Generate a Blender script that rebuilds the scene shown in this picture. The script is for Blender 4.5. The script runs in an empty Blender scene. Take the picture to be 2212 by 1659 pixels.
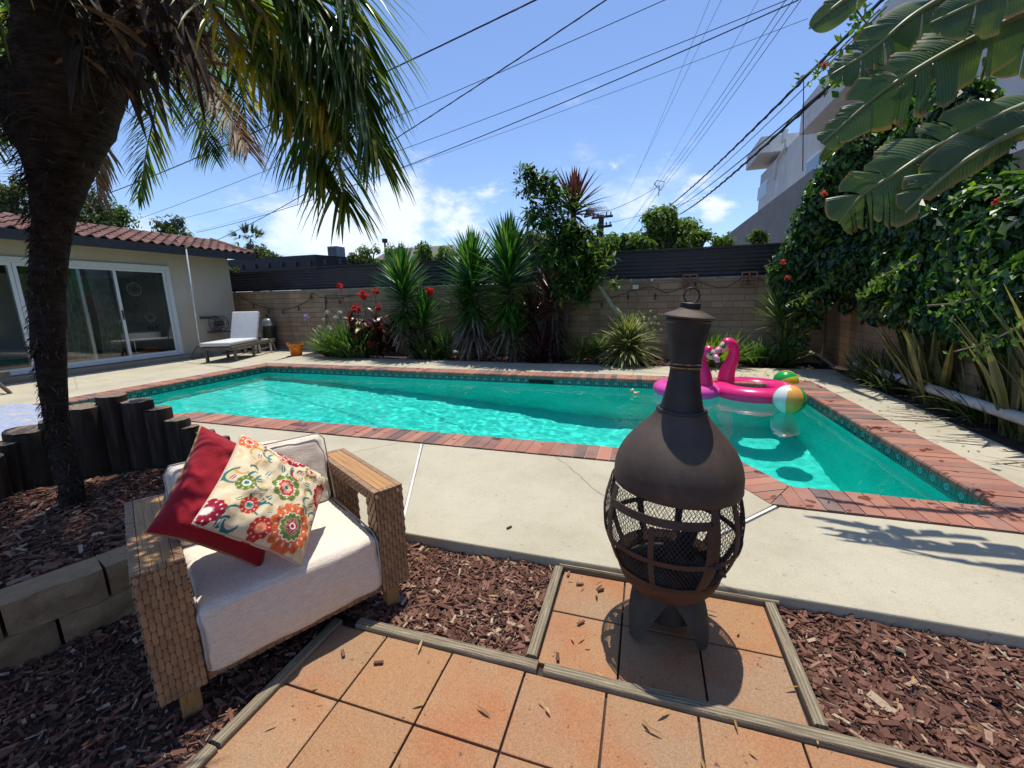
import bpy, bmesh, math, random
from math import sin, cos, pi, radians as RAD, sqrt, atan2
from mathutils import Vector, Matrix, Quaternion, noise
random.seed(7)
rnd = random.random
def U(a, b): return a + (b - a) * random.random()
sc = bpy.context.scene
COL = sc.collection

# ------------------------------------------------ camera, sky, sun, exposure
H = 1.28; FPX = 905.0
yaw, pitch, roll = RAD(-17.7), RAD(11.5), RAD(1.15)
fwd = Vector((sin(yaw)*cos(pitch), cos(yaw)*cos(pitch), -sin(pitch)))
rt0 = Vector((cos(yaw), -sin(yaw), 0)); dn0 = fwd.cross(rt0)
rt = cos(roll)*rt0 + sin(roll)*dn0; dn = -sin(roll)*rt0 + cos(roll)*dn0
cam_d = bpy.data.cameras.new('camera'); cam = bpy.data.objects.new('camera', cam_d); COL.objects.link(cam)
cam_d.sensor_width = 36; cam_d.lens = FPX/2212*36; cam_d.clip_start = .02; cam_d.clip_end = 600
m3 = Matrix((rt, -dn, -fwd)).transposed()
cam.matrix_world = Matrix.Translation((0, 0, H)) @ m3.to_4x4()
sc.camera = cam
sc.view_settings.view_transform = 'Standard'; sc.view_settings.look = 'None'
sc.view_settings.gamma = 1; sc.view_settings.exposure = 0.30
SUN_EL, SUN_AZ = RAD(77), RAD(-6)      # azimuth from +Y towards +X
to_sun = Vector((sin(SUN_AZ)*cos(SUN_EL), cos(SUN_AZ)*cos(SUN_EL), sin(SUN_EL)))
sun_d = bpy.data.lights.new('sun', 'SUN'); sun_d.energy = 4.3; sun_d.angle = RAD(.53); sun_d.color = (1, .94, .83)
sun = bpy.data.objects.new('sun', sun_d); COL.objects.link(sun)
sun.rotation_euler = to_sun.to_track_quat('Z', 'Y').to_euler(); sun.location = (0, 0, 20)

# pixel of a 2212 px wide print of the view -> real point on a known surface (used only to measure where things stand)
def ray(x, y): return (rt*((x-1106)/FPX) + dn*((y-829.5)/FPX) + fwd)
def G(x, y, z=0):
    d = ray(x, y); return d*((z-H)/d.z) + Vector((0, 0, H))
def YP(x, y, Y):
    d = ray(x, y); return d*(Y/d.y) + Vector((0, 0, H))
def XP(x, y, X):
    d = ray(x, y); return d*(X/d.x) + Vector((0, 0, H))

W = bpy.data.worlds.new('World'); sc.world = W; W.use_nodes = True
def build_world():
    nt = W.node_tree; N = nt.nodes; L = nt.links; N.clear()
    out = N.new('ShaderNodeOutputWorld'); bg = N.new('ShaderNodeBackground'); bg.inputs[1].default_value = .12
    sky = N.new('ShaderNodeTexSky'); sky.sky_type = 'NISHITA'; sky.sun_disc = False
    sky.sun_elevation = SUN_EL; sky.sun_rotation = SUN_AZ; sky.altitude = 100; sky.air_density = 1.0; sky.dust_density = .6; sky.ozone_density = 2.2
    tc = N.new('ShaderNodeTexCoord')
    nz = N.new('ShaderNodeTexNoise'); nz.inputs['Scale'].default_value = 3.2; nz.inputs['Detail'].default_value = 9; nz.inputs['Roughness'].default_value = .62
    mp = N.new('ShaderNodeMapping'); mp.inputs['Scale'].default_value = (1, 1, 2.2)
    L.new(tc.outputs['Generated'], mp.inputs[0]); L.new(mp.outputs[0], nz.inputs['Vector'])
    # cloud banks: (direction, radius, gain)
    acc = None
    def math_(op, a, b=None, clamp=False):
        n = N.new('ShaderNodeMath'); n.operation = op; n.use_clamp = clamp
        for i, v in enumerate((a, b)):
            if v is None: continue
            if isinstance(v, (int, float)): n.inputs[i].default_value = v
            else: L.new(v, n.inputs[i])
        return n.outputs[0]
    banks = [(850, 440, .17, 1.0), (700, 470, .16, .95), (940, 440, .10, .9), (620, 500, .16, .8), (1010, 480, .12, .9), (1065, 430, .07, .75), (1530, 425, .07, .8), (560, 360, .10, .55), (1340, 365, .03, .55), (1480, 330, .09, .45),
             (760, 520, .25, .75), (400, 560, .3, .5), (1250, 520, .3, .5), (1380, 480, .08, .55), (-200, 500, .3, .6), (2300, 450, .3, .5)]
    wn = N.new('ShaderNodeTexNoise'); wn.inputs['Scale'].default_value = 7; wn.inputs['Detail'].default_value = 6; wn.inputs['Roughness'].default_value = .65; L.new(mp.outputs[0], wn.inputs['Vector'])
    wo = N.new('ShaderNodeVectorMath'); wo.operation = 'MULTIPLY_ADD'; L.new(wn.outputs['Color'], wo.inputs[0]); wo.inputs[1].default_value = (.24, .24, .13); L.new(tc.outputs['Generated'], wo.inputs[2])
    for (px, py, r, g) in banks:
        d = ray(px, py).normalized() + Vector((.12, .12, .065))
        vd = N.new('ShaderNodeVectorMath'); vd.operation = 'DISTANCE'; L.new(wo.outputs[0], vd.inputs[0]); vd.inputs[1].default_value = d
        t = math_('DIVIDE', vd.outputs['Value'], r)
        t = math_('MULTIPLY', math_('SUBTRACT', 1.0, t, True), g)
        acc = t if acc is None else math_('MAXIMUM', acc, t)
    a = math_('ADD', math_('MULTIPLY', acc, .75), math_('MULTIPLY', math_('SUBTRACT', nz.outputs['Fac'], .5), 1.5))
    ramp = N.new('ShaderNodeMapRange'); ramp.inputs[1].default_value = .22; ramp.inputs[2].default_value = .62; ramp.interpolation_type = 'SMOOTHSTEP'
    L.new(a, ramp.inputs[0])
    mx = N.new('ShaderNodeMixRGB'); L.new(math_('MULTIPLY', ramp.outputs[0], .9), mx.inputs[0])
    tint = N.new('ShaderNodeMixRGB'); tint.blend_type = 'MULTIPLY'; tint.inputs[0].default_value = 1; tint.inputs[2].default_value = (.98, 1.06, 1.24, 1); L.new(sky.outputs[0], tint.inputs[1]); L.new(tint.outputs[0], mx.inputs[1]); mx.inputs[2].default_value = (6.9, 7.4, 8.2, 1)
    L.new(mx.outputs[0], bg.inputs[0]); L.new(bg.outputs[0], out.inputs[0])
build_world()

# ------------------------------------------------ materials
class NT:
    def __init__(s, name):
        s.m = bpy.data.materials.new(name); s.m.use_nodes = True; s.nt = s.m.node_tree; s.N = s.nt.nodes; s.N.clear()
        s.out = s.N.new('ShaderNodeOutputMaterial')
    def n(s, t, **k):
        x = s.N.new('ShaderNode'+t)
        for a, b in k.items(): setattr(x, a, b)
        return x
    def lk(s, a, b): s.nt.links.new(a, b)
    def val(s, sock, v):
        if isinstance(v, bpy.types.NodeSocket): s.lk(v, sock)
        else:
            if isinstance(v, tuple) and len(v) == 3 and sock.type == 'RGBA': v = (*v, 1)
            sock.default_value = v
    def math(s, op, a, b=0.0, c=None, clamp=False):
        x = s.n('Math', operation=op, use_clamp=clamp); s.val(x.inputs[0], a); s.val(x.inputs[1], b)
        if c is not None: s.val(x.inputs[2], c)
        return x.outputs[0]
    def mix(s, f, a, b, mode='MIX'):
        x = s.n('MixRGB', blend_type=mode); s.val(x.inputs[0], f); s.val(x.inputs[1], a); s.val(x.inputs[2], b); return x.outputs[0]
    def co(s, k='Object'):
        return s.n('TexCoord').outputs[k]
    def mapv(s, v, scale=(1, 1, 1), loc=(0, 0, 0), rot=(0, 0, 0)):
        x = s.n('Mapping'); s.lk(v, x.inputs[0]); x.inputs['Scale'].default_value = scale; x.inputs['Location'].default_value = loc; x.inputs['Rotation'].default_value = rot; return x.outputs[0]
    def noise(s, v, scale, detail=4, rough=.55, out='Fac'):
        x = s.n('TexNoise'); s.lk(v, x.inputs['Vector']); x.inputs['Scale'].default_value = scale; x.inputs['Detail'].default_value = detail; x.inputs['Roughness'].default_value = rough; return x.outputs[out]
    def rng(s, v, a, b, c=0.0, d=1.0, smooth=False):
        x = s.n('MapRange'); s.val(x.inputs[0], v)
        for i, q in enumerate((a, b, c, d)): x.inputs[i+1].default_value = q
        if smooth: x.interpolation_type = 'SMOOTHSTEP'
        return x.outputs[0]
    def ramp(s, v, stops):
        x = s.n('ValToRGB'); s.val(x.inputs[0], v); e = x.color_ramp.elements
        while len(e) < len(stops): e.new(.5)
        for q, (p, c) in zip(e, stops): q.position = p; q.color = (*c, 1)
        return x.outputs[0]
    def bump(s, h, strength=.4, dist=.01):
        x = s.n('Bump'); s.val(x.inputs['Height'], h); x.inputs['Strength'].default_value = strength; x.inputs['Distance'].default_value = dist; return x.outputs[0]
    def island(s): return s.n('NewGeometry').outputs['Random Per Island']
    def bsdf(s, col, rough=.6, metal=0.0, nrm=None, spec=.5, **k):
        x = s.n('BsdfPrincipled'); s.val(x.inputs['Base Color'], col); s.val(x.inputs['Roughness'], rough); s.val(x.inputs['Metallic'], metal)
        x.inputs['Specular IOR Level'].default_value = spec
        if nrm is not None: s.lk(nrm, x.inputs['Normal'])
        for a, b in k.items(): s.val(x.inputs[a.replace('_', ' ')], b)
        s.lk(x.outputs[0], s.out.inputs[0]); return x
MATS = {}
def plain(name, col, rough=.6, metal=0.0, var=.25, scale=8, bump=.0, bscale=60, spec=.5, island=0.0, **k):
    """base colour with real surface mottling"""
    if name in MATS: return MATS[name]
    t = NT(name); v = t.co()
    f = t.rng(t.noise(v, scale, 5), .3, .7)
    c = t.mix(f, tuple(x*(1-var) for x in col), tuple(min(1, x*(1+var)) for x in col))
    if island:
        c = t.mix(1.0, c, t.ramp(t.island(), [(0, (1-island,)*3), (1, (1+island,)*3)]), 'MULTIPLY')
    n = t.bump(t.noise(v, bscale, 4), bump, .01) if bump else None
    t.bsdf(c, rough, metal, n, spec, **k); MATS[name] = t.m; return t.m
def leafmat(name, stops, rough=.45, trans=.35, tcol=None, spec=.4, stripe=None):
    """leaves: colour differs from leaf to leaf, light shines through"""
    if name in MATS: return MATS[name]
    t = NT(name); c = t.ramp(t.island(), stops)
    c = t.mix(t.rng(t.noise(t.co(), 9, 3), .35, .65), c, t.mix(1.0, c, (.6, .62, .6), 'MULTIPLY'))
    if stripe:   # (edge colour, fraction)  uses UV.x across the blade
        uv = t.n('UVMap').outputs[0]; sx = t.n('SeparateXYZ'); t.lk(uv, sx.inputs[0])
        e = t.math('ABSOLUTE', t.math('SUBTRACT', sx.outputs[0], .5))
        c = t.mix(t.rng(e, stripe[1], stripe[1]+.08), c, stripe[0]) if stripe[2] == 'edge' else t.mix(t.rng(e, stripe[1]+.06, stripe[1]), c, stripe[0])
    p = t.n('BsdfPrincipled'); t.lk(c, p.inputs['Base Color']); p.inputs['Roughness'].default_value = rough; p.inputs['Specular IOR Level'].default_value = spec
    tr = t.n('BsdfTranslucent'); t.lk(t.mix(1.0, c, tcol or (1.5, 1.5, .5), 'MULTIPLY'), tr.inputs[0])
    mx = t.n('MixShader'); mx.inputs[0].default_value = trans; t.lk(p.outputs[0], mx.inputs[1]); t.lk(tr.outputs[0], mx.inputs[2]); t.lk(mx.outputs[0], t.out.inputs[0])
    MATS[name] = t.m; return t.m

# ------------------------------------------------ geometry helpers
class MB:
    """collects verts and faces of ONE mesh"""
    def __init__(s): s.v = []; s.f = []; s.uv = None; s.smooth = False; s.mi = []
    def add(s, vs, fs, M=None, mi=0):
        o = len(s.v)
        s.v += [tuple(M @ Vector(p)) if M else tuple(p) for p in vs]
        s.f += [tuple(i+o for i in f) for f in fs]; s.mi += [mi]*len(fs)
        return s
    def box(s, a, b, M=None, mi=0):
        x0, y0, z0 = a; x1, y1, z1 = b
        vs = [(x0,y0,z0),(x1,y0,z0),(x1,y1,z0),(x0,y1,z0),(x0,y0,z1),(x1,y0,z1),(x1,y1,z1),(x0,y1,z1)]
        return s.add(vs, [(0,3,2,1),(4,5,6,7),(0,1,5,4),(1,2,6,5),(2,3,7,6),(3,0,4,7)], M, mi)
    def bbox(s, a, b, r=.01, M=None, mi=0, seg=2):
        """box with rounded edges"""
        bm = bmesh.new(); bmesh.ops.create_cube(bm, size=1)
        ce = [(p+q)/2 for p, q in zip(a, b)]; sz = [abs(q-p) for p, q in zip(a, b)]
        for v in bm.verts: v.co = Vector([c+w*k for c, w, k in zip(ce, sz, v.co)])
        bmesh.ops.bevel(bm, geom=bm.edges[:], offset=min(r, min(sz)*.45), segments=seg, affect='EDGES', profile=.6)
        bm.verts.index_update()
        s.add([v.co.copy() for v in bm.verts], [[v.index for v in f.verts] for f in bm.faces], M, mi); bm.free(); return s
    def tube(s, pts, rad, n=8, cap=True, mi=0, flat=1.0):
        pts = [Vector(p) for p in pts]; k = len(pts)
        rad = rad if isinstance(rad, (list, tuple)) else [rad]*k
        o = len(s.v); up = None
        for i, p in enumerate(pts):
            t = (pts[min(i+1, k-1)] - pts[max(i-1, 0)]).normalized()
            if up is None: up = t.cross(Vector((0, 0, 1)) if abs(t.z) < .9 else Vector((1, 0, 0))).normalized()
            up = (up - t*up.dot(t)).normalized(); w = t.cross(up)
            for j in range(n):
                a = 2*pi*j/n; s.v.append(tuple(p + (up*cos(a) + w*sin(a)*flat)*rad[i]))
        for i in range(k-1):
            for j in range(n):
                s.f.append((o+i*n+j, o+i*n+(j+1) % n, o+(i+1)*n+(j+1) % n, o+(i+1)*n+j)); s.mi.append(mi)
        if cap:
            s.f.append(tuple(o+j for j in reversed(range(n)))); s.f.append(tuple(o+(k-1)*n+j for j in range(n))); s.mi += [mi, mi]
        return s
    def lathe(s, prof, n=32, M=None, a0=0, a1=2*pi, mi=0):
        o = []; full = abs(a1-a0-2*pi) < 1e-6; m = n if full else n+1
        for r, z in prof:
            for j in range(m):
                a = a0+(a1-a0)*j/n; o.append((r*cos(a), r*sin(a), z))
        fs = []
        for i in range(len(prof)-1):
            for j in range(n if full else n):
                j2 = (j+1) % m
                fs.append((i*m+j, i*m+j2, (i+1)*m+j2, (i+1)*m+j))
        return s.add(o, fs, M, mi)
    def grid(s, P, mi=0):
        """P: rows of points"""
        r, c = len(P), len(P[0]); vs = [p for row in P for p in row]
        return s.add(vs, [(i*c+j, i*c+j+1, (i+1)*c+j+1, (i+1)*c+j) for i in range(r-1) for j in range(c-1)], None, mi)
    def sphere(s, c, r, M=None, seg=12, rings=8, mi=0):
        rr = r if isinstance(r, (tuple, list)) else (r, r, r); vs = []; fs = []
        for i in range(rings+1):
            t = pi*i/rings
            for j in range(seg):
                a = 2*pi*j/seg; vs.append((c[0]+rr[0]*sin(t)*cos(a), c[1]+rr[1]*sin(t)*sin(a), c[2]+rr[2]*cos(t)))
        for i in range(rings):
            for j in range(seg): fs.append((i*seg+j, (i+1)*seg+j, (i+1)*seg+(j+1) % seg, i*seg+(j+1) % seg))
        return s.add(vs, fs, M, mi)
    def build(s, name, mat, parent=None, smooth=False, weld=False, loc=None):
        me = bpy.data.meshes.new(name); me.from_pydata(s.v, [], s.f)
        for m in (mat if isinstance(mat, (list, tuple)) else [mat]): me.materials.append(m)
        if any(s.mi): me.polygons.foreach_set('material_index', s.mi)
        if s.uv: 
            l = me.uv_layers.new(name='UVMap'); l.data.foreach_set('uv', [c for f in s.uv for p in f for c in p])
        if smooth is True: me.polygons.foreach_set('use_smooth', [True]*len(me.polygons))
        elif smooth:
            me.polygons.foreach_set('use_smooth', [True]*len(me.polygons)); me.set_sharp_from_angle(angle=RAD(smooth))
        if weld:
            bm = bmesh.new(); bm.from_mesh(me); bmesh.ops.remove_doubles(bm, verts=bm.verts, dist=1e-5); bm.to_mesh(me); bm.free()
        me.validate(); me.update()
        o = bpy.data.objects.new(name, me); COL.objects.link(o)
        if parent: 
            o.parent = parent
            if parent.type == 'EMPTY' or parent.parent:   # keep world coordinates
                w = parent.matrix_basis if not parent.parent else parent.parent.matrix_basis @ parent.matrix_basis
                o.matrix_parent_inverse = w.inverted() if any(abs(x) > 1e-9 for x in (*parent.location, *parent.rotation_euler)) and s.world else Matrix()
        return o
    world = True
def tag(o, label=None, cat=None, group=None, kind=None):
    if label: o['label'] = label
    if cat: o['category'] = cat
    if group: o['group'] = group
    if kind: o['kind'] = kind
    return o
def struct(o): o['kind'] = 'structure'; return o
def thing(name, label, cat, loc=(0, 0, 0), rz=0.0, group=None):
    o = bpy.data.objects.new(name, None); COL.objects.link(o); o.location = loc; o.rotation_euler = (0, 0, rz); o.empty_display_size = .1
    return tag(o, label, cat, group)
def copy_tree(o, parent=None):
    c = o.copy(); COL.objects.link(c)
    if parent is not None: c.parent = parent
    for ch in o.children: copy_tree(ch, c)
    return c
def bez(P, n):
    """smooth curve through control points (Catmull-Rom)"""
    P = [Vector(p) for p in P]; Q = [2*P[0]-P[1]] + P + [2*P[-1]-P[-2]]; out = []
    segs = len(P)-1
    for i in range(n+1):
        t = i/n*segs; k = min(int(t), segs-1); t -= k; a, b, c, d = Q[k:k+4]
        out.append(.5*((2*b)+(c-a)*t+(2*a-5*b+4*c-d)*t*t+(3*b-a-3*c+d)*t*t*t))
    return out
# ------------------------------------------------ setting: decks, pool, mulch, pavers
ZW = -.135                       # water level
XL, XR, YB, YN, YN2, XS0, XS1 = -7.62, 2.06, 6.80, 3.54, 3.06, .71, .965
# inner outline of the pool seen from above, counter-clockwise
POOL = [(XL, 2.3), (-5.9, 2.3), (-5.9, 3.1), (-5.15, YN), (XS0, YN), (XS1, YN2), (XR+.05, YN2), (XR, YB), (XL, YB)]
def concrete():
    t = NT('concrete'); v = t.co(); a = t.noise(v, 1.1, 6, .6); b = t.noise(v, 300, 3, .7)
    c = t.ramp(a, [(.3, (.41, .375, .275)), (.5, (.51, .47, .355)), (.75, (.60, .56, .44))])
    c = t.mix(t.rng(b, .35, .7, 0, .5), c, t.mix(1, c, (.66, .64, .6), 'MULTIPLY'))
    c = t.mix(t.rng(t.noise(v, 110, 3, .8), .42, .62, 0, .38), c, t.mix(1, c, (.62, .60, .56), 'MULTIPLY')); sp = t.noise(v, 34, 2, .5); c = t.mix(t.rng(sp, .66, .74, 0, .5), c, (.17, .14, .1)); c = t.mix(t.rng(t.noise(v, 13, 5, .75), .5, .75, 0, .35), c, (.30, .28, .21)); c = t.mix(t.rng(t.noise(v, 900, 2, .8), .4, .65, 0, .35), c, (.20, .18, .14))
    wv = t.n('TexVoronoi', feature='DISTANCE_TO_EDGE'); wv.inputs['Scale'].default_value = .42; t.lk(t.mix(.10, v, t.noise(v, 3, 5, .6, 'Color')), wv.inputs['Vector']); c = t.mix(t.rng(wv.outputs['Distance'], .0035, .001, 0, .55), c, (.14, .125, .10))
    st = t.noise(v, .55, 3, .5); c = t.mix(t.rng(st, .58, .72, 0, .35), c, (.30, .29, .24))
    t.bsdf(c, .9, 0, t.bump(b, .35, .004), .25); return t.m
M_conc = concrete()
def mulch_mat(name, lo, hi, tan):
    t = NT(name); r = t.island(); v = t.co()
    c = t.ramp(r, [(0, lo), (.45, tuple((p+q)/2 for p, q in zip(lo, hi))), (.86, hi), (.95, tan), (1, (.44, .36, .26))])
    g = t.noise(t.mapv(v, (1, 1, 1)), 120, 3, .7)
    c = t.mix(t.rng(g, .35, .65, 0, .6), c, t.mix(1, c, (.45, .42, .42), 'MULTIPLY'))
    t.bsdf(c, .85, 0, t.bump(g, .5, .004), .2); return t.m
M_chip = mulch_mat('bark_chip', (.068, .030, .021), (.245, .118, .082), (.40, .29, .19))
M_soil = plain('dark_soil', (.035, .018, .014), .95, var=.4, scale=30, bump=.8, bscale=80)

# ground far around (below everything)
g = MB(); g.add([(-200, -60, -.6), (200, -60, -.6), (200, 300, -.6), (-200, 300, -.6)], [(0, 1, 2, 3)])
# hole is not needed: the pool shell sits below it inside its own pit, so the sheet is cut around the pool
g = MB(); zg = -.08
xs = [-250, XL-.3, XR+.3, 250]; ys = [-80, 2.0, YB+.3, 300]
for i in range(3):
    for j in range(3):
        if i == 1 and j == 1: continue
        g.add([(xs[i], ys[j], zg), (xs[i+1], ys[j], zg), (xs[i+1], ys[j+1], zg), (xs[i], ys[j+1], zg)], [(0, 1, 2, 3)])
struct(g.build('ground', M_soil))

# concrete deck slabs: everything outside the coping
CW = .30                          # coping depth
def slab(polys, name, z=0.0, th=.12, mat=M_conc):
    bm = bmesh.new()
    for poly in polys:
        vs = [bm.verts.new((x, y, z)) for x, y in poly]; f = bm.faces.new(vs)
        if f.normal.z < 0: f.normal_flip()
        f.normal_update()
        if f.normal.z < 0: bmesh.ops.reverse_faces(bm, faces=[f])
    top = bm.faces[:]
    r = bmesh.ops.extrude_face_region(bm, geom=top)
    for e in r['geom']:
        if isinstance(e, bmesh.types.BMVert): e.co.z = z
    for f in top:
        pass
    # original faces become the bottom
    for v in {v for f in top for v in f.verts}: v.co.z = z-th
    for f in top: f.normal_flip()
    bmesh.ops.recalc_face_normals(bm, faces=bm.faces[:])
    ed = [e for e in bm.edges if abs(e.verts[0].co.z-z) < 1e-6 and abs(e.verts[1].co.z-z) < 1e-6 and len(e.link_faces) == 2]
    bmesh.ops.bevel(bm, geom=ed, offset=.008, segments=2, affect='EDGES', profile=.5)
    me = bpy.data.meshes.new(name); bm.to_mesh(me); bm.free(); me.materials.append(mat)
    o = bpy.data.objects.new(name, me); COL.objects.link(o); return o
ox0, ox1, oy1 = XL-CW-.02, XR+CW+.02, YB+CW+.02
jt = .012
deck_polys = [
    # front strip, four slabs parted by joint strips
    [(-9.9, 1.86), (-5.95, 1.86), (-5.95, 1.95), (-5.95, 2.0), (-9.9, 2.0)],
    [(-5.58, 1.86), (-3.42, 1.86), (-3.02, 3.22), (-5.33, 3.22), (-5.58, 2.95)],
    [(-3.40, 1.86), (-1.29, 1.86), (-1.91, 3.22), (-3.00, 3.22)],
    [(-1.27, 1.86), (.02, 1.86), (.80, 2.76), (.74, 2.86), (.56, 3.22), (-1.89, 3.22)],
    [(.05, 1.86), (3.15, 1.86), (3.15, 2.74), (.83, 2.74)],
    # right side
    [(ox1+.03, 2.76), (2.92, 2.76), (2.90, 4.38), (ox1, 4.38)],
    [(ox1, 4.40), (2.90, 4.40), (2.98, 6.9), (ox1, 6.9)],
    # back side
    [(-1.6, oy1), (.55, oy1), (.55, 8.15), (-1.6, 8.1)],
    [(.57, oy1), (ox1-.01, oy1), (ox1-.01, 6.92), (2.98, 6.92), (3.05, 8.3), (.57, 8.16)],
    [(-4.5, oy1), (-1.62, oy1), (-1.62, 8.1), (-4.5, 8.15)],
    [(-7.95, oy1), (-4.52, oy1), (-4.52, 8.15), (-8.4, 8.25)],
    # house side
    [(-10.5, 7.14), (-7.97, 7.14), (-8.45, 9.5), (-10.5, 9.5)],
    [(-10.5, 4.9), (ox0, 4.9), (ox0, 7.12), (-10.5, 7.12)],
    [(-10.5, 2.02), (ox0, 2.02), (ox0, 4.88), (-10.5, 4.88)],
]
deck = slab(deck_polys, 'pool_deck'); struct(deck)
# white joint strips laid between the slabs
M_joint = plain('joint_strip', (.62, .61, .57), .6, var=.1)
jb = MB()
for (a, b) in [((-1.28, 1.87), (-1.90, 3.21)), ((.035, 1.87), (.81, 2.745)), ((ox1, 4.39), (2.89, 4.39)), ((-1.61, oy1), (-1.61, 8.09)), ((.56, oy1), (.56, 8.14)),
               ((-7.96, 7.14), (-8.44, 9.4)), ((-10.45, 4.89), (ox0, 4.89)), ((ox1+.02, 6.91), (2.97, 6.91)), ((-3.41, 1.87), (-3.01, 3.21))]:
    a = Vector((*a, 0)); b = Vector((*b, 0)); d = (b-a).normalized(); n = Vector((-d.y, d.x, 0))*.008
    jb.add([(*(a-n).xy, -.1), (*(b-n).xy, -.1), (*(b+n).xy, -.1), (*(a+n).xy, -.1), (*(a-n).xy, .001), (*(b-n).xy, .001), (*(b+n).xy, .001), (*(a+n).xy, .001)],
           [(0,3,2,1),(4,5,6,7),(0,1,5,4),(1,2,6,5),(2,3,7,6),(3,0,4,7)])
struct(jb.build('deck_joint', M_joint))

# brick coping: one brick = one island
def coping_mat():
    t = NT('coping_brick'); v = t.co(); r = t.island()
    c = t.ramp(r, [(0, (.24, .09, .06)), (.2, (.36, .145, .095)), (.4, (.22, .10, .08)), (.58, (.42, .18, .115)), (.75, (.15, .085, .075)), (.88, (.12, .085, .085)), (1, (.33, .15, .105))])
    n = t.noise(v, 45, 5, .65); c = t.mix(t.rng(n, .3, .7, 0, .35), c, t.mix(1, c, (.6, .55, .55), 'MULTIPLY'))
    c = t.mix(t.rng(t.noise(v, 5, 4), .4, .8, .04, .38), c, (.36, .27, .22))
    wet = t.rng(t.noise(t.mapv(v, (1, 1, 1), (3, 7, 1)), 6.5, 2, .5), .655, .67)
    c = t.mix(wet, c, t.mix(1, c, (.55, .42, .38), 'MULTIPLY'))
    t.bsdf(c, t.rng(wet, 0, 1, .8, .25), 0, t.bump(n, .4, .004), .3); return t.m
M_cop = coping_mat()
M_mortar = plain('mortar', (.36, .31, .26), .9, var=.2, scale=40)
def offset_poly(P, d):
    out = []; n = len(P)
    for i in range(n):
        p0, p1, p2 = Vector(P[i-1]), Vector(P[i]), Vector(P[(i+1) % n])
        e1 = (p1-p0).normalized(); e2 = (p2-p1).normalized(); n1 = Vector((e1.y, -e1.x)); n2 = Vector((e2.y, -e2.x))
        k = (n1+n2).normalized(); out.append(p1 + k*(d/max(.2, k.dot(n1))))
    return out
inner = offset_poly(POOL, -.03); outer = offset_poly(POOL, CW)
cb = MB(); mb = MB(); WD = CW+.03
def clip(poly, fn):
    out = []
    for i in range(len(poly)):
        a, b = poly[i-1], poly[i]; fa, fb = fn(a), fn(b)
        if (fa >= 0) != (fb >= 0):
            t = fa/(fa-fb); out.append((a[0]+(b[0]-a[0])*t, a[1]+(b[1]-a[1])*t))
        if fb >= 0: out.append(b)
    return out
for i in range(len(POOL)):
    a, b = Vector(inner[i]), Vector(inner[(i+1) % len(POOL)]); A, B = Vector(outer[i]), Vector(outer[(i+1) % len(POOL)])
    L = (b-a).length; e = (b-a).normalized(); nn = Vector((e.y, -e.x))
    sa, sb = (A-a).dot(e), (B-a).dot(e)     # where the mitres reach the outer edge
    s = min(0, sa); g = .003; bwid = .0985
    while s < max(L, sb):
        q = [(s+g, 0), (s+bwid-g, 0), (s+bwid-g, WD), (s+g, WD)]; s += bwid
        q = clip(q, lambda p: (p[0]-g)-sa*p[1]/WD)
        if len(q) > 2: q = clip(q, lambda p: (L-g)+(sb-L)*p[1]/WD-p[0])
        if len(q) < 3: continue
        ar = abs(sum(q[k-1][0]*q[k][1]-q[k][0]*q[k-1][1] for k in range(len(q))))/2
        if ar < 4e-4: continue
        dz = U(-.002, .002); vs = []; n = len(q)
        for (z, off) in ((-.055, 0), (-.018, 0), (-.004, .006), (.0035, .022)):
            for (x, w) in q:
                p = a+e*x+nn*(w+(off if w < .001 else 0)); vs.append((p.x, p.y, z+dz))
        fs = [tuple(range(3*n, 4*n)), tuple(reversed(range(n)))]
        for r_ in range(3):
            for k in range(n): fs.append((r_*n+k, r_*n+(k+1) % n, (r_+1)*n+(k+1) % n, (r_+1)*n+k))
        cb.add(vs, fs)
    mb.add([(*(a+nn*.024), -.0025), (*(b+nn*.024), -.0025), (*B, -.0025), (*A, -.0025)], [(0, 3, 2, 1)])
    mb.add([(*(a+nn*.008), -.054), (*(b+nn*.008), -.054), (*(b+nn*.024), -.0025), (*(a+nn*.024), -.0025)], [(0, 1, 2, 3)])
    mb.add([(*(a+nn*.008), -.054), (*(b+nn*.008), -.054), (*B, -.054), (*A, -.054)], [(0, 1, 2, 3)])
cop = cb.build('pool_coping', M_cop); struct(cop)
mo = mb.build('coping_mortar', M_mortar, cop)

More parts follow.
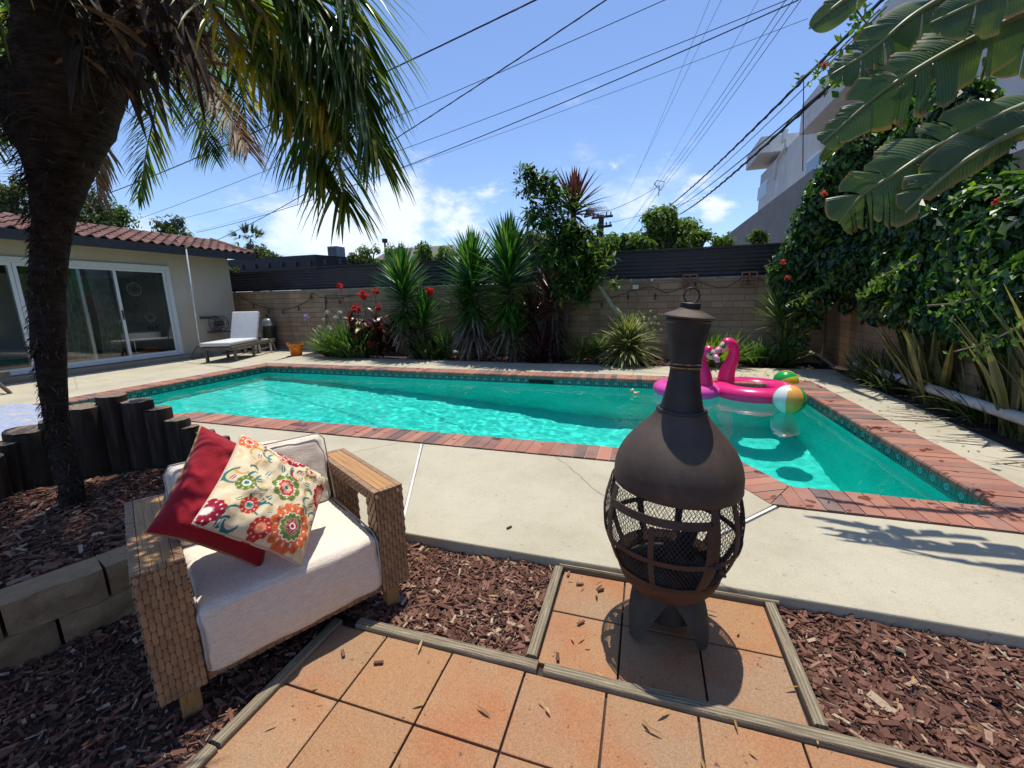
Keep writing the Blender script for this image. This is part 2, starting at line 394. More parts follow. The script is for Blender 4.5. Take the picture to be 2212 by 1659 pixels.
# pool shell with its sloping floor
def depth(x): return -(.98 + .97*max(0, min(1, (x+7.0)/6.2))**1.1) if x < 0 else -1.95
def plaster():
    t = NT('pool_plaster'); v = t.co(); c = t.mix(t.rng(t.noise(v, 1.3, 5, .6), .35, .7), (.03, .70, .60), (.07, .86, .77))
    c = t.mix(t.rng(t.noise(v, 60, 4, .7), .45, .75, 0, .25), c, (.006, .25, .21))
    t.bsdf(c, .8, 0, None, .1); return t.m
M_plas = plaster()
def tilemat():
    """glazed waterline tile: a row of small plain tiles over flower tiles, laid out along UV (metres)"""
    t = NT('waterline_tile'); uv = t.n('UVMap').outputs[0]; sp = t.n('SeparateXYZ'); t.lk(uv, sp.inputs[0]); u, w = sp.outputs[0], sp.outputs[1]
    P = .15
    fu = t.math('FRACT', t.math('DIVIDE', u, P/3)); # thirds
    fp = t.math('FRACT', t.math('DIVIDE', u, P))
    g1 = t.math('GREATER_THAN', t.math('ABSOLUTE', t.math('SUBTRACT', fu, .5)), .44)
    row = t.math('FRACT', t.math('DIVIDE', w, .05))
    g2 = t.math('GREATER_THAN', t.math('ABSOLUTE', t.math('SUBTRACT', row, .5)), .455)
    low = t.math('LESS_THAN', w, .075)
    big = t.math('MULTIPLY', low, t.math('LESS_THAN', t.math('ABSOLUTE', t.math('SUBTRACT', fp, .5)), .25))
    gridu = t.math('MULTIPLY', g1, t.math('SUBTRACT', 1.0, big))
    gridw = t.math('MAXIMUM', t.math('MULTIPLY', g2, t.math('SUBTRACT', 1.0, low)), t.math('LESS_THAN', t.math('ABSOLUTE', t.math('SUBTRACT', w, .075)), .003))
    bx = t.math('LESS_THAN', t.math('ABSOLUTE', t.math('SUBTRACT', t.math('ABSOLUTE', t.math('SUBTRACT', fp, .5)), .25)), .02)
    grout = t.math('MAXIMUM', t.math('MAXIMUM', gridu, gridw), t.math('MULTIPLY', bx, low))
    # flower ring
    du = t.math('MULTIPLY', t.math('SUBTRACT', fp, .5), P); dw = t.math('SUBTRACT', w, .037)
    rr = t.math('SQRT', t.math('ADD', t.math('MULTIPLY', du, du), t.math('MULTIPLY', dw, dw)))
    an = t.math('ARCTAN2', dw, du); pet = t.math('MULTIPLY', t.math('SINE', t.math('MULTIPLY', an, 8.0)), .003)
    ring = t.math('LESS_THAN', t.math('ABSOLUTE', t.math('SUBTRACT', t.math('ADD', rr, pet), .019)), .0065)
    dot = t.math('LESS_THAN', rr, .006)
    # leaf marks between flowers
    lf = t.math('MULTIPLY', t.math('LESS_THAN', t.math('ABSOLUTE', t.math('SUBTRACT', t.math('ADD', t.math('ABSOLUTE', t.math('SUBTRACT', t.math('FRACT', t.math('DIVIDE', u, P/6)), .5)), t.math('MULTIPLY', dw, 8.0)), .2)), .10), t.math('SUBTRACT', low, big))
    base = t.mix(t.rng(t.noise(t.co(), 20, 2), .3, .7), (.008, .075, .062), (.012, .14, .11))
    base = t.mix(low, base, (.008, .03, .036))
    base = t.mix(t.math('MULTIPLY', big, t.math('MAXIMUM', ring, dot)), base, (.16, .38, .42))
    base = t.mix(t.math('MULTIPLY', lf, .8), base, (.03, .16, .15))
    base = t.mix(grout, base, (.12, .33, .28))
    t.bsdf(base, t.rng(grout, 0, 1, .22, .7), 0, t.bump(t.math('SUBTRACT', 1.0, grout), .4, .003), .5); return t.m
M_tile = tilemat()
pb = MB(); tb = MB(); tb.uv = []
n = len(POOL)
for i in range(n):
    a, b = Vector(POOL[i]), Vector(POOL[(i+1) % n]); L = (b-a).length; k = max(1, int(L/.4))
    for j in range(k):
        p, q = a.lerp(b, j/k), a.lerp(b, (j+1)/k)
        pb.add([(*p, depth(p.x)), (*q, depth(q.x)), (*q, ZW-.075), (*p, ZW-.075)], [(0, 1, 2, 3)])
    e = (b-a).normalized(); nn = Vector((-e.y, e.x))*.004
    z0, z1 = ZW-.075, -.052; v0 = (z0-ZW)
    tb.add([(*(a+nn), z0), (*(b+nn), z0), (*(b+nn), z1), (*(a+nn), z1)], [(0, 1, 2, 3)])
    tb.uv.append([(0, v0+.0), (L, v0), (L, z1-ZW), (0, z1-ZW)])
xsn = [XL+(XR+.05-XL)*i/24 for i in range(25)]
for i in range(24):
    x0, x1 = xsn[i], xsn[i+1]
    pb.add([(x0, 2.2, depth(x0)), (x1, 2.2, depth(x1)), (x1, YB, depth(x1)), (x0, YB, depth(x0))], [(0, 1, 2, 3)])
basin = struct(pb.build('pool_basin', M_plas))
tiles = tb.build('waterline_tiles', M_tile, basin)

# water: real rippled surface
def watermat():
    t = NT('pool_water')
    mm = t.n('BsdfGlass'); mm.inputs['IOR'].default_value = 1.33; mm.inputs['Roughness'].default_value = 0; mm.inputs[0].default_value = (1, 1, 1, 1)
    t.lk(mm.outputs[0], t.out.inputs[0]); return t.m
def wave(x, y):
    # livelier water at the shallow house end, calmer by the floats
    act = .35 + .65*max(0, min(1, (1.0-x)/3.5))
    h = 0
    for (f, am, ox) in ((1.1, .0045, 0), (2.6, .0042, 9), (5.5, .0030, 21), (10.5, .0017, 33), (19, .0006, 50)):
        h += am*noise.noise(Vector((x*f+ox, y*f*1.25, ox*.7)))
    return h*act*WAVE
WAVE = 1.0
wb = MB()
import numpy as np
stepw = .025
nx = int((XR+.05-XL)/stepw)+1; ny = int((YB-2.2)/stepw)+1
Pw = []
for j in range(ny+1):
    y = min(YB, 2.2+j*stepw); row = []
    for i in range(nx+1):
        x = min(XR+.04, XL+i*stepw); row.append((x, y, ZW+wave(x, y)))
    Pw.append(row)
wb.grid(Pw)
M_water = watermat()
water = struct(wb.build('pool_water', M_water, smooth=True))
# ------------------------------------------------ patio pavers, timber edging, bark mulch, palisade, walls
def paver_mat():
    t = NT('terracotta_paver'); v = t.co(); r = t.island()
    c = t.ramp(r, [(0, (.42, .245, .13)), (.3, (.47, .29, .165)), (.55, (.45, .255, .13)), (.75, (.40, .27, .17)), (1, (.49, .28, .14))])
    big = t.noise(v, 3.6, 3, .5); c = t.mix(t.rng(big, .42, .62, 0, .8), c, (.46, .20, .10))
    c = t.mix(t.rng(t.noise(t.mapv(v, loc=(5, 5, 0)), 2.5, 3, .5), .5, .7, 0, .6), c, (.38, .29, .20))
    c = t.mix(1, c, (.86, .83, .80), 'MULTIPLY'); f = t.noise(v, 190, 4, .8); c = t.mix(t.rng(f, .40, .62, 0, .75), c, t.mix(1, c, (.55, .52, .5), 'MULTIPLY'))
    vo = t.n('TexVoronoi'); t.lk(v, vo.inputs['Vector']); vo.inputs['Scale'].default_value = 210
    c = t.mix(t.rng(vo.outputs['Distance'], .16, .1, 0, .35), c, (.66, .48, .30))
    pit = t.noise(v, 48, 2, .5); c = t.mix(t.rng(pit, .70, .74, 0, .8), c, (.10, .05, .035))
    t.bsdf(c, .92, 0, t.bump(f, .5, .003), .2); return t.m
M_pav = paver_mat()
ZP = -.05
pv = MB()
def paver(x0, y0, x1, y1):
    g = .0035; dz = U(-.0015, .0015)
    pv.bbox((x0+g, y0+g, ZP-.04), (x1-g, y1-g, ZP+dz), .004)
PX0 = -.945; PT = .29
for row in range(-3, 1):
    y1 = 1.235+row*PT; y0 = y1-PT
    xsr = [-1.195, PX0] + [PX0+PT*k for k in range(1, 9)]
    for a, b in zip(xsr, xsr[1:]): paver(a, y0, b, y1)
for row in range(2):
    for c_ in range(3): paver(-.335+.293*c_, 1.283+.278*row, -.335+.293*(c_+1), 1.283+.278*(row+1))
pav = struct(pv.build('paver_patio', M_pav))
sb = MB(); sb.add([(-3.2, -1.5, ZP-.02), (3.2, -1.5, ZP-.02), (3.2, 1.9, ZP-.02), (-3.2, 1.9, ZP-.02)], [(0, 1, 2, 3)])
struct(sb.build('sand_bed', plain('black_joint_dirt', (.045, .03, .025), .95, var=.4, scale=60, bump=.5)))

def edgemat():
    t = NT('weathered_edging'); v = t.co()
    g = t.noise(t.mapv(v, (6, 120, 120)), 1, 4, .6); c = t.ramp(g, [(.3, (.13, .10, .065)), (.5, (.27, .22, .15)), (.72, (.40, .34, .25))])
    w = t.n('TexWave', wave_type='BANDS', bands_direction='Y'); t.lk(t.mapv(v, (1, 1, 1)), w.inputs['Vector']); w.inputs['Scale'].default_value = 26; w.inputs['Distortion'].default_value = 1.5; w.inputs['Detail Scale'].default_value = 12
    c = t.mix(t.rng(w.outputs['Fac'], .0, .35, .55, 0), c, (.06, .045, .03))
    c = t.mix(t.rng(t.noise(v, 9, 3), .5, .7, 0, .4), c, (.20, .19, .12))
    t.bsdf(c, .88, 0, t.bump(t.math('ADD', g, w.outputs['Fac']), .7, .005), .2); return t.m
M_edge = edgemat()
def board(a, b, w, zt, label, h=.075):
    a, b = Vector((*a, 0)), Vector((*b, 0)); L = (b-a).length
    m = MB(); n = max(3, int(L/.08))
    # slightly wavy weathered board along local X
    prof = [(-w/2, -h), (-w/2, -.006), (-w/2+.005, 0), (w/2-.005, 0), (w/2, -.006), (w/2, -h)]
    rows = []
    for i in range(n+1):
        x = L*i/n; o = .0025*noise.noise(Vector((x*4, a.x*9, 0))); q = .0018*noise.noise(Vector((x*9, 5, a.y)))
        rows.append([(x, p+o, z+(q if z > -.02 else 0)) for p, z in prof])
    m.grid(rows); k = len(prof); m.f.append(tuple(range(k))); m.f.append(tuple(n*k+j for j in reversed(range(k)))); m.mi += [0, 0]
    o = m.build('edging_board', M_edge); o.location = (a.x, a.y, zt); o.rotation_euler.z = atan2(b.y-a.y, b.x-a.x)
    tag(o, label, 'edging board', 'timber boards edging the pavers'); return o
zt = ZP+.018
board((-1.10, 1.256), (-.325, 1.258), .044, zt, 'weathered timber edging board from the wicker armchair to the fire pit patio, below the bark')
board((-.30, 1.258), (1.6, 1.262), .044, zt, 'longest weathered timber edging board, running in front of the fire pit to the right edge')
board((-.357, 1.29), (-.362, 1.842), .040, zt+.004, 'short timber edging board on the left side of the fire pit square')
board((.572, 1.29), (.565, 1.842), .040, zt+.004, 'short timber edging board on the right side of the fire pit square')
board((-.36, 1.858), (.60, 1.855), .026, zt+.008, 'thin timber edging board between the fire pit square and the concrete deck')
board((-1.215, .2), (-1.205, .70), .044, zt, 'timber edging board at the bottom edge left of the big patio pavers')
board((-1.205, .712), (-1.19, 1.24), .044, zt, 'shaded timber edging board in front of the wicker armchair')

# bark mulch: every chip is real
def chips(name, inside, bbox, n, zf, label, smin=.012, smax=.05, seed=1):
    random.seed(seed); m = MB(); x0, y0, x1, y1 = bbox; k = 0; tries = 0
    base = [(-1, -1, -1), (1, -1, -1), (1, 1, -1), (-1, 1, -1), (-1, -1, 1), (1, -1, 1), (1, 1, 1), (-1, 1, 1)]
    fc = [(0,3,2,1),(4,5,6,7),(0,1,5,4),(1,2,6,5),(2,3,7,6),(3,0,4,7)]
    while k < n and tries < n*6:
        tries += 1; x, y = U(x0, x1), U(y0, y1)
        if not inside(x, y): continue
        l = (smin+(smax-smin)*rnd()**2.0) if rnd() < .72 else U(.004, .016); w = l*U(.14, .55); th = U(.0015, .005)
        R_ = Matrix.Rotation(U(0, 2*pi), 3, 'Z') @ Matrix.Rotation(random.gauss(0, .28), 3, 'X') @ Matrix.Rotation(random.gauss(0, .22), 3, 'Y')
        c = Vector((x, y, zf(x, y)+U(-.003, .014)))
        tp = [U(.35, 1.15) for _ in range(4)]
        vs = []
        for i, (a, b, d) in enumerate(base):
            j = i % 4
            vs.append(c + R_ @ Vector((a*l*.5*(.8+.4*tp[j]), b*w*.5*tp[j], d*th)))
        m.add(vs, fc); k += 1
    o = m.build(name, M_chip); tag(o, label, kind='stuff'); return o
def in_right(x, y): return y < 1.855 and (x > .60+(0) and y > 1.285)
zlow = lambda x, y: ZP-.012+.018*noise.noise(Vector((x*3, y*3, 0)))
def bed_sheet(name, x0, y0, x1, y1, zf, n=40, inside=None):
    m = MB(); m.grid([[(x0+(x1-x0)*i/n, y0+(y1-y0)*j/n, zf(x0+(x1-x0)*i/n, y0+(y1-y0)*j/n)) for i in range(n+1)] for j in range(n+1)])
    return struct(m.build(name, M_soil, smooth=True))
bed_sheet('mulch_soil', .60, 1.285, 3.2, 1.85, zlow, 30)
bed_sheet('mulch_soil', -2.12, 1.285, -.385, 1.85, zlow, 30)
bed_sheet('mulch_soil', -2.6, -.2, -1.245, 1.285, zlow, 30)
chips('bark_mulch', in_right, (.60, 1.28, 2.1, 1.86), 7400, zlow, 'reddish brown bark chips right of the fire pit patio', .010, .068, seed=11)
chips('bark_mulch', lambda x, y: (y > 1.29 and x > -2.05) or (x < -1.245 and x > -2.12-.2), (-2.0, 1.28, -.385, 1.86), 8200, zlow, 'reddish brown bark chips between the armchair and the fire pit patio', .010, .06, seed=12)
chips('bark_mulch', lambda x, y: True, (-2.3, -.1, -1.24, 1.28), 7400, zlow, 'bark chips around and below the wicker armchair', seed=13)

# raised bed: retaining wall of split blocks
def stonemat():
    t = NT('split_block'); v = t.co(); r = t.island()
    c = t.ramp(r, [(0, (.25, .16, .09)), (.5, (.38, .25, .14)), (1, (.32, .19, .10))])
    n = t.noise(v, 28, 6, .65); c = t.mix(t.rng(n, .3, .7, 0, .6), c, t.mix(1, c, (.5, .5, .5), 'MULTIPLY'))
    t.bsdf(c, .92, 0, t.bump(n, .6, .012), .2); return t.m
M_stone = stonemat()
ARC = [(-2.75, -.35), (-2.43, .30), (-2.235, .72), (-2.125, 1.02), (-2.05, 1.32), (-2.03, 1.62), (-2.06, 1.88)]
arc = bez([(*p, 0) for p in ARC], 60)
cum = [0]
for a, b in zip(arc, arc[1:]): cum.append(cum[-1]+(b-a).length)
def at_len(s):
    for i in range(len(arc)-1):
        if cum[i+1] >= s: return arc[i].lerp(arc[i+1], (s-cum[i])/(cum[i+1]-cum[i]))
    return arc[-1]
rw = thing('retaining_wall', 'low dry stacked split block wall holding the palm bed', 'retaining wall')
for course in range(2):
    s = -.14 if course == 0 else 0.02
    z0, z1 = (-.07, .062) if course == 0 else (.064, .20)
    off = -.0 if course else .012
    while s < cum[-1]-.05:
        a, b = at_len(max(0, s)), at_len(min(cum[-1], s+.285)); s += .29
        d = (b-a).normalized(); nn = Vector((d.y, -d.x, 0))
        A, B = a+nn*off, b+nn*off
        m = MB(); k = 8; rows = []
        dep = .15
        for i in range(k+1):
            p = A.lerp(B, .012+.976*i/k); row = []
            for q in range(6):
                zz = z0+(z1-z0)*q/5; e = .022*noise.noise(Vector((p.x*9, p.y*9, zz*14+course*7)))+.010*noise.noise(Vector((p.x*30, p.y*30, zz*40)))+.006*(1-abs(q-2.5)/2.5) - (.008 if i in (0, k) else 0)
                row.append((p.x+nn.x*e, p.y+nn.y*e, zz))
            row += [(p.x-nn.x*dep, p.y-nn.y*dep, z1), (p.x-nn.x*dep, p.y-nn.y*dep, z0)]
            row.append(row[0]); rows.append(row)
        m.grid(rows); m.f += [tuple(range(7, -1, -1)), tuple(k*9+j for j in range(8))]; m.mi += [0, 0]
        m.build('block', M_stone, rw, smooth=35)
def zbed(x, y): return .175+.02*noise.noise(Vector((x*2, y*2, 3)))-.03*max(0, min(1, (x+2.9)/.8))*0
bm_ = MB(); rows = []
for i in range(31):
    s = cum[-1]*i/30; p = at_len(s); q = Vector((-5.2, p.y+.1*i/30, 0))
    rows.append([(p.x+(q.x-p.x)*(.05+.95*j/30), p.y+(q.y-p.y)*(j/30)*(1), zbed(p.x+(q.x-p.x)*j/30, p.y)) for j in range(31)])
bm_.grid(rows); struct(bm_.build('raised_bed_soil', M_soil, smooth=True))
# back part of the bed up to the palisade
bed_sheet('raised_bed_soil', -5.2, 1.86, -2.75, 2.1, zbed, 20)
bed_sheet('raised_bed_soil', -2.75, 1.86, -2.10, 2.02, zbed, 8)
POSTS = []   # filled below
PL = bez([(-4.6, .75, 0), (-4.0, 1.10, 0), (-3.6, 1.40, 0), (-3.28, 1.74, 0), (-3.0, 1.97, 0), (-2.75, 2.08, 0), (-2.45, 2.12, 0)], 60)
def in_bed(x, y):
    # left of the wall arc and in front of the palisade
    xa = -2.2
    for i in range(len(arc)-1):
        if arc[i].y <= y <= arc[i+1].y or arc[i+1].y <= y <= arc[i].y: xa = arc[i].x
    if y > 1.88: xa = -2.06
    if x > xa-.13: return False
    yp = 3
    for i in range(len(PL)-1):
        if PL[i].x <= x <= PL[i+1].x: yp = PL[i].y
    if x > -2.45: yp = 2.1
    return y < yp-.02
chips('bark_mulch', in_bed, (-4.6, .1, -2.1, 2.15), 11000, zbed, 'shaded bark chips in the raised bed around the palm', .015, .062, seed=14)

# timber palisade
def postmat():
    t = NT('creosoted_post'); v = t.co(); g = t.noise(t.mapv(v, (30, 30, 3)), 1, 5, .6)
    c = t.ramp(g, [(.3, (.018, .013, .010)), (.55, (.045, .032, .025)), (.75, (.11, .075, .05))])
    t.bsdf(c, .85, 0, t.bump(g, .6, .006), .25); return t.m
M_post = postmat()
M_ring = plain('post_end_grain', (.17, .125, .09), .9, var=.45, scale=60, bump=.6, bscale=90)
# (left px, right px, top px y, base px y, label)
plist = [(-62, -4, 985, 1085, 'cut short dark post at the left edge of the palisade'), (0, 20, 954, 1063, 'low dark timber post at the left edge, second of the palisade'),
         (19, 92, 925, 1046, 'broad dark timber post with cracked pale top, left of the palm trunk'),
         (91, 146, 905, 1034, 'dark timber post mostly hidden behind the palm trunk'),
         (149, 213, 875, 1022, 'dark timber post just right of the palm trunk, before the tallest'),
         (213, 267, 851, 1010, 'tallest dark timber post of the palisade'),
         (266, 325, 863, 1006, 'second tallest dark timber post, right of the tallest'),
         (312, 366, 879, 1003, 'third dark timber post of the descending row'),
         (358, 407, 903, 1003, 'fourth dark timber post of the descending row'),
         (390, 429, 919, 1003, 'fifth dark timber post, behind the top of the red pillow'),
         (428, 459, 930, 1003, 'sixth dark timber post, just right of the red pillow top'),
         (459, 493, 944, 1003, 'last low timber post of the row, behind the floral pillow')]
for i, (l, r_, ty, by, lab) in enumerate(plist):
    cx = (l+r_)/2; base = G(cx+(by-ty)*.17, by, .17)
    if base is None:
        base = G(cx + (by-ty)*.21*0.8, by, .17)
    dist = (Vector(base)-Vector((0, 0, H))).dot(fwd); rad = max(.058, (r_-l)/2*dist/FPX*.93)
    top = YP(cx, ty+3, base.y); hz = top.z
    m = MB(); n = 20; rr = random.Random(i)
    prof = [(rad, 0), (rad*.99, (hz)*.5), (rad*.985, hz-.008), (rad*.95, hz)]
    m.lathe([(r0, z) for r0, z in prof], n)
    for j in range(len(m.v)):
        x, y, z = m.v[j]; e = 1+.03*noise.noise(Vector((x*20, y*20, z*2+i))); m.v[j] = (x*e, y*e, z+.008*noise.noise(Vector((x*9, y*9, i))) * (z > hz-.01))
    o = m.build('palisade_post', M_post, smooth=40); o.location = (base.x, base.y, .0)
    # lean towards its measured top
    tag(o, lab, 'post', 'timber posts of the curved palisade'); 
    dx = top.x-base.x; o.rotation_euler = (0, math.atan2(max(-.06, min(.06, dx)), hz), 0)
    tp = MB(); c0 = len(tp.v); pts = [(rad*.95*cos(2*pi*j/n), rad*.95*sin(2*pi*j/n), 0) for j in range(n)]
    rows = [(0, 0, .002)]+[(x*k, y*k, .0035) for k in (.5, 1.0) for x, y, _ in pts]
    fs = [(0, 1+j, 1+(j+1) % n) for j in range(n)] + [(1+j, 1+n+j, 1+n+(j+1) % n, 1+(j+1) % n) for j in range(n)]
    tp.add([(x, y, z+hz+.004*noise.noise(Vector((x*30, y*30, i)))) for x, y, z in rows], fs)
    tp.build('end_grain', M_ring, o)

# spa with white cover behind the palisade (left edge)
spa = thing('covered_spa', 'small raised spa under a wrinkled white cover, behind the palisade at the left edge', 'spa')
a_, b_ = G(0, 968, .12), G(170, 908, .12)
cv = MB(); rows = []
for i in range(41):
    row = []
    for j in range(31):
        x = -7.0+2.6*j/30; y = 1.55+1.25*i/40
        row.append((x, y, .19+.014*noise.noise(Vector((x*5, y*9, 1)))+.008*noise.noise(Vector((x*19, y*24, 2)))))
    rows.append(row)
cv.grid(rows); 
M_cover = plain('white_cover_vinyl', (.29, .33, .42), .6, var=.22, scale=22, bump=1.0, bscale=30)
co_ = cv.build('cover', M_cover, spa, smooth=True)
sh = MB(); sh.bbox((-6.98, 1.57, -.08), (-4.42, 2.78, .185), .03); sh.build('shell', plain('spa_shell', (.35, .33, .3), .7), spa)

# block walls
def blockmat(name, tint, rotx=True):
    t = NT(name); v = t.co(); sp = t.n('SeparateXYZ'); t.lk(v, sp.inputs[0]); cb_ = t.n('CombineXYZ'); t.lk(t.math('ADD', sp.outputs[0], sp.outputs[1]), cb_.inputs[0]); t.lk(sp.outputs[2], cb_.inputs[1])
    b = t.n('TexBrick'); t.lk(cb_.outputs[0], b.inputs['Vector']); b.inputs['Scale'].default_value = 1; b.inputs['Brick Width'].default_value = .40; b.inputs['Row Height'].default_value = .128
    b.inputs['Mortar Size'].default_value = .006; b.inputs['Mortar Smooth'].default_value = .2; b.inputs['Bias'].default_value = 0
    b.inputs['Color1'].default_value = (*tint, 1); b.inputs['Color2'].default_value = (tint[0]*.72, tint[1]*.70, tint[2]*.66, 1); b.inputs['Mortar'].default_value = (tint[0]*.55, tint[1]*.55, tint[2]*.55, 1)
    n = t.noise(v, 14, 6, .7); c = t.mix(t.rng(n, .3, .7, 0, .35), b.outputs['Color'], (tint[0]*.6, tint[1]*.6, tint[2]*.62))
    d = t.noise(t.mapv(v, (1.3, 1.3, .35)), 1.6, 5, .6); c = t.mix(t.rng(d, .5, .72, 0, .55), c, (.12, .10, .08))
    h = t.math('ADD', t.math('MULTIPLY', b.outputs['Fac'], -1.0), t.math('MULTIPLY', n, .35))
    t.bsdf(c, .93, 0, t.bump(h, .9, .012), .15); return t.m
M_block = blockmat('tan_block', (.45, .31, .195))
YW = 9.37; XW = 3.36
bw = thing('block_wall', 'long tan concrete block wall at the back of the garden, below the black fence', 'wall')
m = MB(); m.box((-11.8, YW, -.1), (XW+.15, YW+.18, 1.585)); m.build('blockwork', M_block, bw)
M_cap = plain('wall_cap', (.30, .25, .19), .95, var=.3, scale=12, bump=.5)
m = MB()
for k in range(37):
    x = -11.8+.41*k; m.bbox((x+.003, YW-.012, 1.587), (min(x+.406, XW+.15), YW+.19, 1.625+U(-.004, .004)), .006)
m.build('cap_course', M_cap, bw)
rwl = thing('block_wall', 'tan block wall on the right side, mostly covered by the vine', 'wall')
m = MB(); m.box((XW, .5, -.1), (XW+.18, YW-.003, 1.70)); m.build('blockwork', blockmat('tan_block_side', (.45, .29, .18)), rwl)

# corrugated black fence on top of the back wall
def corr(x0, x1, zb, zt_, yb):
    m = MB(); n = int((zt_-zb)/.0095); rows = []
    for i in range(n+1):
        z = zb+(zt_-zb)*i/n; o = .011*sin(2*pi*(z-zb)/.076); rows.append([(x0, yb+o, z), (x1, yb+o, z)])
    m.grid(rows); return m
M_corr = plain('black_corrugated_steel', (.030, .026, .027), .42, var=.25, scale=3, bump=.15, bscale=30, spec=.5)
fe = thing('corrugated_fence', 'black corrugated steel screen standing on the back block wall', 'fence')
pcs = [(-11.8, -8.35, 2.165), (-8.36, -5.2, 2.19), (-5.21, -2.4, 2.2), (-2.41, .3, 2.2), (.29, 3.4, 2.195)]
for i, (a, b, t_) in enumerate(pcs):
    corr(a, b, 1.63, t_, YW+.07+.004*(i % 2)).build('panel', M_corr, fe, smooth=True)
m = MB(); m.box((-11.8, YW+.045, 2.2), (3.4, YW+.12, 2.215)); m.build('top_trim', plain('black_trim', (.05, .045, .045), .5), fe)
# planting bed at the foot of the wall
zbk = lambda x, y: -.02+.03*noise.noise(Vector((x*2, y*2, 8)))
bed_sheet('back_bed_soil', -8.3, 8.08, 3.4, 9.37, lambda x, y: zbk(x, y)-.03, 60)
chips('bark_mulch', lambda x, y: y > 8.16, (-5.2, 8.1, .4, 9.3), 5200, zbk, 'reddish bark chips in the back planting bed', .03, .09, seed=15)
bed_sheet('side_bed_soil', 2.86, 2.7, 3.5, 9.2, lambda x, y: -.035+.02*noise.noise(Vector((x*4, y*4, 1))), 20)
# ------------------------------------------------ house on the left
XH = -10.8
def stucco(name, col, bs=220, st=.5):
    t = NT(name); v = t.co(); n = t.noise(v, bs, 3, .6); a = t.noise(v, 1.4, 5, .6)
    c = t.mix(t.rng(a, .3, .75), tuple(x*.86 for x in col), tuple(x*1.08 for x in col))
    c = t.mix(t.rng(t.noise(t.mapv(v, (2.5, 2.5, .4)), 2, 4, .6), .55, .8, 0, .25), c, tuple(x*.6 for x in col))
    t.bsdf(c, .93, 0, t.bump(n, st, .004), .15); return t.m
M_stuc = stucco('beige_stucco', (.53, .46, .355))
M_white = plain('white_vinyl_frame', (.62, .65, .66), .35, var=.04)
house = thing('house', 'beige stucco pool house with red tile roof and white sliding doors, on the left', 'house')
D0, D1, DZ0, DZ1 = 1.9, 7.33, .11, 2.19       # door opening along y
HY = 8.88
m = MB()
for a, b in (((XH-.15, D1, -.08), (XH, HY, 2.56)), ((XH-.15, -3, -.08), (XH, D0, 2.56)), ((XH-.15, D0, DZ1), (XH, D1, 2.56)), ((XH-.15, D0, -.08), (XH, D1, DZ0-.002)), ((XH-6, HY-.15, -.08), (XH-.15, HY, 2.56))):
    m.box(a, b)
m.build('wall', M_stuc, house)
m = MB(); m.bbox((XH+.002, 1.2, -.06), (XH+.27, 7.62, .095), .01); m.build('step', stucco('step_concrete', (.30, .26, .20), 180), house)
# roof: barrel tiles over a sloping plane
XE, ZE = XH+.50, 2.60; XR_, ZR = XH-1.0, 3.05
roofl = thing  # noqa
M_tileR = plain('terracotta_roof_tile', (.155, .075, .058), .85, var=.3, scale=5, bump=.4, bscale=60, island=.35)
rf = MB(); ny_ = int((HY+.45+3)/.215)
slope = Vector((XR_-XE, 0, ZR-ZE)); sl = slope.length; sd = slope.normalized(); sn = Vector((-sd.z, 0, sd.x)) * -1
if sn.z < 0: sn = -sn
ncr = 6
for r_ in range(ncr):
    for k in range(ny_*1):
        y0 = -3+k*.215
        for part in range(1):
            rows = []
            for u in (0, .5, 1.08):
                row = []
                for j in range(9):
                    a = j/8; yy = y0+.215*a
                    hgt = .038*max(0, sin(pi*min(1, a/.62))) - .012*max(0, sin(pi*max(0, (a-.62)/.38)))
                    lift = .022*(1-u)+.012
                    p = Vector((XE, yy, ZE)) + sd*(sl*(r_+u)/ncr) + sn*(hgt+lift)
                    row.append(tuple(p))
                rows.append(row)
            o0 = len(rf.v); rf.grid(rows)
            # thick butt edge
            rf.add([tuple(Vector(p)) for p in rows[0]]+[tuple(Vector(p)-sn*.022) for p in rows[0]], [(j, j+9, j+10, j+1) for j in range(8)])
rfo = rf.build('roof', M_tileR, house)
m = MB()
k = 0; yy = -3
while yy < HY+.40:   # ridge caps and rake
    m.lathe([(.085, 0), (.078, .30)], 10, Matrix.Translation((XR_, yy, ZR+.0)) @ Matrix.Rotation(-pi/2, 4, 'X'), 0, pi); yy += .27
# rake tiles at the end of the roof
for q in range(6):
    p = Vector((XE, HY+.42, ZE)) + sd*(sl*q/6) + sn*.03
    M4 = Matrix.Translation(p) @ Matrix.Rotation(atan2(sd.z, -sd.x)*1, 4, 'Y') @ Matrix.Rotation(-pi/2, 4, 'Y')
    m.tube([p, p+sd*sl/5.4], [.06, .052], 8)
m.build('ridge_tiles', M_tileR, rfo, smooth=50)
m = MB(); m.bbox((XE-.03, -3, ZE-.17), (XE+.0, HY+.44, ZE+.012), .004); 
m.add([(XE-.02, HY+.41, ZE-.15), (XR_, HY+.41, ZR-.15), (XR_, HY+.44, ZR-.15), (XE-.02, HY+.44, ZE-.15), (XE-.02, HY+.41, ZE), (XR_, HY+.41, ZR), (XR_, HY+.44, ZR), (XE-.02, HY+.44, ZE)],
      [(0,3,2,1),(4,5,6,7),(0,1,5,4),(1,2,6,5),(2,3,7,6),(3,0,4,7)])
m.build('fascia', plain('dark_fascia', (.035, .033, .036), .6), house)
m = MB(); m.add([(XE-.03, -3, ZE-.03), (XE-.03, HY+.41, ZE-.03), (XR_, HY+.41, ZR-.03), (XR_, -3, ZR-.03)], [(0, 1, 2, 3)]); m.build('soffit', plain('soffit_board', (.42, .37, .30), .8), house)
m = MB(); m.add([(XR_, -3, ZR), (XR_, HY+.44, ZR), (XR_-5, HY+.44, ZR-2.0), (XR_-5, -3, ZR-2.0)], [(3, 2, 1, 0)]); m.build('roof_far_side', M_tileR, house)
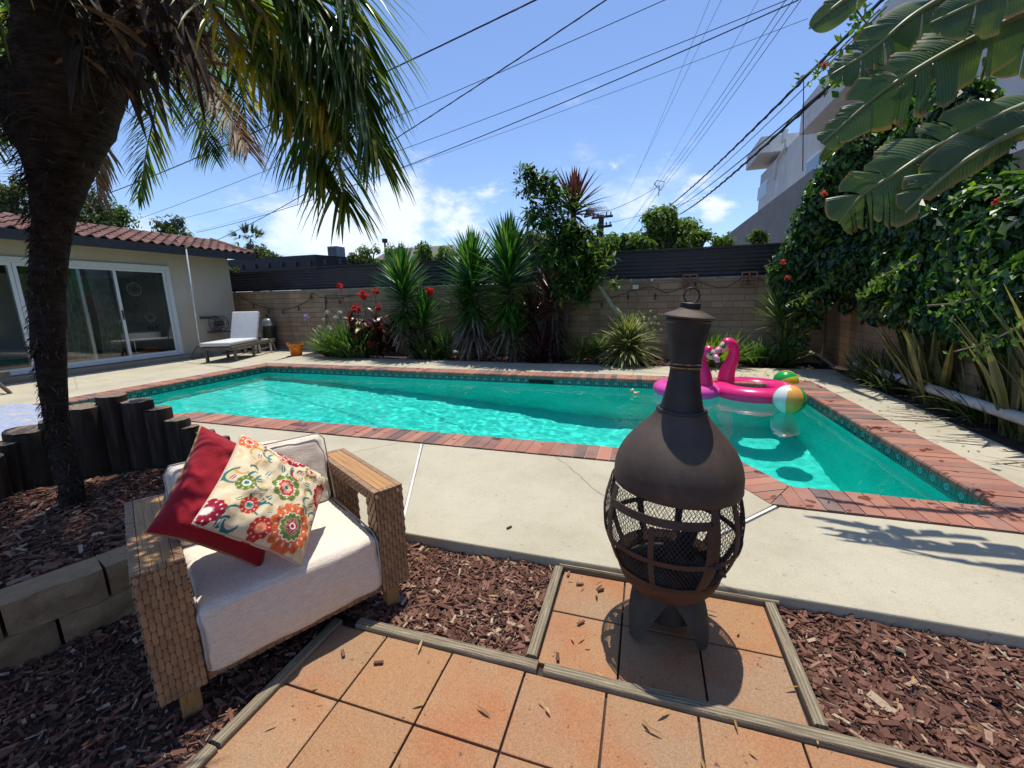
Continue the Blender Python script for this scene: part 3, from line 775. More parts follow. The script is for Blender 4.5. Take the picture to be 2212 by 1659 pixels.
for yk in (8.25, 7.45, 6.6, 5.85, 5.2, 4.55, 3.6, 2.9, 2.2):
    m = MB(); m.bbox((XH+.0, yk, 2.47), (XH+.36, yk+.045, 2.56), .004); m.build('rafter_tail', M_stuc, house)
# sliding doors: 4 panels, frame
fr = MB(); fx0, fx1 = XH-.06, XH+.035
fr.bbox((fx0, D0, DZ1-.10), (fx1, D1, DZ1), .006); fr.bbox((fx0, D0, DZ0), (fx1+.02, D1, DZ0+.05), .006); fr.bbox((fx0, D1-.075, DZ0+.052), (fx1, D1, DZ1-.102), .006); fr.bbox((fx0, D0, DZ0+.052), (fx1, D0+.075, DZ1-.102), .006)
door = fr.build('sliding_door', M_white, house)
def glassmat():
    t = NT('window_glass'); gl = t.n('BsdfGlossy'); gl.inputs['Roughness'].default_value = .0; gl.inputs[0].default_value = (1, 1, 1, 1)
    tr = t.n('BsdfTransparent'); tr.inputs[0].default_value = (.95, .97, .96, 1)
    fz = t.n('Fresnel'); fz.inputs[0].default_value = 1.5; mx = t.n('MixShader'); t.lk(fz.outputs[0], mx.inputs[0]); t.lk(tr.outputs[0], mx.inputs[1]); t.lk(gl.outputs[0], mx.inputs[2]); t.lk(mx.outputs[0], t.out.inputs[0]); return t.m
M_glass = glassmat()
def stile(y0, y1, x):
    pass
pans = [(D1-1.43, D1-.08, XH-.035, False), (D1-2.78, D1-1.37, XH-.005, True), (D1-4.10, D1-2.72, XH-.035, False), (D1-5.35, D1-4.06, XH-.005, True)]
yh = XP(272, 700, XH).y; yi = XP(190, 700, XH).y; yl = XP(45, 680, XH).y
pans = [(yh-.06, D1-.08, XH-.04, False), (yi-.9, yh, XH-.008, True), (yl-.03, yi+.06, XH-.04, False), (1.98, yl+.03, XH-.008, False)]
print('panels', yh, yi, yl)
for (ya, yb, xx, hd) in pans:
    z0, z1 = DZ0+.052, DZ1-.102; s = .055
    m = MB(); m.bbox((xx-.012, ya, z0), (xx+.018, yb, z0+s), .004); m.bbox((xx-.012, ya, z1-s), (xx+.018, yb, z1), .004); m.bbox((xx-.012, ya, z0+s+.001), (xx+.018, ya+s, z1-s-.001), .004); m.bbox((xx-.012, yb-s, z0+s+.001), (xx+.018, yb, z1-s-.001), .004)
    po = m.build('door_panel', M_white, house)
    g = MB(); g.box((xx, ya+s-.004, z0+s-.004), (xx+.006, yb-s+.004, z1-s+.004)); g.build('glass', M_glass, po)
    if hd:
        h = MB(); h.bbox((xx+.019, yb-.042, 1.0), (xx+.045, yb-.018, 1.2), .008); h.build('handle', plain('black_handle', (.02, .02, .02), .4), po)
# room behind the glass
M_room = plain('room_wall', (.76, .80, .80), .9, var=.05)
rm = MB(); rx0, rx1, ry0, ry1 = XH-3.4, XH-.152, 1.2, 8.1
rm.add([(rx0, ry0, .1), (rx1, ry0, .1), (rx1, ry1, .1), (rx0, ry1, .1), (rx0, ry0, 2.5), (rx1, ry0, 2.5), (rx1, ry1, 2.5), (rx0, ry1, 2.5)], [(0, 3, 2, 1), (4, 5, 6, 7), (0, 1, 5, 4), (3, 7, 6, 2), (0, 4, 7, 3)][0:1]+[(4, 5, 6, 7), (0, 1, 5, 4), (2, 3, 7, 6), (3, 0, 4, 7)])
rm.build('room', M_room, house)
m = MB(); m.add([(rx0+.01, ry0+.01, .112), (rx1, ry0+.01, .112), (rx1, ry1-.01, .112), (rx0+.01, ry1-.01, .112)], [(0, 1, 2, 3)]); m.build('room_floor', plain('dark_floor', (.07, .055, .045), .4), house)
# curtains
M_curt = leafmat('sheer_curtain', [(0, (.55, .56, .54)), (1, (.60, .61, .59))], .9, .4, (1, 1, 1), .1)
def curtain(y0, y1, lab):
    m = MB(); n = 60; rows = []
    for z in (.14, 1.0, 2.08):
        rows.append([(XH-.24+.035*sin(i*.9)+.02*noise.noise(Vector((i*.3, z, y0))), y0+(y1-y0)*i/n+(.05 if z == 1.0 else 0), z) for i in range(n+1)])
    m.grid(rows); o = m.build('curtain', M_curt, smooth=True); tag(o, lab, 'curtain', 'curtains behind the sliding doors')
curtain(5.86, 6.22, 'bunched white curtain beside the open right door panel, above the white round table')
curtain(5.0, 5.75, 'sheer curtain hanging behind the middle door panel with the black handle')
# round white table in the room
tb_ = thing('round_table', 'white round pedestal table seen through the right door pane', 'table', (XH-.75, 6.78, .112))
m = MB(); m.world = False; m.lathe([(0, .40), (.50, .40), (.52, .41), (.52, .56), (.50, .575), (0, .575)], 32); m.build('tabletop', plain('white_laminate', (.75, .75, .74), .4, var=.03), tb_, smooth=40)
m = MB(); m.world = False; m.lathe([(0, 0), (.22, 0), (.2, .03), (.03, .06), (.03, .40)], 20); m.build('pedestal', plain('chrome', (.6, .6, .6), .25, 1.0), tb_, smooth=40)
# dream catchers hanging by the door
M_dk = plain('dark_feather', (.05, .045, .045), .9); M_hoop = plain('hoop_string', (.45, .42, .38), .8)
def catcher(y, z, r, lab, drop):
    t = thing('dream_catcher', lab, 'dream catcher', group='dream catchers hanging by the window')
    x = XH-.30; m = MB(); m.tube([(x, y+r*cos(a*pi/12), z+r*sin(a*pi/12)) for a in range(25)], .009, 6); 
    for k in range(9):
        a = 2*pi*k/9; b = a+2*pi*3/9; m.tube([(x, y+r*cos(a), z+r*sin(a)), (x, y+r*cos(b), z+r*sin(b))], .002, 4)
    m.tube([(x, y, z+r), (x, y, min(2.08, z+r+.5))], .003, 4); m.build('hoop', M_hoop, t)
    f = MB()
    for k in range(3):
        yy = y+(k-1)*r*.8; zz = z-r*(1 if k == 1 else .65); f.tube([(x, yy, zz), (x, yy, zz-drop*.5)], .003, 4); f.tube([(x, yy, zz-drop*.45), (x+.01, yy+.01, zz-drop*.7), (x, yy, zz-drop)], [.006, .024, .002], 6, flat=.3)
    f.build('feathers', M_dk, t)
catcher(6.72, 1.66, .14, 'larger dream catcher with pale hoop hanging at the top of the right pane', .30)
catcher(6.95, 1.02, .10, 'smaller dream catcher hanging lower in the right pane', .26)
m = MB()
for (c, r) in (((0, 0, .22), .22), ((.05, .12, .52), .16), ((-.05, -.05, .10), .17)): m.sphere(c, r, seg=16, rings=10)
o = m.build('plush_toy', plain('pale_plush', (.42, .45, .44), .95, bump=.8, bscale=40)); o.location = (XH-.55, 3.42, .112); tag(o, 'pale plush toy slumped behind the glass, left of the palm trunk', 'toy')

# net leaning on the eave
nt_ = thing('pool_net', 'long white pole pool skimmer net leaning against the eave', 'pool net')
p0 = Vector((-10.33, 7.42, .30)); p1 = Vector((XE+.02, 7.45, 2.66))
m = MB(); m.tube([p0, p1], .016, 10); m.build('pole', plain('white_aluminium', (.60, .62, .66), .4, .3), nt_, smooth=True)
m = MB(); m.tube([p1-Vector((0, 0, .10)), p1], .02, 8); m.build('grip', plain('tan_grip', (.36, .28, .18), .7), nt_)
hoop = [(0, 0, .30), (.09, .0, .27), (.22, .02, .13), (.25, .03, .03), (.2, .03, .005), (0, .03, 0), (-.2, .03, .005), (-.25, .03, .03), (-.22, .02, .13), (-.09, 0, .27), (0, 0, .30)]
hp = [Vector((-10.33 + q[1], 7.42+q[0], q[2])) for q in hoop]; hpc = bez(hp, 50)
m = MB(); m.tube(hpc, .010, 8); m.build('net_frame', plain('black_plastic', (.03, .03, .03), .5), nt_, smooth=True)
m = MB()
for k in range(-8, 9):
    y = 7.42+k*.03; w = .28*(1-abs(k/9)**2.2)+.0
    m.tube([(-10.33+.02, y, .01), (-10.36-.06, y, w*.5), (-10.33, y, w)], .0016, 3, False)
for k in range(1, 10):
    z = .03*k; hw = .25*(1-(z/.31)**2.0)+.02; m.tube([(-10.33, 7.42-hw, z), (-10.40, 7.42, z), (-10.33, 7.42+hw, z)], .0016, 3, False)
m.build('mesh', plain('grey_mesh', (.10, .10, .095), .8), nt_)
# wrought hose reel on the wall
hr = thing('hose_reel', 'rusty scrollwork metal hose reel mounted on the stucco wall', 'hose reel')
M_iron = plain('rusty_iron', (.085, .07, .065), .7, .3, var=.4, scale=30)
hx = XH+.02; m = MB()
for dx in (.06, .26):
    c = (hx+dx, 8.22, .80); R0_ = .19
    m.tube([(c[0], c[1]+R0_*cos(a*pi/12), c[2]+R0_*sin(a*pi/12)) for a in range(25)], .009, 6)
    for k in range(6):
        a = 2*pi*k/6; pts = []
        for s in range(9):
            q = s/8; aa = a+1.4*q; pts.append((c[0], c[1]+(R0_*q)*cos(aa), c[2]+(R0_*q)*sin(aa)))
        m.tube(pts, .007, 5)
m.build('wheel', M_iron, hr)
m = MB(); m.tube([(hx+.06, 8.22, .8), (hx+.26, 8.22, .8)], .07, 12); m.build('drum', M_iron, hr)
m = MB(); m.bbox((hx-.015, 7.87, .93), (hx+.30, 7.93, .99), .008); m.bbox((hx-.015, 7.90, .955), (hx+.02, 8.35, .985), .005); m.bbox((hx-.01, 8.0, .57), (hx+.28, 8.42, .60), .008); m.build('bracket', M_iron, hr)

# door mat
o = slab([[(-9.9, 6.62), (-9.45, 6.62), (-9.45, 7.12), (-9.9, 7.12)]], 'door_mat', z=.012, th=.011, mat=plain('grey_mat', (.20, .17, .13), .95, bump=.8, bscale=120))
for v in o.data.vertices: pass
tag(o, 'flat grey brown mat on the deck in front of the house step', 'mat')
o.location = (-.42, -.12, 0); o.scale = (1.6, 1.2, 1)

# loungers
M_teak = plain('grey_teak', (.115, .10, .085), .8, var=.3, scale=18, bump=.4, bscale=70)
M_cush = plain('light_grey_cushion', (.50, .52, .53), .9, var=.06, scale=10, bump=.3, bscale=300)
def lounger(loc, rz, lab):
    t = thing('sun_lounger', lab, 'sun lounger', loc, rz, 'wooden sun loungers beside the house')
    # local +x is the head end
    def B(mb_): mb_.world = False; return mb_
    m = B(MB())
    for s in (-1, 1): m.bbox((-.95, s*.31-.02, .26), (.98, s*.31+.02, .34), .006)
    for x in (-.93, .1, .95): m.bbox((x-.02, -.289, .27), (x+.02, .289, .33), .005)
    for s in (-1, 1): m.bbox((-.3, s*.26-.012, .12), (.75, s*.26+.012, .15), .004)
    m.build('frame', M_teak, t)
    for x in (-.80, -.05 + .0, .80):
        for s in (-1, 1):
            if x == .80:
                l = B(MB()); l.tube([(x-.05, s*.345, .30), (x+.12, s*.345, 0)], .028, 4); l.build('leg', M_teak, t)
            else:
                l = B(MB()); l.bbox((x-.03, s*.29-.022, 0), (x+.03, s*.29+.022, .262), .006); l.build('leg', M_teak, t)
    m = B(MB())
    for k in range(9): m.bbox((-.9+k*.13, -.288, .336), (-.82+k*.13, .288, .352), .003)
    m.build('seat_slats', M_teak, t)
    m = B(MB()); m.bbox((-.98, -.30, .355), (.22, .30, .435), .03, seg=3); c1 = m.build('seat_cushion', M_cush, t, smooth=40)
    A = Matrix.Translation((.20, 0, .36)) @ Matrix.Rotation(RAD(-68), 4, 'Y')
    m = B(MB()); m.bbox((.0, -.30, .0), (.72, .30, .09), .03, A, seg=3); m.build('back_cushion', M_cush, t, smooth=40)
    m = B(MB()); m.bbox((-.02, -.29, -.03), (.70, .29, -.004), .006, A); m.build('backrest', M_teak, t)
    return t
fl = (G(457, 786)+G(513, 783))/2; 
dirl = Vector((1.0, .0)) 
# foot end faces the pool near the step; head end by the pump
hd = Vector((-9.75, 8.25)); ft = Vector((fl.x, fl.y))
L1 = lounger((-9.50, 7.83, 0), atan2(.78, -.42)*0+RAD(112), 'grey teak sun lounger with white cushion raised, beside the pool pump')
L1.scale = (1.06, 1.06, 1.04)
L2 = lounger((-9.6, 2.75, 0), RAD(92), 'sun lounger at the left edge below the sliding doors, only its end shows')
# ------------------------------------------------ pool equipment
M_pvc = plain('white_pvc', (.66, .66, .62), .35, var=.08, scale=8)
M_blk = plain('black_tank', (.022, .024, .026), .35)
eq = thing('pool_filter', 'tall black pool filter tank with domed lid against the block wall', 'pool filter', (-9.95, 9.12, 0))
def LB(): x = MB(); x.world = False; return x
m = LB(); m.lathe([(0, .02), (.14, .02), (.16, .06), (.165, .62), (.18, .64), (.18, .67)], 28); m.build('tank', M_blk, eq, smooth=40)
m = LB(); m.lathe([(.18, .672), (.182, .70), (.165, .72), (.15, .80), (.09, .87), (.03, .89), (0, .89)], 28); ld = m.build('lid', plain('grey_lid', (.11, .125, .13), .35), eq, smooth=40)
m = LB(); m.tube([(0, 0, .88), (0, 0, .96)], .022, 10); m.bbox((-.05, -.014, .955), (.05, .014, .985), .006); m.build('valve_knob', M_blk, ld)
m = LB(); m.bbox((-.20, -.05, .60), (-.16, .05, .68), .01); m.bbox((.16, -.05, .60), (.20, .05, .68), .01); m.build('clamp', M_blk, eq)
bx = thing('timer_box', 'rust brown timer box on a post beside the pool filter', 'timer box', (-9.86, 8.62, 0))
m = LB(); m.bbox((-.02, -.03, 0), (.07, .03, .42), .006); m.build('post', plain('rust_post', (.13, .05, .035), .85, var=.35), bx)
m = LB(); m.bbox((-.13, -.06, .42), (.11, .06, .90), .012); b0 = m.build('box', plain('pale_metal_box', (.40, .38, .34), .6), bx)
m = LB(); m.bbox((-.115, -.072, .435), (.095, -.0605, .885), .012); m.build('door', plain('rust_door', (.16, .06, .045), .8, var=.3), b0)
m = LB(); m.bbox((.02, -.078, .50), (.07, -.0725, .53), .002); m.build('label_plate', M_white, b0)
m = LB(); m.bbox((.115, -.05, .60), (.20, .05, .95), .01); m.build('switch_case', plain('grey_green_case', (.20, .22, .19), .6), bx)
m = LB()
for k in range(4): m.tube([(.02+.04*k-.1, -.02, .05), (.02+.04*k-.1, -.02+.01*k, .43)], .010, 6)
m.build('conduit', plain('grey_conduit', (.35, .36, .35), .5), bx)
pu = thing('pool_pump', 'black pool pump joined to white plastic pipes behind the lounger', 'pool pump', (-10.35, 8.75, 0))
m = LB(); m.tube([(-.20, 0, .30), (.10, 0, .30)], .085, 16); m.tube([(.08, 0, .30), (.24, 0, .30)], .065, 16); m.bbox((-.2, -.08, .03), (.2, .08, .2), .01); m.build('motor', M_blk, pu, smooth=40)
m = LB(); m.lathe([(0, .38), (.09, .38), (.1, .5), (.08, .56), (0, .57)], 16); m.build('strainer', M_blk, pu, smooth=40)
m = LB(); w = .026
for pts in ([(.0, -.05, .60), (.28, -.05, .60), (.36, -.05, .58), (.40, -.05, .52), (.40, -.05, .06)], [(.1, -.12, .33), (.45, -.12, .34), (.75, -.05, .34), (.80, -.02, .3), (.84, -.05, .0)], [(.12, -.2, .0), (.12, -.2, .36), (.02, -.2, .40), (.02, -.15, .5)], [(-.02, -.25, .16), (.5, -.25, .17)], [(.52, -.22, 0), (.52, -.22, .30), (.46, -.22, .34)], [(.62, -.2, .0), (.6, -.2, .34)]):
    q = []
    for i, p in enumerate(pts): q.append(p)
    m.tube(q, w, 10)
    for p in pts[1:-1]: m.tube([(p[0]-.03, p[1], p[2]), (p[0]+.03, p[1], p[2])], w*1.25, 10)
m.build('pipes', M_pvc, pu, smooth=40)
# orange bucket
bk = thing('bucket', 'orange flexible tub bucket beside the agapanthus clump', 'bucket', tuple(G(641, 768)))
m = LB(); m.lathe([(0, .0), (.115, .0), (.125, .01), (.165, .26), (.175, .262), (.172, .27), (.158, .268), (.12, .02), (0, .018)], 30); m.build('body', leafmat('orange_plastic', [(0, (.80, .27, .02)), (1, (.85, .30, .02))], .4, .25, (1.2, 1, .6)), bk, smooth=40)
for s in (0, pi):
    m = LB(); M4 = Matrix.Rotation(s+.3, 4, 'Z'); m.tube([M4 @ Vector(p) for p in ((.165, -.06, .255), (.19, -.045, .30), (.195, 0, .315), (.19, .045, .30), (.165, .06, .255))], .009, 8); m.build('handle', MATS['orange_plastic'], bk)
# ------------------------------------------------ armchair
random.seed(21)
CH = thing('wicker_armchair', 'woven wicker armchair with white cushions and teak armrests beside the fire pit', 'armchair', (-1.41, .70, 0), atan2(.873, .488))
# local: x across the seat (0..0.88), y to the back (0..), z up
M_wick = plain('tan_wicker', (.30, .175, .090), .5, var=.25, scale=30, bump=.25, bscale=120, island=.15)
M_gap = plain('wicker_gap_shade', (.13, .072, .04), .9)  # darker backing colour painted as shade between the strands
M_teakA = None
def teakmat():
    t = NT('teak_slats'); v = t.co(); g = t.noise(t.mapv(v, (160, 6, 20)), 1, 4, .6)
    c = t.ramp(g, [(.3, (.30, .15, .055)), (.6, (.44, .24, .09)), (.8, (.52, .30, .13))]); t.bsdf(c, .5, 0, t.bump(g, .3, .002), .3); return t.m
M_teakA = teakmat()
def weave(m, o, u, v, w, h, cw=.0156, ch=.048):
    """staggered woven strands over a rectangle (real relief)"""
    o, u, v = Vector(o), Vector(u), Vector(v); n = u.cross(v).normalized()
    nc = max(1, round(w/cw)); cw = w/nc; nr = int(math.ceil(h/ch))+1
    for i in range(nc):
        for j in range(-1, nr):
            y0 = (j+(i % 2)*.5)*ch; y1 = y0+ch*.96; y0, y1 = max(0, y0), min(h, y1)
            if y1-y0 < .006: continue
            x0, x1 = i*cw+.0005, (i+1)*cw-.0005; t0, t1 = .0052, .0003    # one end proud, the other tucked
            vs = []
            for (yy, tt, sh) in ((y0, t0, .15), (y0+.004, t0+.001, 0), ((y0+y1)/2, t0*.8, 0), (y1, t1, 0)):
                for (k, dd) in ((0, -.0018), (.5, 0), (1, -.0018)):
                    xx = x0+(x1-x0)*(k+(.5-k)*sh); vs.append(o+u*xx+v*yy+n*(tt+dd))
            vs += [o+u*x0+v*y0, o+u*((x0+x1)/2)+v*y0, o+u*x1+v*y0]
            fs = [(r*3+c, r*3+c+1, (r+1)*3+c+1, (r+1)*3+c) for r in range(3) for c in range(2)] + [(12, 13, 1, 0), (13, 14, 2, 1)]
            m.add(vs, fs)
def cb_box(m, a, b): m.box(a, b)
def LM(): x = MB(); x.world = False; return x
ZB, ZT = .04, .50
for s in (0, 1):
    x0 = 0 if s == 0 else .755; x1 = x0+.125
    m = LM()
    m.box((x0, 0, ZB), (x1, .085, ZT-.002), mi=1); m.box((x0, .50, ZB), (x1, .64, ZT-.002), mi=1); m.box((x0, .086, ZT-.045), (x1, .499, ZT-.0025), mi=1)
    # front: strands hang down, so v points up from the bottom with proud ends low
    weave(m, (x0, 0, ZB), (1, 0, 0), (0, 0, 1), .125, ZT-ZB-.006)
    weave(m, (x0, .085, ZB), (0, -1, 0), (0, 0, 1), .085, ZT-ZB-.004)           # outer/left side of front panel
    weave(m, (x1, 0, ZB), (0, 1, 0), (0, 0, 1), .085, ZT-ZB-.004)
    weave(m, (x0, .64, ZB), (0, -1, 0), (0, 0, 1), .14, ZT-ZB-.004); weave(m, (x1, .50, ZB), (0, 1, 0), (0, 0, 1), .14, ZT-ZB-.004)
    weave(m, (x0, .50, ZB), (1, 0, 0), (0, 0, 1), .125, ZT-ZB-.05)
    weave(m, (x0, .499, ZT-.045), (0, -1, 0), (0, 0, 1), .413, .043, .02, .022); weave(m, (x1, .086, ZT-.045), (0, 1, 0), (0, 0, 1), .413, .043, .02, .022)
    # border round the teak inlay
    weave(m, (x0, 0, ZT-.002), (0, 1, 0), (-1, 0, 0), .64, -.0, .02, .018) if False else None
    for k in range(32):
        y = .02*k
        m.bbox((x0-.003, y+.0008, ZT-.006), (x0+.022, y+.0192, ZT+.0045), .003); m.bbox((x1-.022, y+.0008, ZT-.006), (x1+.003, y+.0192, ZT+.0045), .003)
    for k in range(4):
        x = x0+.023+k*.02; m.bbox((x, -.003, ZT-.006), (x+.019, .022, ZT+.0045), .003); m.bbox((x, .618, ZT-.006), (x+.019, .643, ZT+.0045), .003)
    arm = m.build('armrest', [M_wick, M_gap], CH)
    m = LM()
    for k in range(3): m.bbox((x0+.0235+k*.0262, .0235, ZT-.01), (x0+.0235+k*.0262+.0257, .6165, ZT+.0035), .001)
    m.build('teak_inlay', M_teakA, arm)
m = LM()
m.box((.126, .02, .04), (.754, .62, .10), mi=1); weave(m, (.126, .02, .035), (1, 0, 0), (0, 0, 1), .628, .06, .03, .014)
m.box((.126, .60, .1), (.754, .64, .46), mi=1); weave(m, (.754, .64, .1), (-1, 0, 0), (0, 0, 1), .628, .36)
m.build('seat_frame', [M_wick, M_gap], CH)
for (x, y) in ((.075, .035), (.735+.07, .035), (.075, .60), (.805, .60)):
    l = LM(); l.bbox((x-.028, y-.028, ZP-.015), (x+.028, y+.028, ZB-.001), .003); l.build('leg', M_teakA, CH)
def softbox(a, b, r, n=28, puff=0.0, wr=.004, seed=0, A=None, freq=7):
    """rounded, slightly creased cushion"""
    m = LM(); ce = Vector([(p+q)/2 for p, q in zip(a, b)]); hs = Vector([abs(q-p)/2 for p, q in zip(a, b)])
    def pt(d):   # d in cube surface coords -1..1
        q = Vector([d[i]*hs[i] for i in range(3)]); inn = Vector([max(-(hs[i]-r), min(hs[i]-r, q[i])) for i in range(3)])
        nr = q-inn
        if nr.length > 1e-9: q = inn+nr.normalized()*r
        big = [i for i in range(3) if abs(abs(d[i])-1) < 1e-6]
        for i in big:
            o = [k for k in range(3) if k != i]; f = (1-d[o[0]]**2)*(1-d[o[1]]**2); q[i] += math.copysign(puff*f*(hs[o[0]]*hs[o[1]]*4)**.5, d[i])
        w = wr*(noise.noise(Vector(q)*freq+Vector((seed, 0, 0)))+.5*noise.noise(Vector(q)*freq*2.7+Vector((0, seed, 0))))
        dirn = (q.normalized() if q.length > 0 else q); q = q+dirn*w
        q = q+ce
        return A @ q if A else q
    for ax in range(3):
        for sg in (-1, 1):
            o = [k for k in range(3) if k != ax]; P_ = []
            for i in range(n+1):
                row = []
                for j in range(n+1):
                    d = [0, 0, 0]; d[ax] = sg; d[o[0]] = sin((-1+2*i/n)*pi/2); d[o[1]] = sin((-1+2*j/n)*pi/2); row.append(tuple(pt(d)))
                P_.append(row)
            if (sg == 1) != (ax == 1): P_ = [row for row in P_]
            else: P_ = P_[::-1]
            m.grid(P_)
    return m
def fabric(name, col, s=210):
    t = NT(name); v = t.co(); n1 = t.noise(t.mapv(v, (1, .15, 1)), s, 2, .6); n2 = t.noise(t.mapv(v, (.15, 1, 1)), s, 2, .6)
    f = t.math('MULTIPLY', t.math('ADD', n1, n2), .5); c = t.mix(t.rng(f, .38, .62), tuple(x*.84 for x in col), tuple(min(1, x*1.06) for x in col))
    t.bsdf(c, .95, 0, t.bump(f, .6, .004), .15, Sheen_Weight=.15); return t.m
M_seat = fabric('cream_cushion_fabric', (.74, .65, .54)); M_pipe = fabric('cushion_piping', (.42, .40, .37))
sm = softbox((.128, -.015, .062), (.752, .56, .315), .032, 44, .018, .010, 3)
seat = sm.build('seat_cushion', M_seat, CH, smooth=True, weld=True)
for x in (.135, .745):
    m = LM(); m.tube([(x, -.012, .09), (x, -.016, .20), (x, -.008, .29), (x, .03, .318), (x, .25, .322), (x, .5, .318)], .0035, 6); m.build('piping', M_pipe, seat, smooth=True)
A = Matrix.Translation((.0, .455, .325)) @ Matrix.Rotation(RAD(-14), 4, 'X')
sm = softbox((.135, -.0, -.02), (.745, .135, .33), .045, 40, .03, .016, 8, A)
bcush = sm.build('back_cushion', M_seat, CH, smooth=True, weld=True)
m = LM(); m.tube([A @ Vector(p) for p in ((.75, .0, .0), (.752, .0, .30), (.73, .0, .333), (.4, -.004, .336), (.15, 0, .333), (.13, 0, .30), (.128, 0, 0))], .0035, 6); m.build('piping', M_pipe, bcush, smooth=True)

# pillows (corner order: top, left, bottom, right)
def pillow(name, C4, T, mat, lab, N=90, pull=.07, paint=None, seed=0, pipe_mat=None, wr=.012):
    C4 = [Vector(c) for c in C4]; ctr = sum(C4, Vector())/4; S = ((C4[2]+C4[3])-(C4[0]+C4[1]))/4; Tv = ((C4[0]+C4[3])-(C4[1]+C4[2]))/4
    nrm = S.cross(Tv).normalized()
    def pt(s, t, side):
        x = s*(1-pull*(1-t*t)); y = t*(1-pull*(1-s*s))
        h = T*max(0, (1-s*s)*(1-t*t))**.42
        w = noise.noise(Vector((s*2.2+seed, t*2.2, side)))*wr + noise.noise(Vector((s*5+seed, t*5, side)))*wr*.45
        crease = -wr*.9*max(0, 1-abs((s-t*.3+.2))*5)*(1-t*t)*.5
        return ctr + S*x + Tv*y + nrm*side*(h + (w+crease)*(1-max(abs(s), abs(t))**4)) + nrm*.012*sin(s*2+seed)
    m = MB(); cols = []
    for side in (1, -1):
        rows = []
        for i in range(N+1):
            rows.append([pt(sin((-1+2*i/N)*pi/2), sin((-1+2*j/N)*pi/2), side) for j in range(N+1)])
            if paint: cols += [paint(sin((-1+2*i/N)*pi/2), sin((-1+2*j/N)*pi/2)) for j in range(N+1)]
        if side == -1: rows = rows[::-1]; 
        m.grid([[tuple(p) for p in r_] for r_ in rows])
    o = m.build(name, mat, smooth=True)
    if paint:
        # back rows were reversed: reorder
        k = (N+1)*(N+1); f = cols[:k]; b = cols[k:]; b = [b[(N-i)*(N+1)+j] for i in range(N+1) for j in range(N+1)]
        at = o.data.color_attributes.new('print', 'FLOAT_COLOR', 'POINT')
        at.data.foreach_set('color', [c for q in f+b for c in (*q, 1)])
    tag(o, lab, 'pillow')
    if pipe_mat:
        pts = []
        for (a, b) in (((-1, 1), (-1, -1)), ((-1, -1), (1, -1)), ((1, -1), (1, 1)), ((1, 1), (-1, 1))):
            for k in range(20):
                q = k/20; pts.append(pt(a[0]+(b[0]-a[0])*q, a[1]+(b[1]-a[1])*q, 1))
        pts.append(pts[0]); mm = MB(); mm.tube(pts, .0045, 6); mm.build('piping', pipe_mat, o, smooth=True)
    return o
M_red = fabric('crimson_chenille', (.30, .012, .022), 260); M_gold = plain('gold_cord', (.40, .22, .09), .8, var=.3, scale=200)
fn = Vector((.80, -.08, .50)).normalized(); fp = Vector((-1.33, 1.12, .56)) - fn*.115
def onp(x, y):
    d = ray(x, y); o = Vector((0, 0, H)); return o + d*((fp-o).dot(fn)/d.dot(fn))
RC = [onp(423, 926), onp(321, 1147), onp(560, 1232), onp(640, 1010)]
print('red', [(a-b).length for a, b in zip(RC, RC[1:]+RC[:1])], RC)
pillow('throw_pillow', RC, .095, M_red, 'crimson pillow with gold cord edge, leaning behind the floral pillow on the armchair', 60, .08, None, 3.1, M_gold, .034)
# floral print
def reg(px, py):
    """place on the print measured from the corner frame"""
    d = (px-802, py-475); a, b, c, e = 222.5, 107.5, 117.5, -207.5; det = a*e-b*c
    return ((d[0]*e-b*d[1])/det, (a*d[1]-c*d[0])/det)
CREAM = (.72, .60, .40); RED = (.56, .05, .03); ORG = (.72, .16, .05); CRIM = (.33, .015, .04); GRN = (.16, .22, .04); TEAL = (.03, .17, .17); WHT = (.85, .80, .68); PINK = (.75, .28, .18); GOLD = (.60, .36, .10)
FL = []
def flower(px, py, R, pet, rings): FL.append((*reg(px, py), R*.88, pet, rings))
flower(820, 470, .34, 8, [(.16, TEAL), (.22, WHT), (.42, PINK), (.60, RED), (.66, WHT), (1.0, GRN)])
flower(835, 655, .50, 14, [(.10, CRIM), (.16, WHT), (.34, CRIM), (.40, GRN), (.55, GRN), (.60, WHT), (1.0, ORG)])
flower(1050, 520, .36, 12, [(.12, GRN), (.35, WHT), (.55, PINK), (.6, WHT), (.8, ORG), (1.0, CRIM)])
flower(925, 265, .42, 14, [(.15, TEAL), (.25, WHT), (.45, ORG), (.55, RED), (.62, WHT), (1.0, CRIM)])
flower(650, 535, .19, 10, [(.35, TEAL), (.45, WHT), (1.0, RED)])
flower(640, 430, .19, 9, [(.3, TEAL), (.45, WHT), (1.0, GRN)])
flower(838, 308, .13, 6, [(.4, CRIM), (.5, WHT), (1.0, PINK)])
flower(975, 388, .17, 9, [(.4, CRIM), (.5, WHT), (.75, PINK), (1.0, GRN)])
flower(505, 525, .28, 12, [(.3, WHT), (.6, CRIM), (1.0, CRIM)])
flower(700, 205, .20, 8, [(.4, RED), (.5, WHT), (1.0, ORG)])
flower(1010, 690, .25, 10, [(.3, GRN), (.5, WHT), (1.0, ORG)])
flower(700, 640, .22, 10, [(.3, ORG), (.5, PINK), (1.0, RED)])
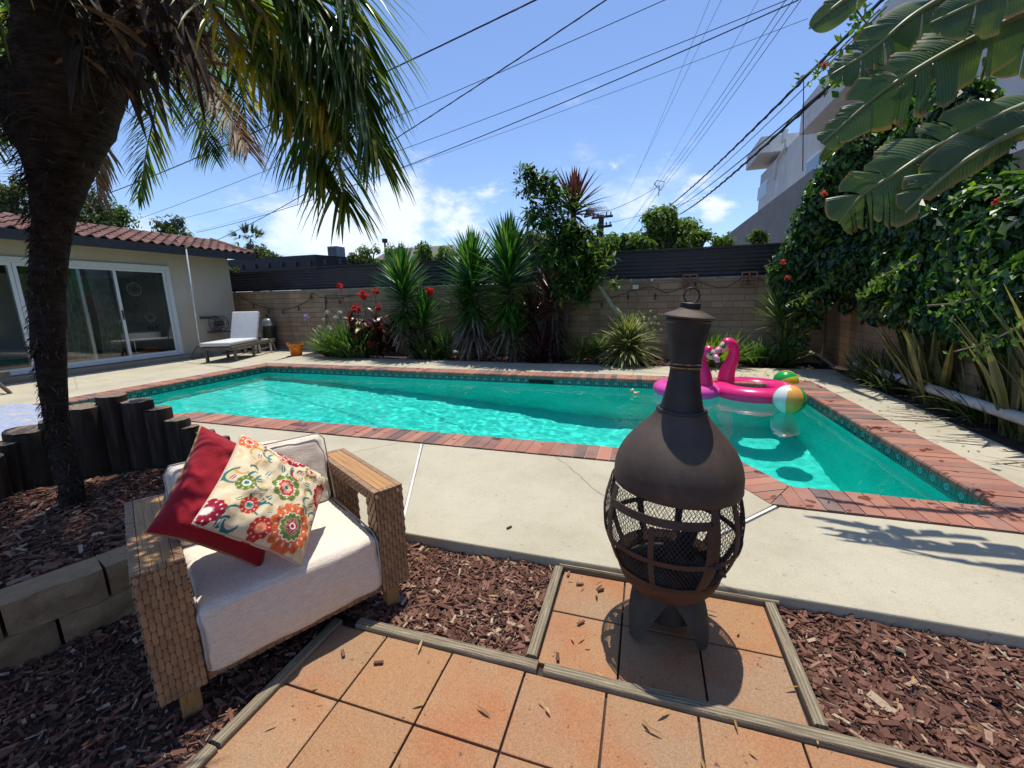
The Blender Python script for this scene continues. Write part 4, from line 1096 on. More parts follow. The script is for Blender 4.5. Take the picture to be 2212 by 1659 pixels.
SCR = [(reg(x, y), r, a0, a1, c) for (x, y, r, a0, a1, c) in ((770, 290, .17, .5, 5.2, TEAL), (900, 400, .20, 2.2, 6.2, TEAL), (940, 500, .10, 0, 4.5, TEAL), (700, 500, .20, 3.4, 6.0, TEAL), (600, 600, .16, 3.0, 6.1, TEAL), (720, 350, .14, 1, 4.6, GOLD), (1080, 400, .12, 0, 4.2, TEAL), (560, 590, .10, 1, 5, TEAL), (960, 620, .14, .6, 3.4, TEAL), (640, 360, .13, 3, 6, GOLD), (1020, 600, .12, 3.6, 6.2, TEAL), (780, 230, .14, 2, 5.5, GOLD))]
LV = [(*reg(x, y), a, l, c) for (x, y, a, l, c) in ((690, 425, .3, .09, TEAL), (745, 390, 1.2, .08, TEAL), (825, 365, 2.0, .10, TEAL), (935, 455, .2, .10, TEAL), (905, 430, 1.4, .08, GRN), (720, 520, .9, .11, TEAL), (690, 300, 2.5, .09, GOLD), (960, 560, .6, .08, GRN), (1075, 470, 1.9, .08, GOLD), (610, 500, .6, .08, GRN))]
rp = random.Random(5)
for _ in range(26): SCR.append(((rp.uniform(-.9, .9), rp.uniform(-.9, .9)), rp.uniform(.08, .2), (a_0 := rp.uniform(0, 2.5)), a_0+rp.uniform(2, 3.6), rp.choice([TEAL, TEAL, GOLD, (.10, .25, .22), CRIM])))
for _ in range(34): LV.append((rp.uniform(-.95, .95), rp.uniform(-.95, .95), rp.uniform(0, 3), rp.uniform(.04, .08), rp.choice([TEAL, GRN, GOLD, RED, CRIM])))
def paint(s, t):
    c = CREAM
    n = noise.noise(Vector((s*6, t*6, 4)))
    if n > .28: c = (.66, .50, .28)
    for (q, r, a0, a1, k) in SCR:
        dx, dy = s-q[0], t-q[1]; d = sqrt(dx*dx+dy*dy); a = atan2(dy, dx) % (2*pi); rr = r*(1-.45*max(0, (a-a0))/(a1-a0))
        if a0 < a < a1 and abs(d-rr) < .019*(1.3-abs((a-a0)/(a1-a0)-.4)): c = k
    for (x, y, an, l, k) in LV:
        dx, dy = s-x, t-y; u = dx*cos(an)+dy*sin(an); w = -dx*sin(an)+dy*cos(an)
        if (u/l)**2+(w/(l*.42))**2 < 1: c = k if abs(w) > .008 else WHT
    for (x, y, R, pet, rings) in FL:
        dx, dy = s-x, t-y; d = sqrt(dx*dx+dy*dy)
        if d > R*1.05: continue
        a = atan2(dy, dx); edge = R*(.86+.14*abs(cos(a*pet/2)))
        if d > edge: continue
        f = d/edge
        for lim, k in rings:
            if f <= lim: c = k; break
        fr = abs(((a*pet/2/pi) % 1)-.5)
        if rings[-2][0]+.04 < f < .9 and fr < .10 and abs(f-.8) < .07: c = WHT      # dots in petals
        if f > .5 and abs(fr-.5) < .045: c = tuple(.6*q for q in c)
        if .2 < f < .4 and (int(a*pet*1.2) % 3 == 0): c = tuple(min(1, .5*p+.5*q) for p, q in zip(c, WHT))
    return c
t = NT('floral_print'); at = t.n('VertexColor'); at.layer_name = 'print'; v = t.co(); nn_ = t.noise(v, 380, 2, .6)
t.bsdf(t.mix(t.rng(nn_, .35, .65, 0, .3), at.outputs[0], t.mix(1, at.outputs[0], (.8, .8, .8), 'MULTIPLY')), .9, 0, t.bump(nn_, .25, .002), .15)
pillow('throw_pillow', [(-1.48, 1.17, .79), (-1.345, .86, .60), (-1.175, 1.065, .335), (-1.31, 1.39, .515)], .085, t.m, 'cream pillow printed with red, green and teal flowers, in front on the armchair', 200, .06, paint, 0.0, fabric('cream_cord', (.55, .46, .33)), .022)

# ------------------------------------------------ chiminea
CX, CY = .125, 1.62
CM = thing('chiminea', 'dark cast iron chiminea with mesh belly and ring topped lid on the paver square', 'chiminea', (CX, CY, .020)); CM.scale = (.875, .875, 1)
def ironmat(name, a, b, rust, rough=.6, bs=260):
    t = NT(name); v = t.co(); n = t.noise(v, 6, 6, .65); f = t.noise(v, bs, 3, .7)
    c = t.mix(t.rng(n, .35, .65), a, b); c = t.mix(t.rng(t.noise(t.mapv(v, (1, 1, 1.5), (3, 3, 3)), 9, 6, .7), .56, .70, 0, .8), c, rust)
    t.bsdf(c, rough, .25, t.bump(f, .45, .003), .4); return t.m
M_dome = ironmat('bronze_grit_iron', (.055, .040, .032), (.090, .066, .052), (.12, .07, .042), .62)
M_neck = ironmat('grey_black_iron', (.026, .024, .023), (.042, .038, .036), (.06, .045, .035), .5, 90)
M_rust = ironmat('rusted_iron', (.070, .036, .022), (.115, .055, .032), (.15, .065, .03), .75)
M_leg = ironmat('leg_iron', (.045, .043, .038), (.075, .07, .06), (.09, .075, .05), .75)
def LL(): x = MB(); x.world = False; return x
TL = Matrix.Rotation(RAD(1.2), 4, 'Y')
m = LL()
m.lathe([(.262, .562), (.266, .568), (.264, .590), (.263, .618), (.257, .645), (.246, .673), (.229, .702), (.206, .730), (.179, .757), (.150, .784), (.124, .810), (.106, .832), (.098, .846), (.094, .846), (.118, .81), (.17, .755), (.24, .67), (.256, .62), (.258, .564), (.262, .562)], 56, TL)
dome = m.build('dome', M_dome, CM, smooth=40)
m = LL(); m.tube([TL @ Vector((.094*cos(2*pi*i/40), .094*sin(2*pi*i/40), .845)) for i in range(41)], .0085, 8); m.build('collar', M_neck, dome, smooth=True)
m = LL()
m.lathe([(r_*(.93-.13*max(0, 1-abs(z_-1.0)/.14)), z_) for r_, z_ in [(.095, .838), (.090, .86), (.080, .92), (.0735, .975), (.0728, 1.0), (.0755, 1.004), (.0755, 1.010), (.0728, 1.013), (.0755, 1.017), (.0755, 1.023), (.0728, 1.026), (.076, 1.06), (.084, 1.12), (.0905, 1.165), (.0965, 1.17), (.098, 1.178), (.093, 1.183), (.088, 1.18), (.08, 1.1), (.069, .99), (.086, .85)]], 48, TL)
nk = m.build('chimney', M_neck, CM, smooth=35)
m = LL()
for z in (1.0075, 1.0205): m.tube([TL @ Vector((.0640*cos(2*pi*i/40), .0640*sin(2*pi*i/40), z)) for i in range(41)], .0022, 6)
m.build('gold_band', plain('worn_gold_paint', (.36, .20, .06), .5, .5, var=.9, scale=40), nk)
CT = TL @ Matrix.Translation((-.002, 0, 1.182)) @ Matrix.Rotation(RAD(3.5), 4, 'Y') @ Matrix.Diagonal((1, 1, .74, 1))
m = LL(); m.lathe([(0, -.004), (.092, -.004), (.098, .0), (.0985, .006), (.094, .012), (.078, .020), (.058, .030), (.044, .040), (.040, .046), (.0, .046)], 44, CT); cap = m.build('lid', M_dome, CM, smooth=35)
m = LL(); m.lathe([(0, .0465), (.038, .0465), (.039, .05), (.039, .068), (.036, .071), (0, .071)], 28, CT); m.build('lid_knob', M_neck, cap, smooth=35)
m = LL(); RTM = CT @ Matrix.Rotation(RAD(12), 4, 'Z'); m.tube([RTM @ Vector((.030*cos(2*pi*i/32), 0, .104+.036*sin(2*pi*i/32))) for i in range(33)], .0034, 8); m.build('ring', M_neck, cap, smooth=True)
# belly profile
BP = [(.262, .565), (.280, .51), (.291, .45), (.289, .39), (.276, .33), (.252, .275), (.221, .225), (.190, .19)]
def br(z):
    for (r0, z0), (r1, z1) in zip(BP, BP[1:]):
        if z1 <= z <= z0: return r0+(r1-r0)*(z0-z)/(z0-z1)
    return BP[0][0] if z > BP[0][1] else BP[-1][0]
def M_pt(a, z, o=0): r = br(z)+o; return Vector((r*cos(a), r*sin(a), z))
m = LL(); NW = 96; SG = 15; w = .0012
for sgn in (-1, 1):
    for k in range(NW):
        pts = [M_pt(2*pi*k/NW + sgn*.95*i/SG*1.1, .568-(.568-.20)*i/SG, .0004*sgn) for i in range(SG+1)]
        m.tube(pts, w, 3, False)
m.build('wire_mesh', plain('dark_wire', (.05, .042, .036), .6, .4), CM)
def strip_v(m, a, w, z0, z1, o=.004, th=.004, n=12):
    rows = []
    for i in range(n+1):
        z = z0+(z1-z0)*i/n; r = br(z); da = w/2/r
        rows.append([tuple(M_pt(a-da, z, o-th)), tuple(M_pt(a-da, z, o)), tuple(M_pt(a, z, o+.0006)), tuple(M_pt(a+da, z, o)), tuple(M_pt(a+da, z, o-th)), tuple(M_pt(a-da, z, o-th))])
    m.grid(rows)
def strip_h(m, a0, a1, z, h, o=.005, th=.004):
    n = max(4, int(abs(a1-a0)*12)); rows = []
    for i in range(n+1):
        a = a0+(a1-a0)*i/n
        rows.append([tuple(M_pt(a, z-h/2, o-th)), tuple(M_pt(a, z-h/2, o)), tuple(M_pt(a, z+h/2, o)), tuple(M_pt(a, z+h/2, o-th)), tuple(M_pt(a, z-h/2, o-th))])
    m.grid(rows)
camA = atan2(-CY, -CX)        # azimuth of the viewer seen from the chiminea
M_band = ironmat('band_iron', (.055, .034, .026), (.085, .05, .036), (.11, .055, .032), .65)
for da in (.62, 1.02, 1.75, 2.35, 3.0, 3.7, 4.35, 4.95, 5.3):
    m = LL(); strip_v(m, camA+da, .034, .568, .205); m.build('vertical_band', M_band, CM)
m = LL(); strip_h(m, 0, 2*pi, .225, .028); m.build('bottom_band', M_band, CM)
m = LL(); strip_h(m, camA+.62, camA+2*pi-.90, .36, .020, .0065); m.build('middle_band', M_band, CM)
# door: frame with two bars, front
d0, d1 = camA-.92, camA+.52
m = LL()
strip_v(m, d0, .028, .512, .225, .011); strip_v(m, d1, .028, .512, .225, .011); strip_v(m, (d0+d1)/2-.02, .022, .49, .235, .0095)
strip_h(m, d0, d1, .512, .028, .012); strip_h(m, d0, d1, .232, .026, .012); strip_h(m, d0, d1, .36, .020, .0115)
dr = m.build('door', M_band, CM)
m = LL()
c = M_pt(d1+.05, .365, .018); m.tube([c+Vector((-.02, 0, 0)), c+Vector((.03, .008, 0))], .006, 8); m.tube([c+Vector((.02, -.004, -.004)), c+Vector((.045, .01, -.03))], .006, 8)
m.build('latch', M_neck, dr)
m = LL(); m.lathe([(.225, .222), (.222, .200), (.205, .165), (.175, .135), (.135, .112), (.0, .10), (.0, .11), (.13, .122), (.17, .145), (.2, .17), (.215, .20), (.218, .222), (.225, .222)], 48); m.build('fire_bowl', M_rust, CM, smooth=40)
# logs and ash inside
M_char = plain('charred_wood', (.018, .016, .015), .9, var=.6, scale=40, bump=1, bscale=60)
for i, (x, y, z, a, r_, l) in enumerate(((-.02, .03, .24, .4, .035, .26), (.04, -.02, .25, 1.9, .03, .22), (.05, .05, .27, 1.1, .035, .22))):
    m = LL(); d = Vector((cos(a), sin(a), .35 if i == 2 else .05))*l/2; m.tube([Vector((x, y, z))-d, Vector((x, y, z))-d*.3, Vector((x, y, z))+d*.4, Vector((x, y, z))+d], [r_*.9, r_, r_*.95, r_*.8], 9)
    tag(o := m.build('charred_log', M_char), ['charred log lying low in the chiminea bowl, left', 'charred log lying across the chiminea bowl', 'charred log standing propped up in the chiminea'][i], 'log', 'charred logs in the chiminea'); o.location = (CX, CY, 0)
m = LL(); m.lathe([(0, .20), (.10, .205), (.19, .195), (.2, .18)], 30); m.build('ash', plain('ash', (.06, .055, .05), .95, var=.4, scale=60, bump=1), CM, smooth=True)
# legs: three curved cast legs and the skirt between them
for k, da in enumerate((-.62, .95, 3.1)):
    a = camA+da; m = LL(); rows = []
    for i in range(9):
        q = i/8; z = .15-(.15-ZP)*q; r = .135+.05*sin(q*pi*.9)*.4+.066*q**1.3; hw = .090*(1-q)**1.1+.030
        e = [M for M in (-1, -.55, 0, .55, 1)]
        row = []
        for s in e: 
            aa = a+s*hw/r; row.append((r*cos(aa)*(1+.03*(1-abs(s))), r*sin(aa)*(1+.03*(1-abs(s))), z))
        for s in reversed(e):
            aa = a+s*hw/r*.9; rr = r-.014; row.append((rr*cos(aa), rr*sin(aa), z))
        row.append(row[0]); rows.append(row)
    m.grid(rows); m.f.append(tuple(8*11+j for j in range(10))); m.mi.append(0)
    m.build('leg', M_leg, CM, smooth=50)
m = LL(); m.lathe([(.140, .015), (.142, .145), (.136, .15), (.132, .015), (.140, .015)], 36); m.build('base_ring', M_neck, CM, smooth=40)

# ------------------------------------------------ floats, balls, duck in the pool
def vinyl(name, col, tr=.25):
    t = NT(name); p = t.n('BsdfPrincipled'); n = t.noise(t.co(), 14, 3)
    t.lk(t.mix(t.rng(n, .3, .7), col, tuple(x*.9 for x in col)), p.inputs['Base Color']); p.inputs['Roughness'].default_value = .25
    tl = t.n('BsdfTranslucent'); tl.inputs[0].default_value = (*col, 1); mx = t.n('MixShader'); mx.inputs[0].default_value = tr
    t.lk(p.outputs[0], mx.inputs[1]); t.lk(tl.outputs[0], mx.inputs[2]); t.lk(mx.outputs[0], t.out.inputs[0]); return t.m
M_hot = vinyl('hot_pink_vinyl', (.90, .035, .24)); M_lil = vinyl('lilac_pink_vinyl', (.88, .12, .50)); M_face = vinyl('cream_vinyl', (.80, .62, .42)); M_pinkb = vinyl('pale_pink_vinyl', (.85, .38, .52))
M_black = plain('glossy_black', (.012, .012, .012), .25); M_wv = vinyl('white_vinyl', (.78, .78, .78), .15)
def flamingo(loc, rz, ringm, R, r, s, lab, fx):
    t = thing('flamingo_float', lab, 'pool float', loc, rz, 'flamingo floats in the pool')
    m = LL(); n, k = 72, 22; rows = []
    for i in range(n+1):
        a = 2*pi*i/n; row = []
        for j in range(k+1):
            b = 2*pi*j/k; rr = r*(1+.012*sin(a*26)*(1 if cos(b) > .5 and False else .6)*max(0, cos(b)))
            row.append(((R+rr*cos(b))*cos(a), (R+rr*cos(b))*sin(a), r*.74*1.0*sin(b)+r*.35))
        rows.append(row)
    m.grid(rows); m.build('ring', ringm, t, smooth=True, weld=True)
    # neck leaves the ring at local -x, head looks to local -x... built along x/z
    nb = Vector((-R*.74, R*.5*(1 if fx else 0), r*.6)); P_ = [nb+Vector(q)*s for q in ((0, 0, -.10), (-.01, 0, .05), (.005, 0, .20), (.05, 0, .34), (.075, 0, .46), (.055, 0, .56), (-.01, 0, .605), (-.07, 0, .59))]
    m = LL(); c = bez(P_, 36); rad = []
    for i in range(37):
        q = i/36; rad.append(s*(.135-.07*min(1, q*1.5)+.022*max(0, min(1, (q-.66)*5)) - (.02 if q > .97 else 0)))
    m.tube(c, rad, 20); nk = m.build('neck', M_hot, t, smooth=True)
    hc = P_[-1]+Vector((.005, 0, -.035))*s
    m = LL(); m.sphere(hc, (.075*s, .077*s, .085*s), seg=20, rings=14); m.build('face', M_face, nk, smooth=True)
    m = LL(); b0 = hc+Vector((-.05, 0, -.03))*s; m.tube([b0, b0+Vector((-.05, 0, -.035))*s, b0+Vector((-.07, 0, -.09))*s], [.052*s, .042*s, .034*s], 14); bk_ = m.build('beak', M_pinkb, nk, smooth=True)
    m = LL(); m.tube([b0+Vector((-.068, 0, -.085))*s, b0+Vector((-.066, 0, -.13))*s, b0+Vector((-.045, 0, -.165))*s], [.0345*s, .028*s, .010*s], 14); m.build('beak_tip', M_black, bk_, smooth=True)
    for sg in (-1, 1):
        m = LL(); ec = hc+Vector((-.028, sg*.068, .018))*s; m.sphere(ec, (.026*s, .010*s, .034*s), seg=14, rings=8); e = m.build('eye', M_black, nk, smooth=True)
        m = LL(); m.sphere(ec+Vector((-.008, sg*.008, .012))*s, (.009*s, .005*s, .012*s), seg=10, rings=6); m.build('eye_glint', M_wv, nk, smooth=True)
    m = LL()
    for z in (.04, .20):
        q = 3+z*18; cc = c[int(q)]; rr = rad[int(q)]
        m.tube([(cc.x+(rr+.001)*cos(2*pi*i/48), cc.y+(rr+.001)*sin(2*pi*i/48), cc.z+.012*abs(sin(i*pi/8))) for i in range(49)], .0022*s, 4)
    m.build('feather_line', plain('dark_pink_line', (.45, .01, .10), .4), nk)
    return t
near = G(1640, 871, ZW)
f2 = flamingo((near.x+.03, near.y+.50, ZW+.02), RAD(8), M_hot, .41, .15, 1.0, 'bright hot pink flamingo ring float facing left, beside the beach balls', 1)
g1 = G(1488, 862, ZW)
f1 = flamingo((g1.x, g1.y+.40, ZW+.02), RAD(150), M_lil, .34, .135, .9, 'lilac pink flamingo ring float half hidden behind the chiminea', 0)
def ball(px, py, r, cols, rot, lab):
    p = G(px, py, ZW+r*.85); 
    m = MB(); m.world = False; n = 36; k = 18; vs = []
    for i in range(k+1):
        a = pi*i/k
        for j in range(n): vs.append((r*sin(a)*cos(2*pi*j/n), r*sin(a)*sin(2*pi*j/n), r*cos(a)))
    fs = []
    for i in range(k):
        for j in range(n):
            f = (i*n+j, (i+1)*n+j, (i+1)*n+(j+1) % n, i*n+(j+1) % n); m.f.append(f); m.mi.append((j//6) % len(cols))
    m.v = vs
    o = m.build('beach_ball', [vinyl('ball_'+c, {'white': (.80, .80, .80), 'orange': (.85, .42, .10), 'green': (.01, .42, .07), 'yellow': (.80, .72, .05), 'blue': (.05, .15, .5)}[c], .15) for c in cols], smooth=True)
    o.location = p; o.rotation_euler = rot; tag(o, lab, 'beach ball', 'beach balls floating in the pool')
    return o
ball(1705, 863, .178, ['white', 'orange', 'green', 'yellow', 'white', 'green'], (RAD(14), RAD(-8), RAD(-178)), 'beach ball showing white, orange and green panels, in front of the hot pink float')
ball(1697, 824, .165, ['yellow', 'green', 'white', 'orange', 'green', 'yellow'], (RAD(-50), RAD(35), RAD(-90)), 'beach ball showing green and yellow panels, behind the hot pink float')
dk = thing('rubber_duck', 'small pale toy duck floating alone in the shaded water', 'toy duck', tuple(G(1371, 852, ZW)), RAD(200))
m = LL(); m.sphere((0, 0, .015), (.05, .032, .028)); m.sphere((-.052, 0, .03), (.02, .012, .012)); m.build('body', plain('duck_vinyl', (.72, .52, .28), .35), dk, smooth=True)
m = LL(); m.sphere((.035, 0, .062), (.024, .024, .025)); m.build('head', MATS['duck_vinyl'], dk, smooth=True)
m = LL(); m.sphere((.062, 0, .058), (.014, .010, .005)); m.build('beak', plain('duck_orange', (.75, .22, .03), .4), dk, smooth=True)
# black plate paints the shade in the far tile band's skimmer mouth
s0, s1 = YP(1143, 815, YB), YP(1196, 815, YB)
m = MB(); m.bbox((s0.x, YB-.012, ZW-.03), (s1.x, YB-.0045, ZW+.055), .006); m.build('skimmer_shade_plate', plain('skimmer_shade_black', (.008, .008, .008), .8), basin)
# ------------------------------------------------ plants
random.seed(5)
def blade(m, p, d, L, w, droop=.3, n=5, fold=.0, twist=0, tip=0.0, wf=None, side=None):
    """leaf blade: starts at p along d, sags by droop*L; width profile wf(t)"""
    p = Vector(p); d = Vector(d).normalized(); q = p.copy(); dd = d.copy(); step = L/n
    s0 = side if side is not None else d.cross(Vector((0, 0, 1)))
    if s0.length < .05: s0 = Vector((cos(twist*7), sin(twist*7), 0))
    s0 = s0.normalized(); rows = []
    for i in range(n+1):
        t = i/n; ww = w*(wf(t) if wf else (min(1, .55+t*1.8) if t < .3 else max(.03, 1-((t-.3)/.7)**1.6)))
        s = (s0 - dd*s0.dot(dd)).normalized(); up = s.cross(dd).normalized()
        if twist: s = Quaternion(dd, twist*t) @ s
        rows.append([tuple(q-s*ww/2+up*fold*ww), tuple(q), tuple(q+s*ww/2+up*fold*ww)])
        dd = (dd+Vector((0, 0, -1))*droop*1.6*(t+.25)/n).normalized(); q = q+dd*step
    o = len(m.v)
    m.grid(rows)
    if m.uv is not None:
        for i in range(n):
            for j in range(2): m.uv.append([(j/2, i/n), ((j+1)/2, i/n), ((j+1)/2, (i+1)/n), (j/2, (i+1)/n)])
    return q
def dirv(az, el): return Vector((cos(az)*cos(el), sin(az)*cos(el), sin(el)))
L_yuc = leafmat('yucca_leaf', [(0, (.03, .10, .02)), (.5, (.055, .15, .028)), (.9, (.10, .21, .04)), (1, (.26, .24, .10))], .30, .30, (1.3, 1.7, .5), .6)
L_dead = leafmat('dry_yucca_leaf', [(0, (.16, .12, .09)), (.5, (.25, .20, .16)), (1, (.36, .30, .26))], .6, .2, (1, .9, .7), .3)
L_cord = leafmat('purple_cordyline_leaf', [(0, (.045, .018, .022)), (.5, (.085, .032, .034)), (1, (.18, .09, .075))], .35, .25, (1.6, .8, .7), .6)
L_cdead = leafmat('dry_cordyline_leaf', [(0, (.09, .055, .05)), (1, (.22, .15, .13))], .5, .15, (1, .9, .8), .4)
L_var = leafmat('variegated_leaf', [(0, (.10, .14, .04)), (1, (.16, .20, .06))], .4, .3, (1.2, 1.3, .5), .5, ((.52, .50, .25), .30, 'edge'))
L_aga = leafmat('agapanthus_leaf', [(0, (.07, .15, .035)), (.6, (.13, .23, .055)), (1, (.24, .32, .10))], .32, .3, (1.3, 1.5, .5), .6)
L_bush = leafmat('bush_leaf', [(0, (.045, .10, .035)), (.6, (.09, .16, .045)), (.9, (.18, .25, .06)), (1, (.36, .38, .07))], .45, .35, (1.4, 1.6, .4), .4)
L_vine = leafmat('vine_leaf', [(0, (.016, .05, .016)), (.6, (.032, .092, .024)), (.9, (.075, .16, .03)), (1, (.22, .33, .04))], .32, .28, (1.6, 2.0, .5), .55)
L_vineb = leafmat('young_and_sunlit_vine_leaf', [(0, (.07, .16, .02)), (1, (.20, .32, .03))], .4, .45, (1.4, 1.6, .4), .4)
L_tree = leafmat('tree_leaf', [(0, (.07, .14, .03)), (.5, (.14, .23, .05)), (1, (.27, .36, .09))], .5, .4, (1.3, 1.5, .4), .3)
L_dtree = leafmat('dark_tree_leaf', [(0, (.05, .085, .03)), (.5, (.10, .14, .05)), (1, (.20, .24, .09))], .5, .3, (1.3, 1.4, .4), .3)
L_fern = leafmat('fern_leaf', [(0, (.07, .15, .02)), (1, (.20, .30, .04))], .5, .4, (1.3, 1.5, .4), .3)
L_phor = leafmat('flax_leaf', [(0, (.055, .075, .035)), (.5, (.10, .125, .055)), (.82, (.17, .17, .07)), (1, (.55, .38, .07))], .38, .25, (1.3, 1.3, .5), .5, ((.22, .20, .08), .34, 'edge'))
M_bark = plain('plant_stem_bark', (.13, .10, .075), .9, var=.4, scale=25, bump=.8, bscale=60)
M_gbark = plain('pale_green_bark', (.24, .25, .16), .85, var=.35, scale=14, bump=.6, bscale=60)
def stalk(name, pts, r, parent, mat=M_bark):
    m = MB(); c = bez(pts, 14); k = len(c); rr = [r[0]+(r[1]-r[0])*i/(k-1) for i in range(k)]
    rr = [q*(1+.08*sin(i*2.1)) for i, q in enumerate(rr)]; m.tube(c, rr, 9); return m.build(name, mat, parent, smooth=True)
def spiky(name, lab, cat, base, heads, leaf, dead=None, group=None, dead_n=50):
    """heads: (trunk points, crown zlo->zhi along last, n, length, width)"""
    t = thing(name, lab, cat, group=group)
    for hi, h in enumerate(heads):
        pts, r, n, L, w, depth = h['pts'], h['r'], h['n'], h['L'], h['w'], h['depth']
        stalk('trunk', pts, r, t)
        top = Vector(pts[-1]); ax = (Vector(pts[-1])-Vector(pts[-2])).normalized()
        m = MB(); 
        n = int(n*1.6); w *= 1.5; L *= 1.32
        for i in range(n):
            q = (i+.5)/n; az = i*2.39996+U(-.2, .2); el = RAD(86-h.get('spread', 112)*q**.85+U(-8, 8)); s = top-ax*depth*q
            l = L*(.72+.28*sin(pi*min(1, q*1.2)))*U(.85, 1.1)
            blade(m, s+dirv(az, 0)*r[1]*.6, (dirv(az, el)+ax*.25).normalized(), l, w*U(.8, 1.15), h.get('droop', .25)*(.4+q), 5, .12)
        m.build('crown', leaf, t)
        if dead:
            m = MB()
            for i in range(h.get('dn', dead_n)):
                q = rnd(); az = rnd()*2*pi; s = top-ax*(depth+h.get('ddep', .35)*q)
                blade(m, s+dirv(az, 0)*r[1]*.6, dirv(az, RAD(U(-60, 5))), L*U(.55, .95), w*.8, .9, 5, .1)
            m.build('dry_skirt', dead, t)
    return t
# positions along the back bed, measured
YBED = 8.55
def bp(px, py, Y=YBED): return YP(px, py, Y)
def gz(px, Y=YBED, z=0.0):
    p = YP(px, 780, Y); return Vector((p.x, Y, z))
b = gz(893, 8.35); c1_ = bp(868, 590, 8.35)
spiky('yucca', 'tall green spineless yucca standing behind the red canna flowers', 'yucca', b,
      [dict(pts=[(b.x, 8.35, -.05), (b.x-.08, 8.35, .35), (bp(872, 640, 8.35).x, 8.35, bp(872, 640, 8.35).z), tuple(bp(868, 585, 8.35))], r=(.085, .05), n=190, L=.62, w=.045, depth=1.05, spread=125, droop=.22, dn=25),
       dict(pts=[(b.x+.12, 8.4, -.05), (b.x+.25, 8.4, .4), tuple(bp(916, 665, 8.4))], r=(.05, .035), n=110, L=.52, w=.04, depth=.85, spread=125, dn=15)], L_yuc, L_dead, 'yuccas against the back wall')
Y2 = 8.45
def hd_(px0, pxt, pyt, Y, n, L, w, depth, **k):
    g0 = gz(px0, Y); tp = bp(pxt, pyt, Y); md = (g0+tp)/2+Vector((.03, 0, .0)); d = dict(pts=[(g0.x, Y, -.05), tuple(md), tuple(tp-Vector((0, 0, .15))), tuple(tp)], r=(.06, .04), n=n, L=L, w=w, depth=depth); d.update(k); return d
spiky('yucca', 'left of the two big middle yuccas at the back wall, with pale dry leaves', 'yucca', None,
      [hd_(1040, 1018, 560, 8.5, 200, .68, .045, 1.15, dn=150, spread=130, ddep=.5), hd_(1022, 1005, 640, 8.6, 60, .55, .04, .6, dn=70)], L_yuc, L_dead, 'yuccas against the back wall')
spiky('yucca', 'tallest green yucca in the middle of the back wall, right of the dry leaved one', 'yucca', None,
      [hd_(1108, 1097, 535, 8.35, 230, .72, .047, 1.35, dn=40, spread=130, ddep=.4), hd_(1112, 1110, 700, 8.3, 70, .5, .04, .5, dn=20)], L_yuc, L_dead, 'yuccas against the back wall')
spiky('cordyline', 'dark purple cordyline with dry skirt, right of the tallest yucca', 'cordyline', None,
      [hd_(1180, 1150, 655, 8.6, 90, .5, .035, .6, dn=150, ddep=.9), hd_(1190, 1170, 735, 8.4, 110, .48, .035, .7, dn=120, ddep=.6)], L_cord, L_cdead, 'purple cordylines by the back wall')
spiky('cordyline', 'tallest purple cordyline whose reddish top rises behind the leaning shrub', 'cordyline', None,
      [hd_(1215, 1240, 435, 8.9, 42, .60, .062, .28, dn=50, spread=100, ddep=.5), hd_(1205, 1195, 620, 8.8, 70, .60, .045, .5, dn=110, ddep=.8)], L_cord, L_cdead, 'purple cordylines by the back wall')
# dry flower spray behind it
o_ = bp(1262, 470, 8.9); m = MB()
for i in range(60):
    a = RAD(U(-10, 75)); s = o_+Vector((0, U(-.05, .05), 0)); l = U(.2, .5); e = s+Vector((cos(a)*l, U(-.1, .1), sin(a)*l*.8)); m.tube([s, (s+e)/2+Vector((0, 0, .05)), e, e+Vector((U(.0, .05), 0, -U(.03, .08)))], [.004, .003, .002, .0015], 3, False)
tag(m.build('dry_flower_spray', plain('dry_straw', (.20, .16, .15), .9)), 'wispy dry flower spray sticking out right of the purple cordyline top', 'flower stalk')
# leaning shrub with pale trunk
ls = thing('leaning_shrub', 'leafy shrub leaning to the left on a bare pale trunk over the back fence', 'shrub')
Yl = 8.25
tp_pts = [bp(1345, 690, Yl), bp(1312, 645, Yl), bp(1275, 580, Yl), bp(1240, 520, Yl), bp(1200, 440, Yl), bp(1165, 395, Yl), bp(1140, 360, Yl)]
g0 = gz(1352, Yl, -.05)
stalk('trunk', [g0, (g0+tp_pts[0])/2]+tp_pts, (.055, .015), ls, M_gbark)
def tuft(m, c, r, n, w, flat=.6, up=.0):
    for i in range(n):
        v = Vector((random.gauss(0, 1), random.gauss(0, 1), random.gauss(0, 1)*flat+up)).normalized()
        blade(m, Vector(c)+v*r*.15, v, r*U(.7, 1.1), w, .3, 3, .15)
cr = MB()
for i in range(310):
    q = rnd()**1.15*.93; k = q*(len(tp_pts)-1.01); j = int(k); c = tp_pts[j].lerp(tp_pts[j+1], k-j) if q > .1 else tp_pts[0].lerp(tp_pts[1], .9)
    if q < .26: q = .3; c = tp_pts[2].lerp(tp_pts[3], rnd()*.8)
    wd = .36*max(0.12, sin(pi*min(1, (1.02-q)*.95))**.8)+.10
    off = Vector((random.gauss(-.12, .5)*wd, random.gauss(0, .4)*wd, random.gauss(-.05, .4)*wd)); tuft(cr, c+off, .17, 10, .052)
for (px, py) in ((1145, 375), (1130, 420), (1145, 460), (1215, 415), (1230, 440), (1195, 450), (1240, 500), (1130, 365), (1160, 385), (1150, 440)):
    for q in range(2): tuft(cr, bp(px+U(-12, 12), py+U(-12, 12), Yl), .14, 11, .026)
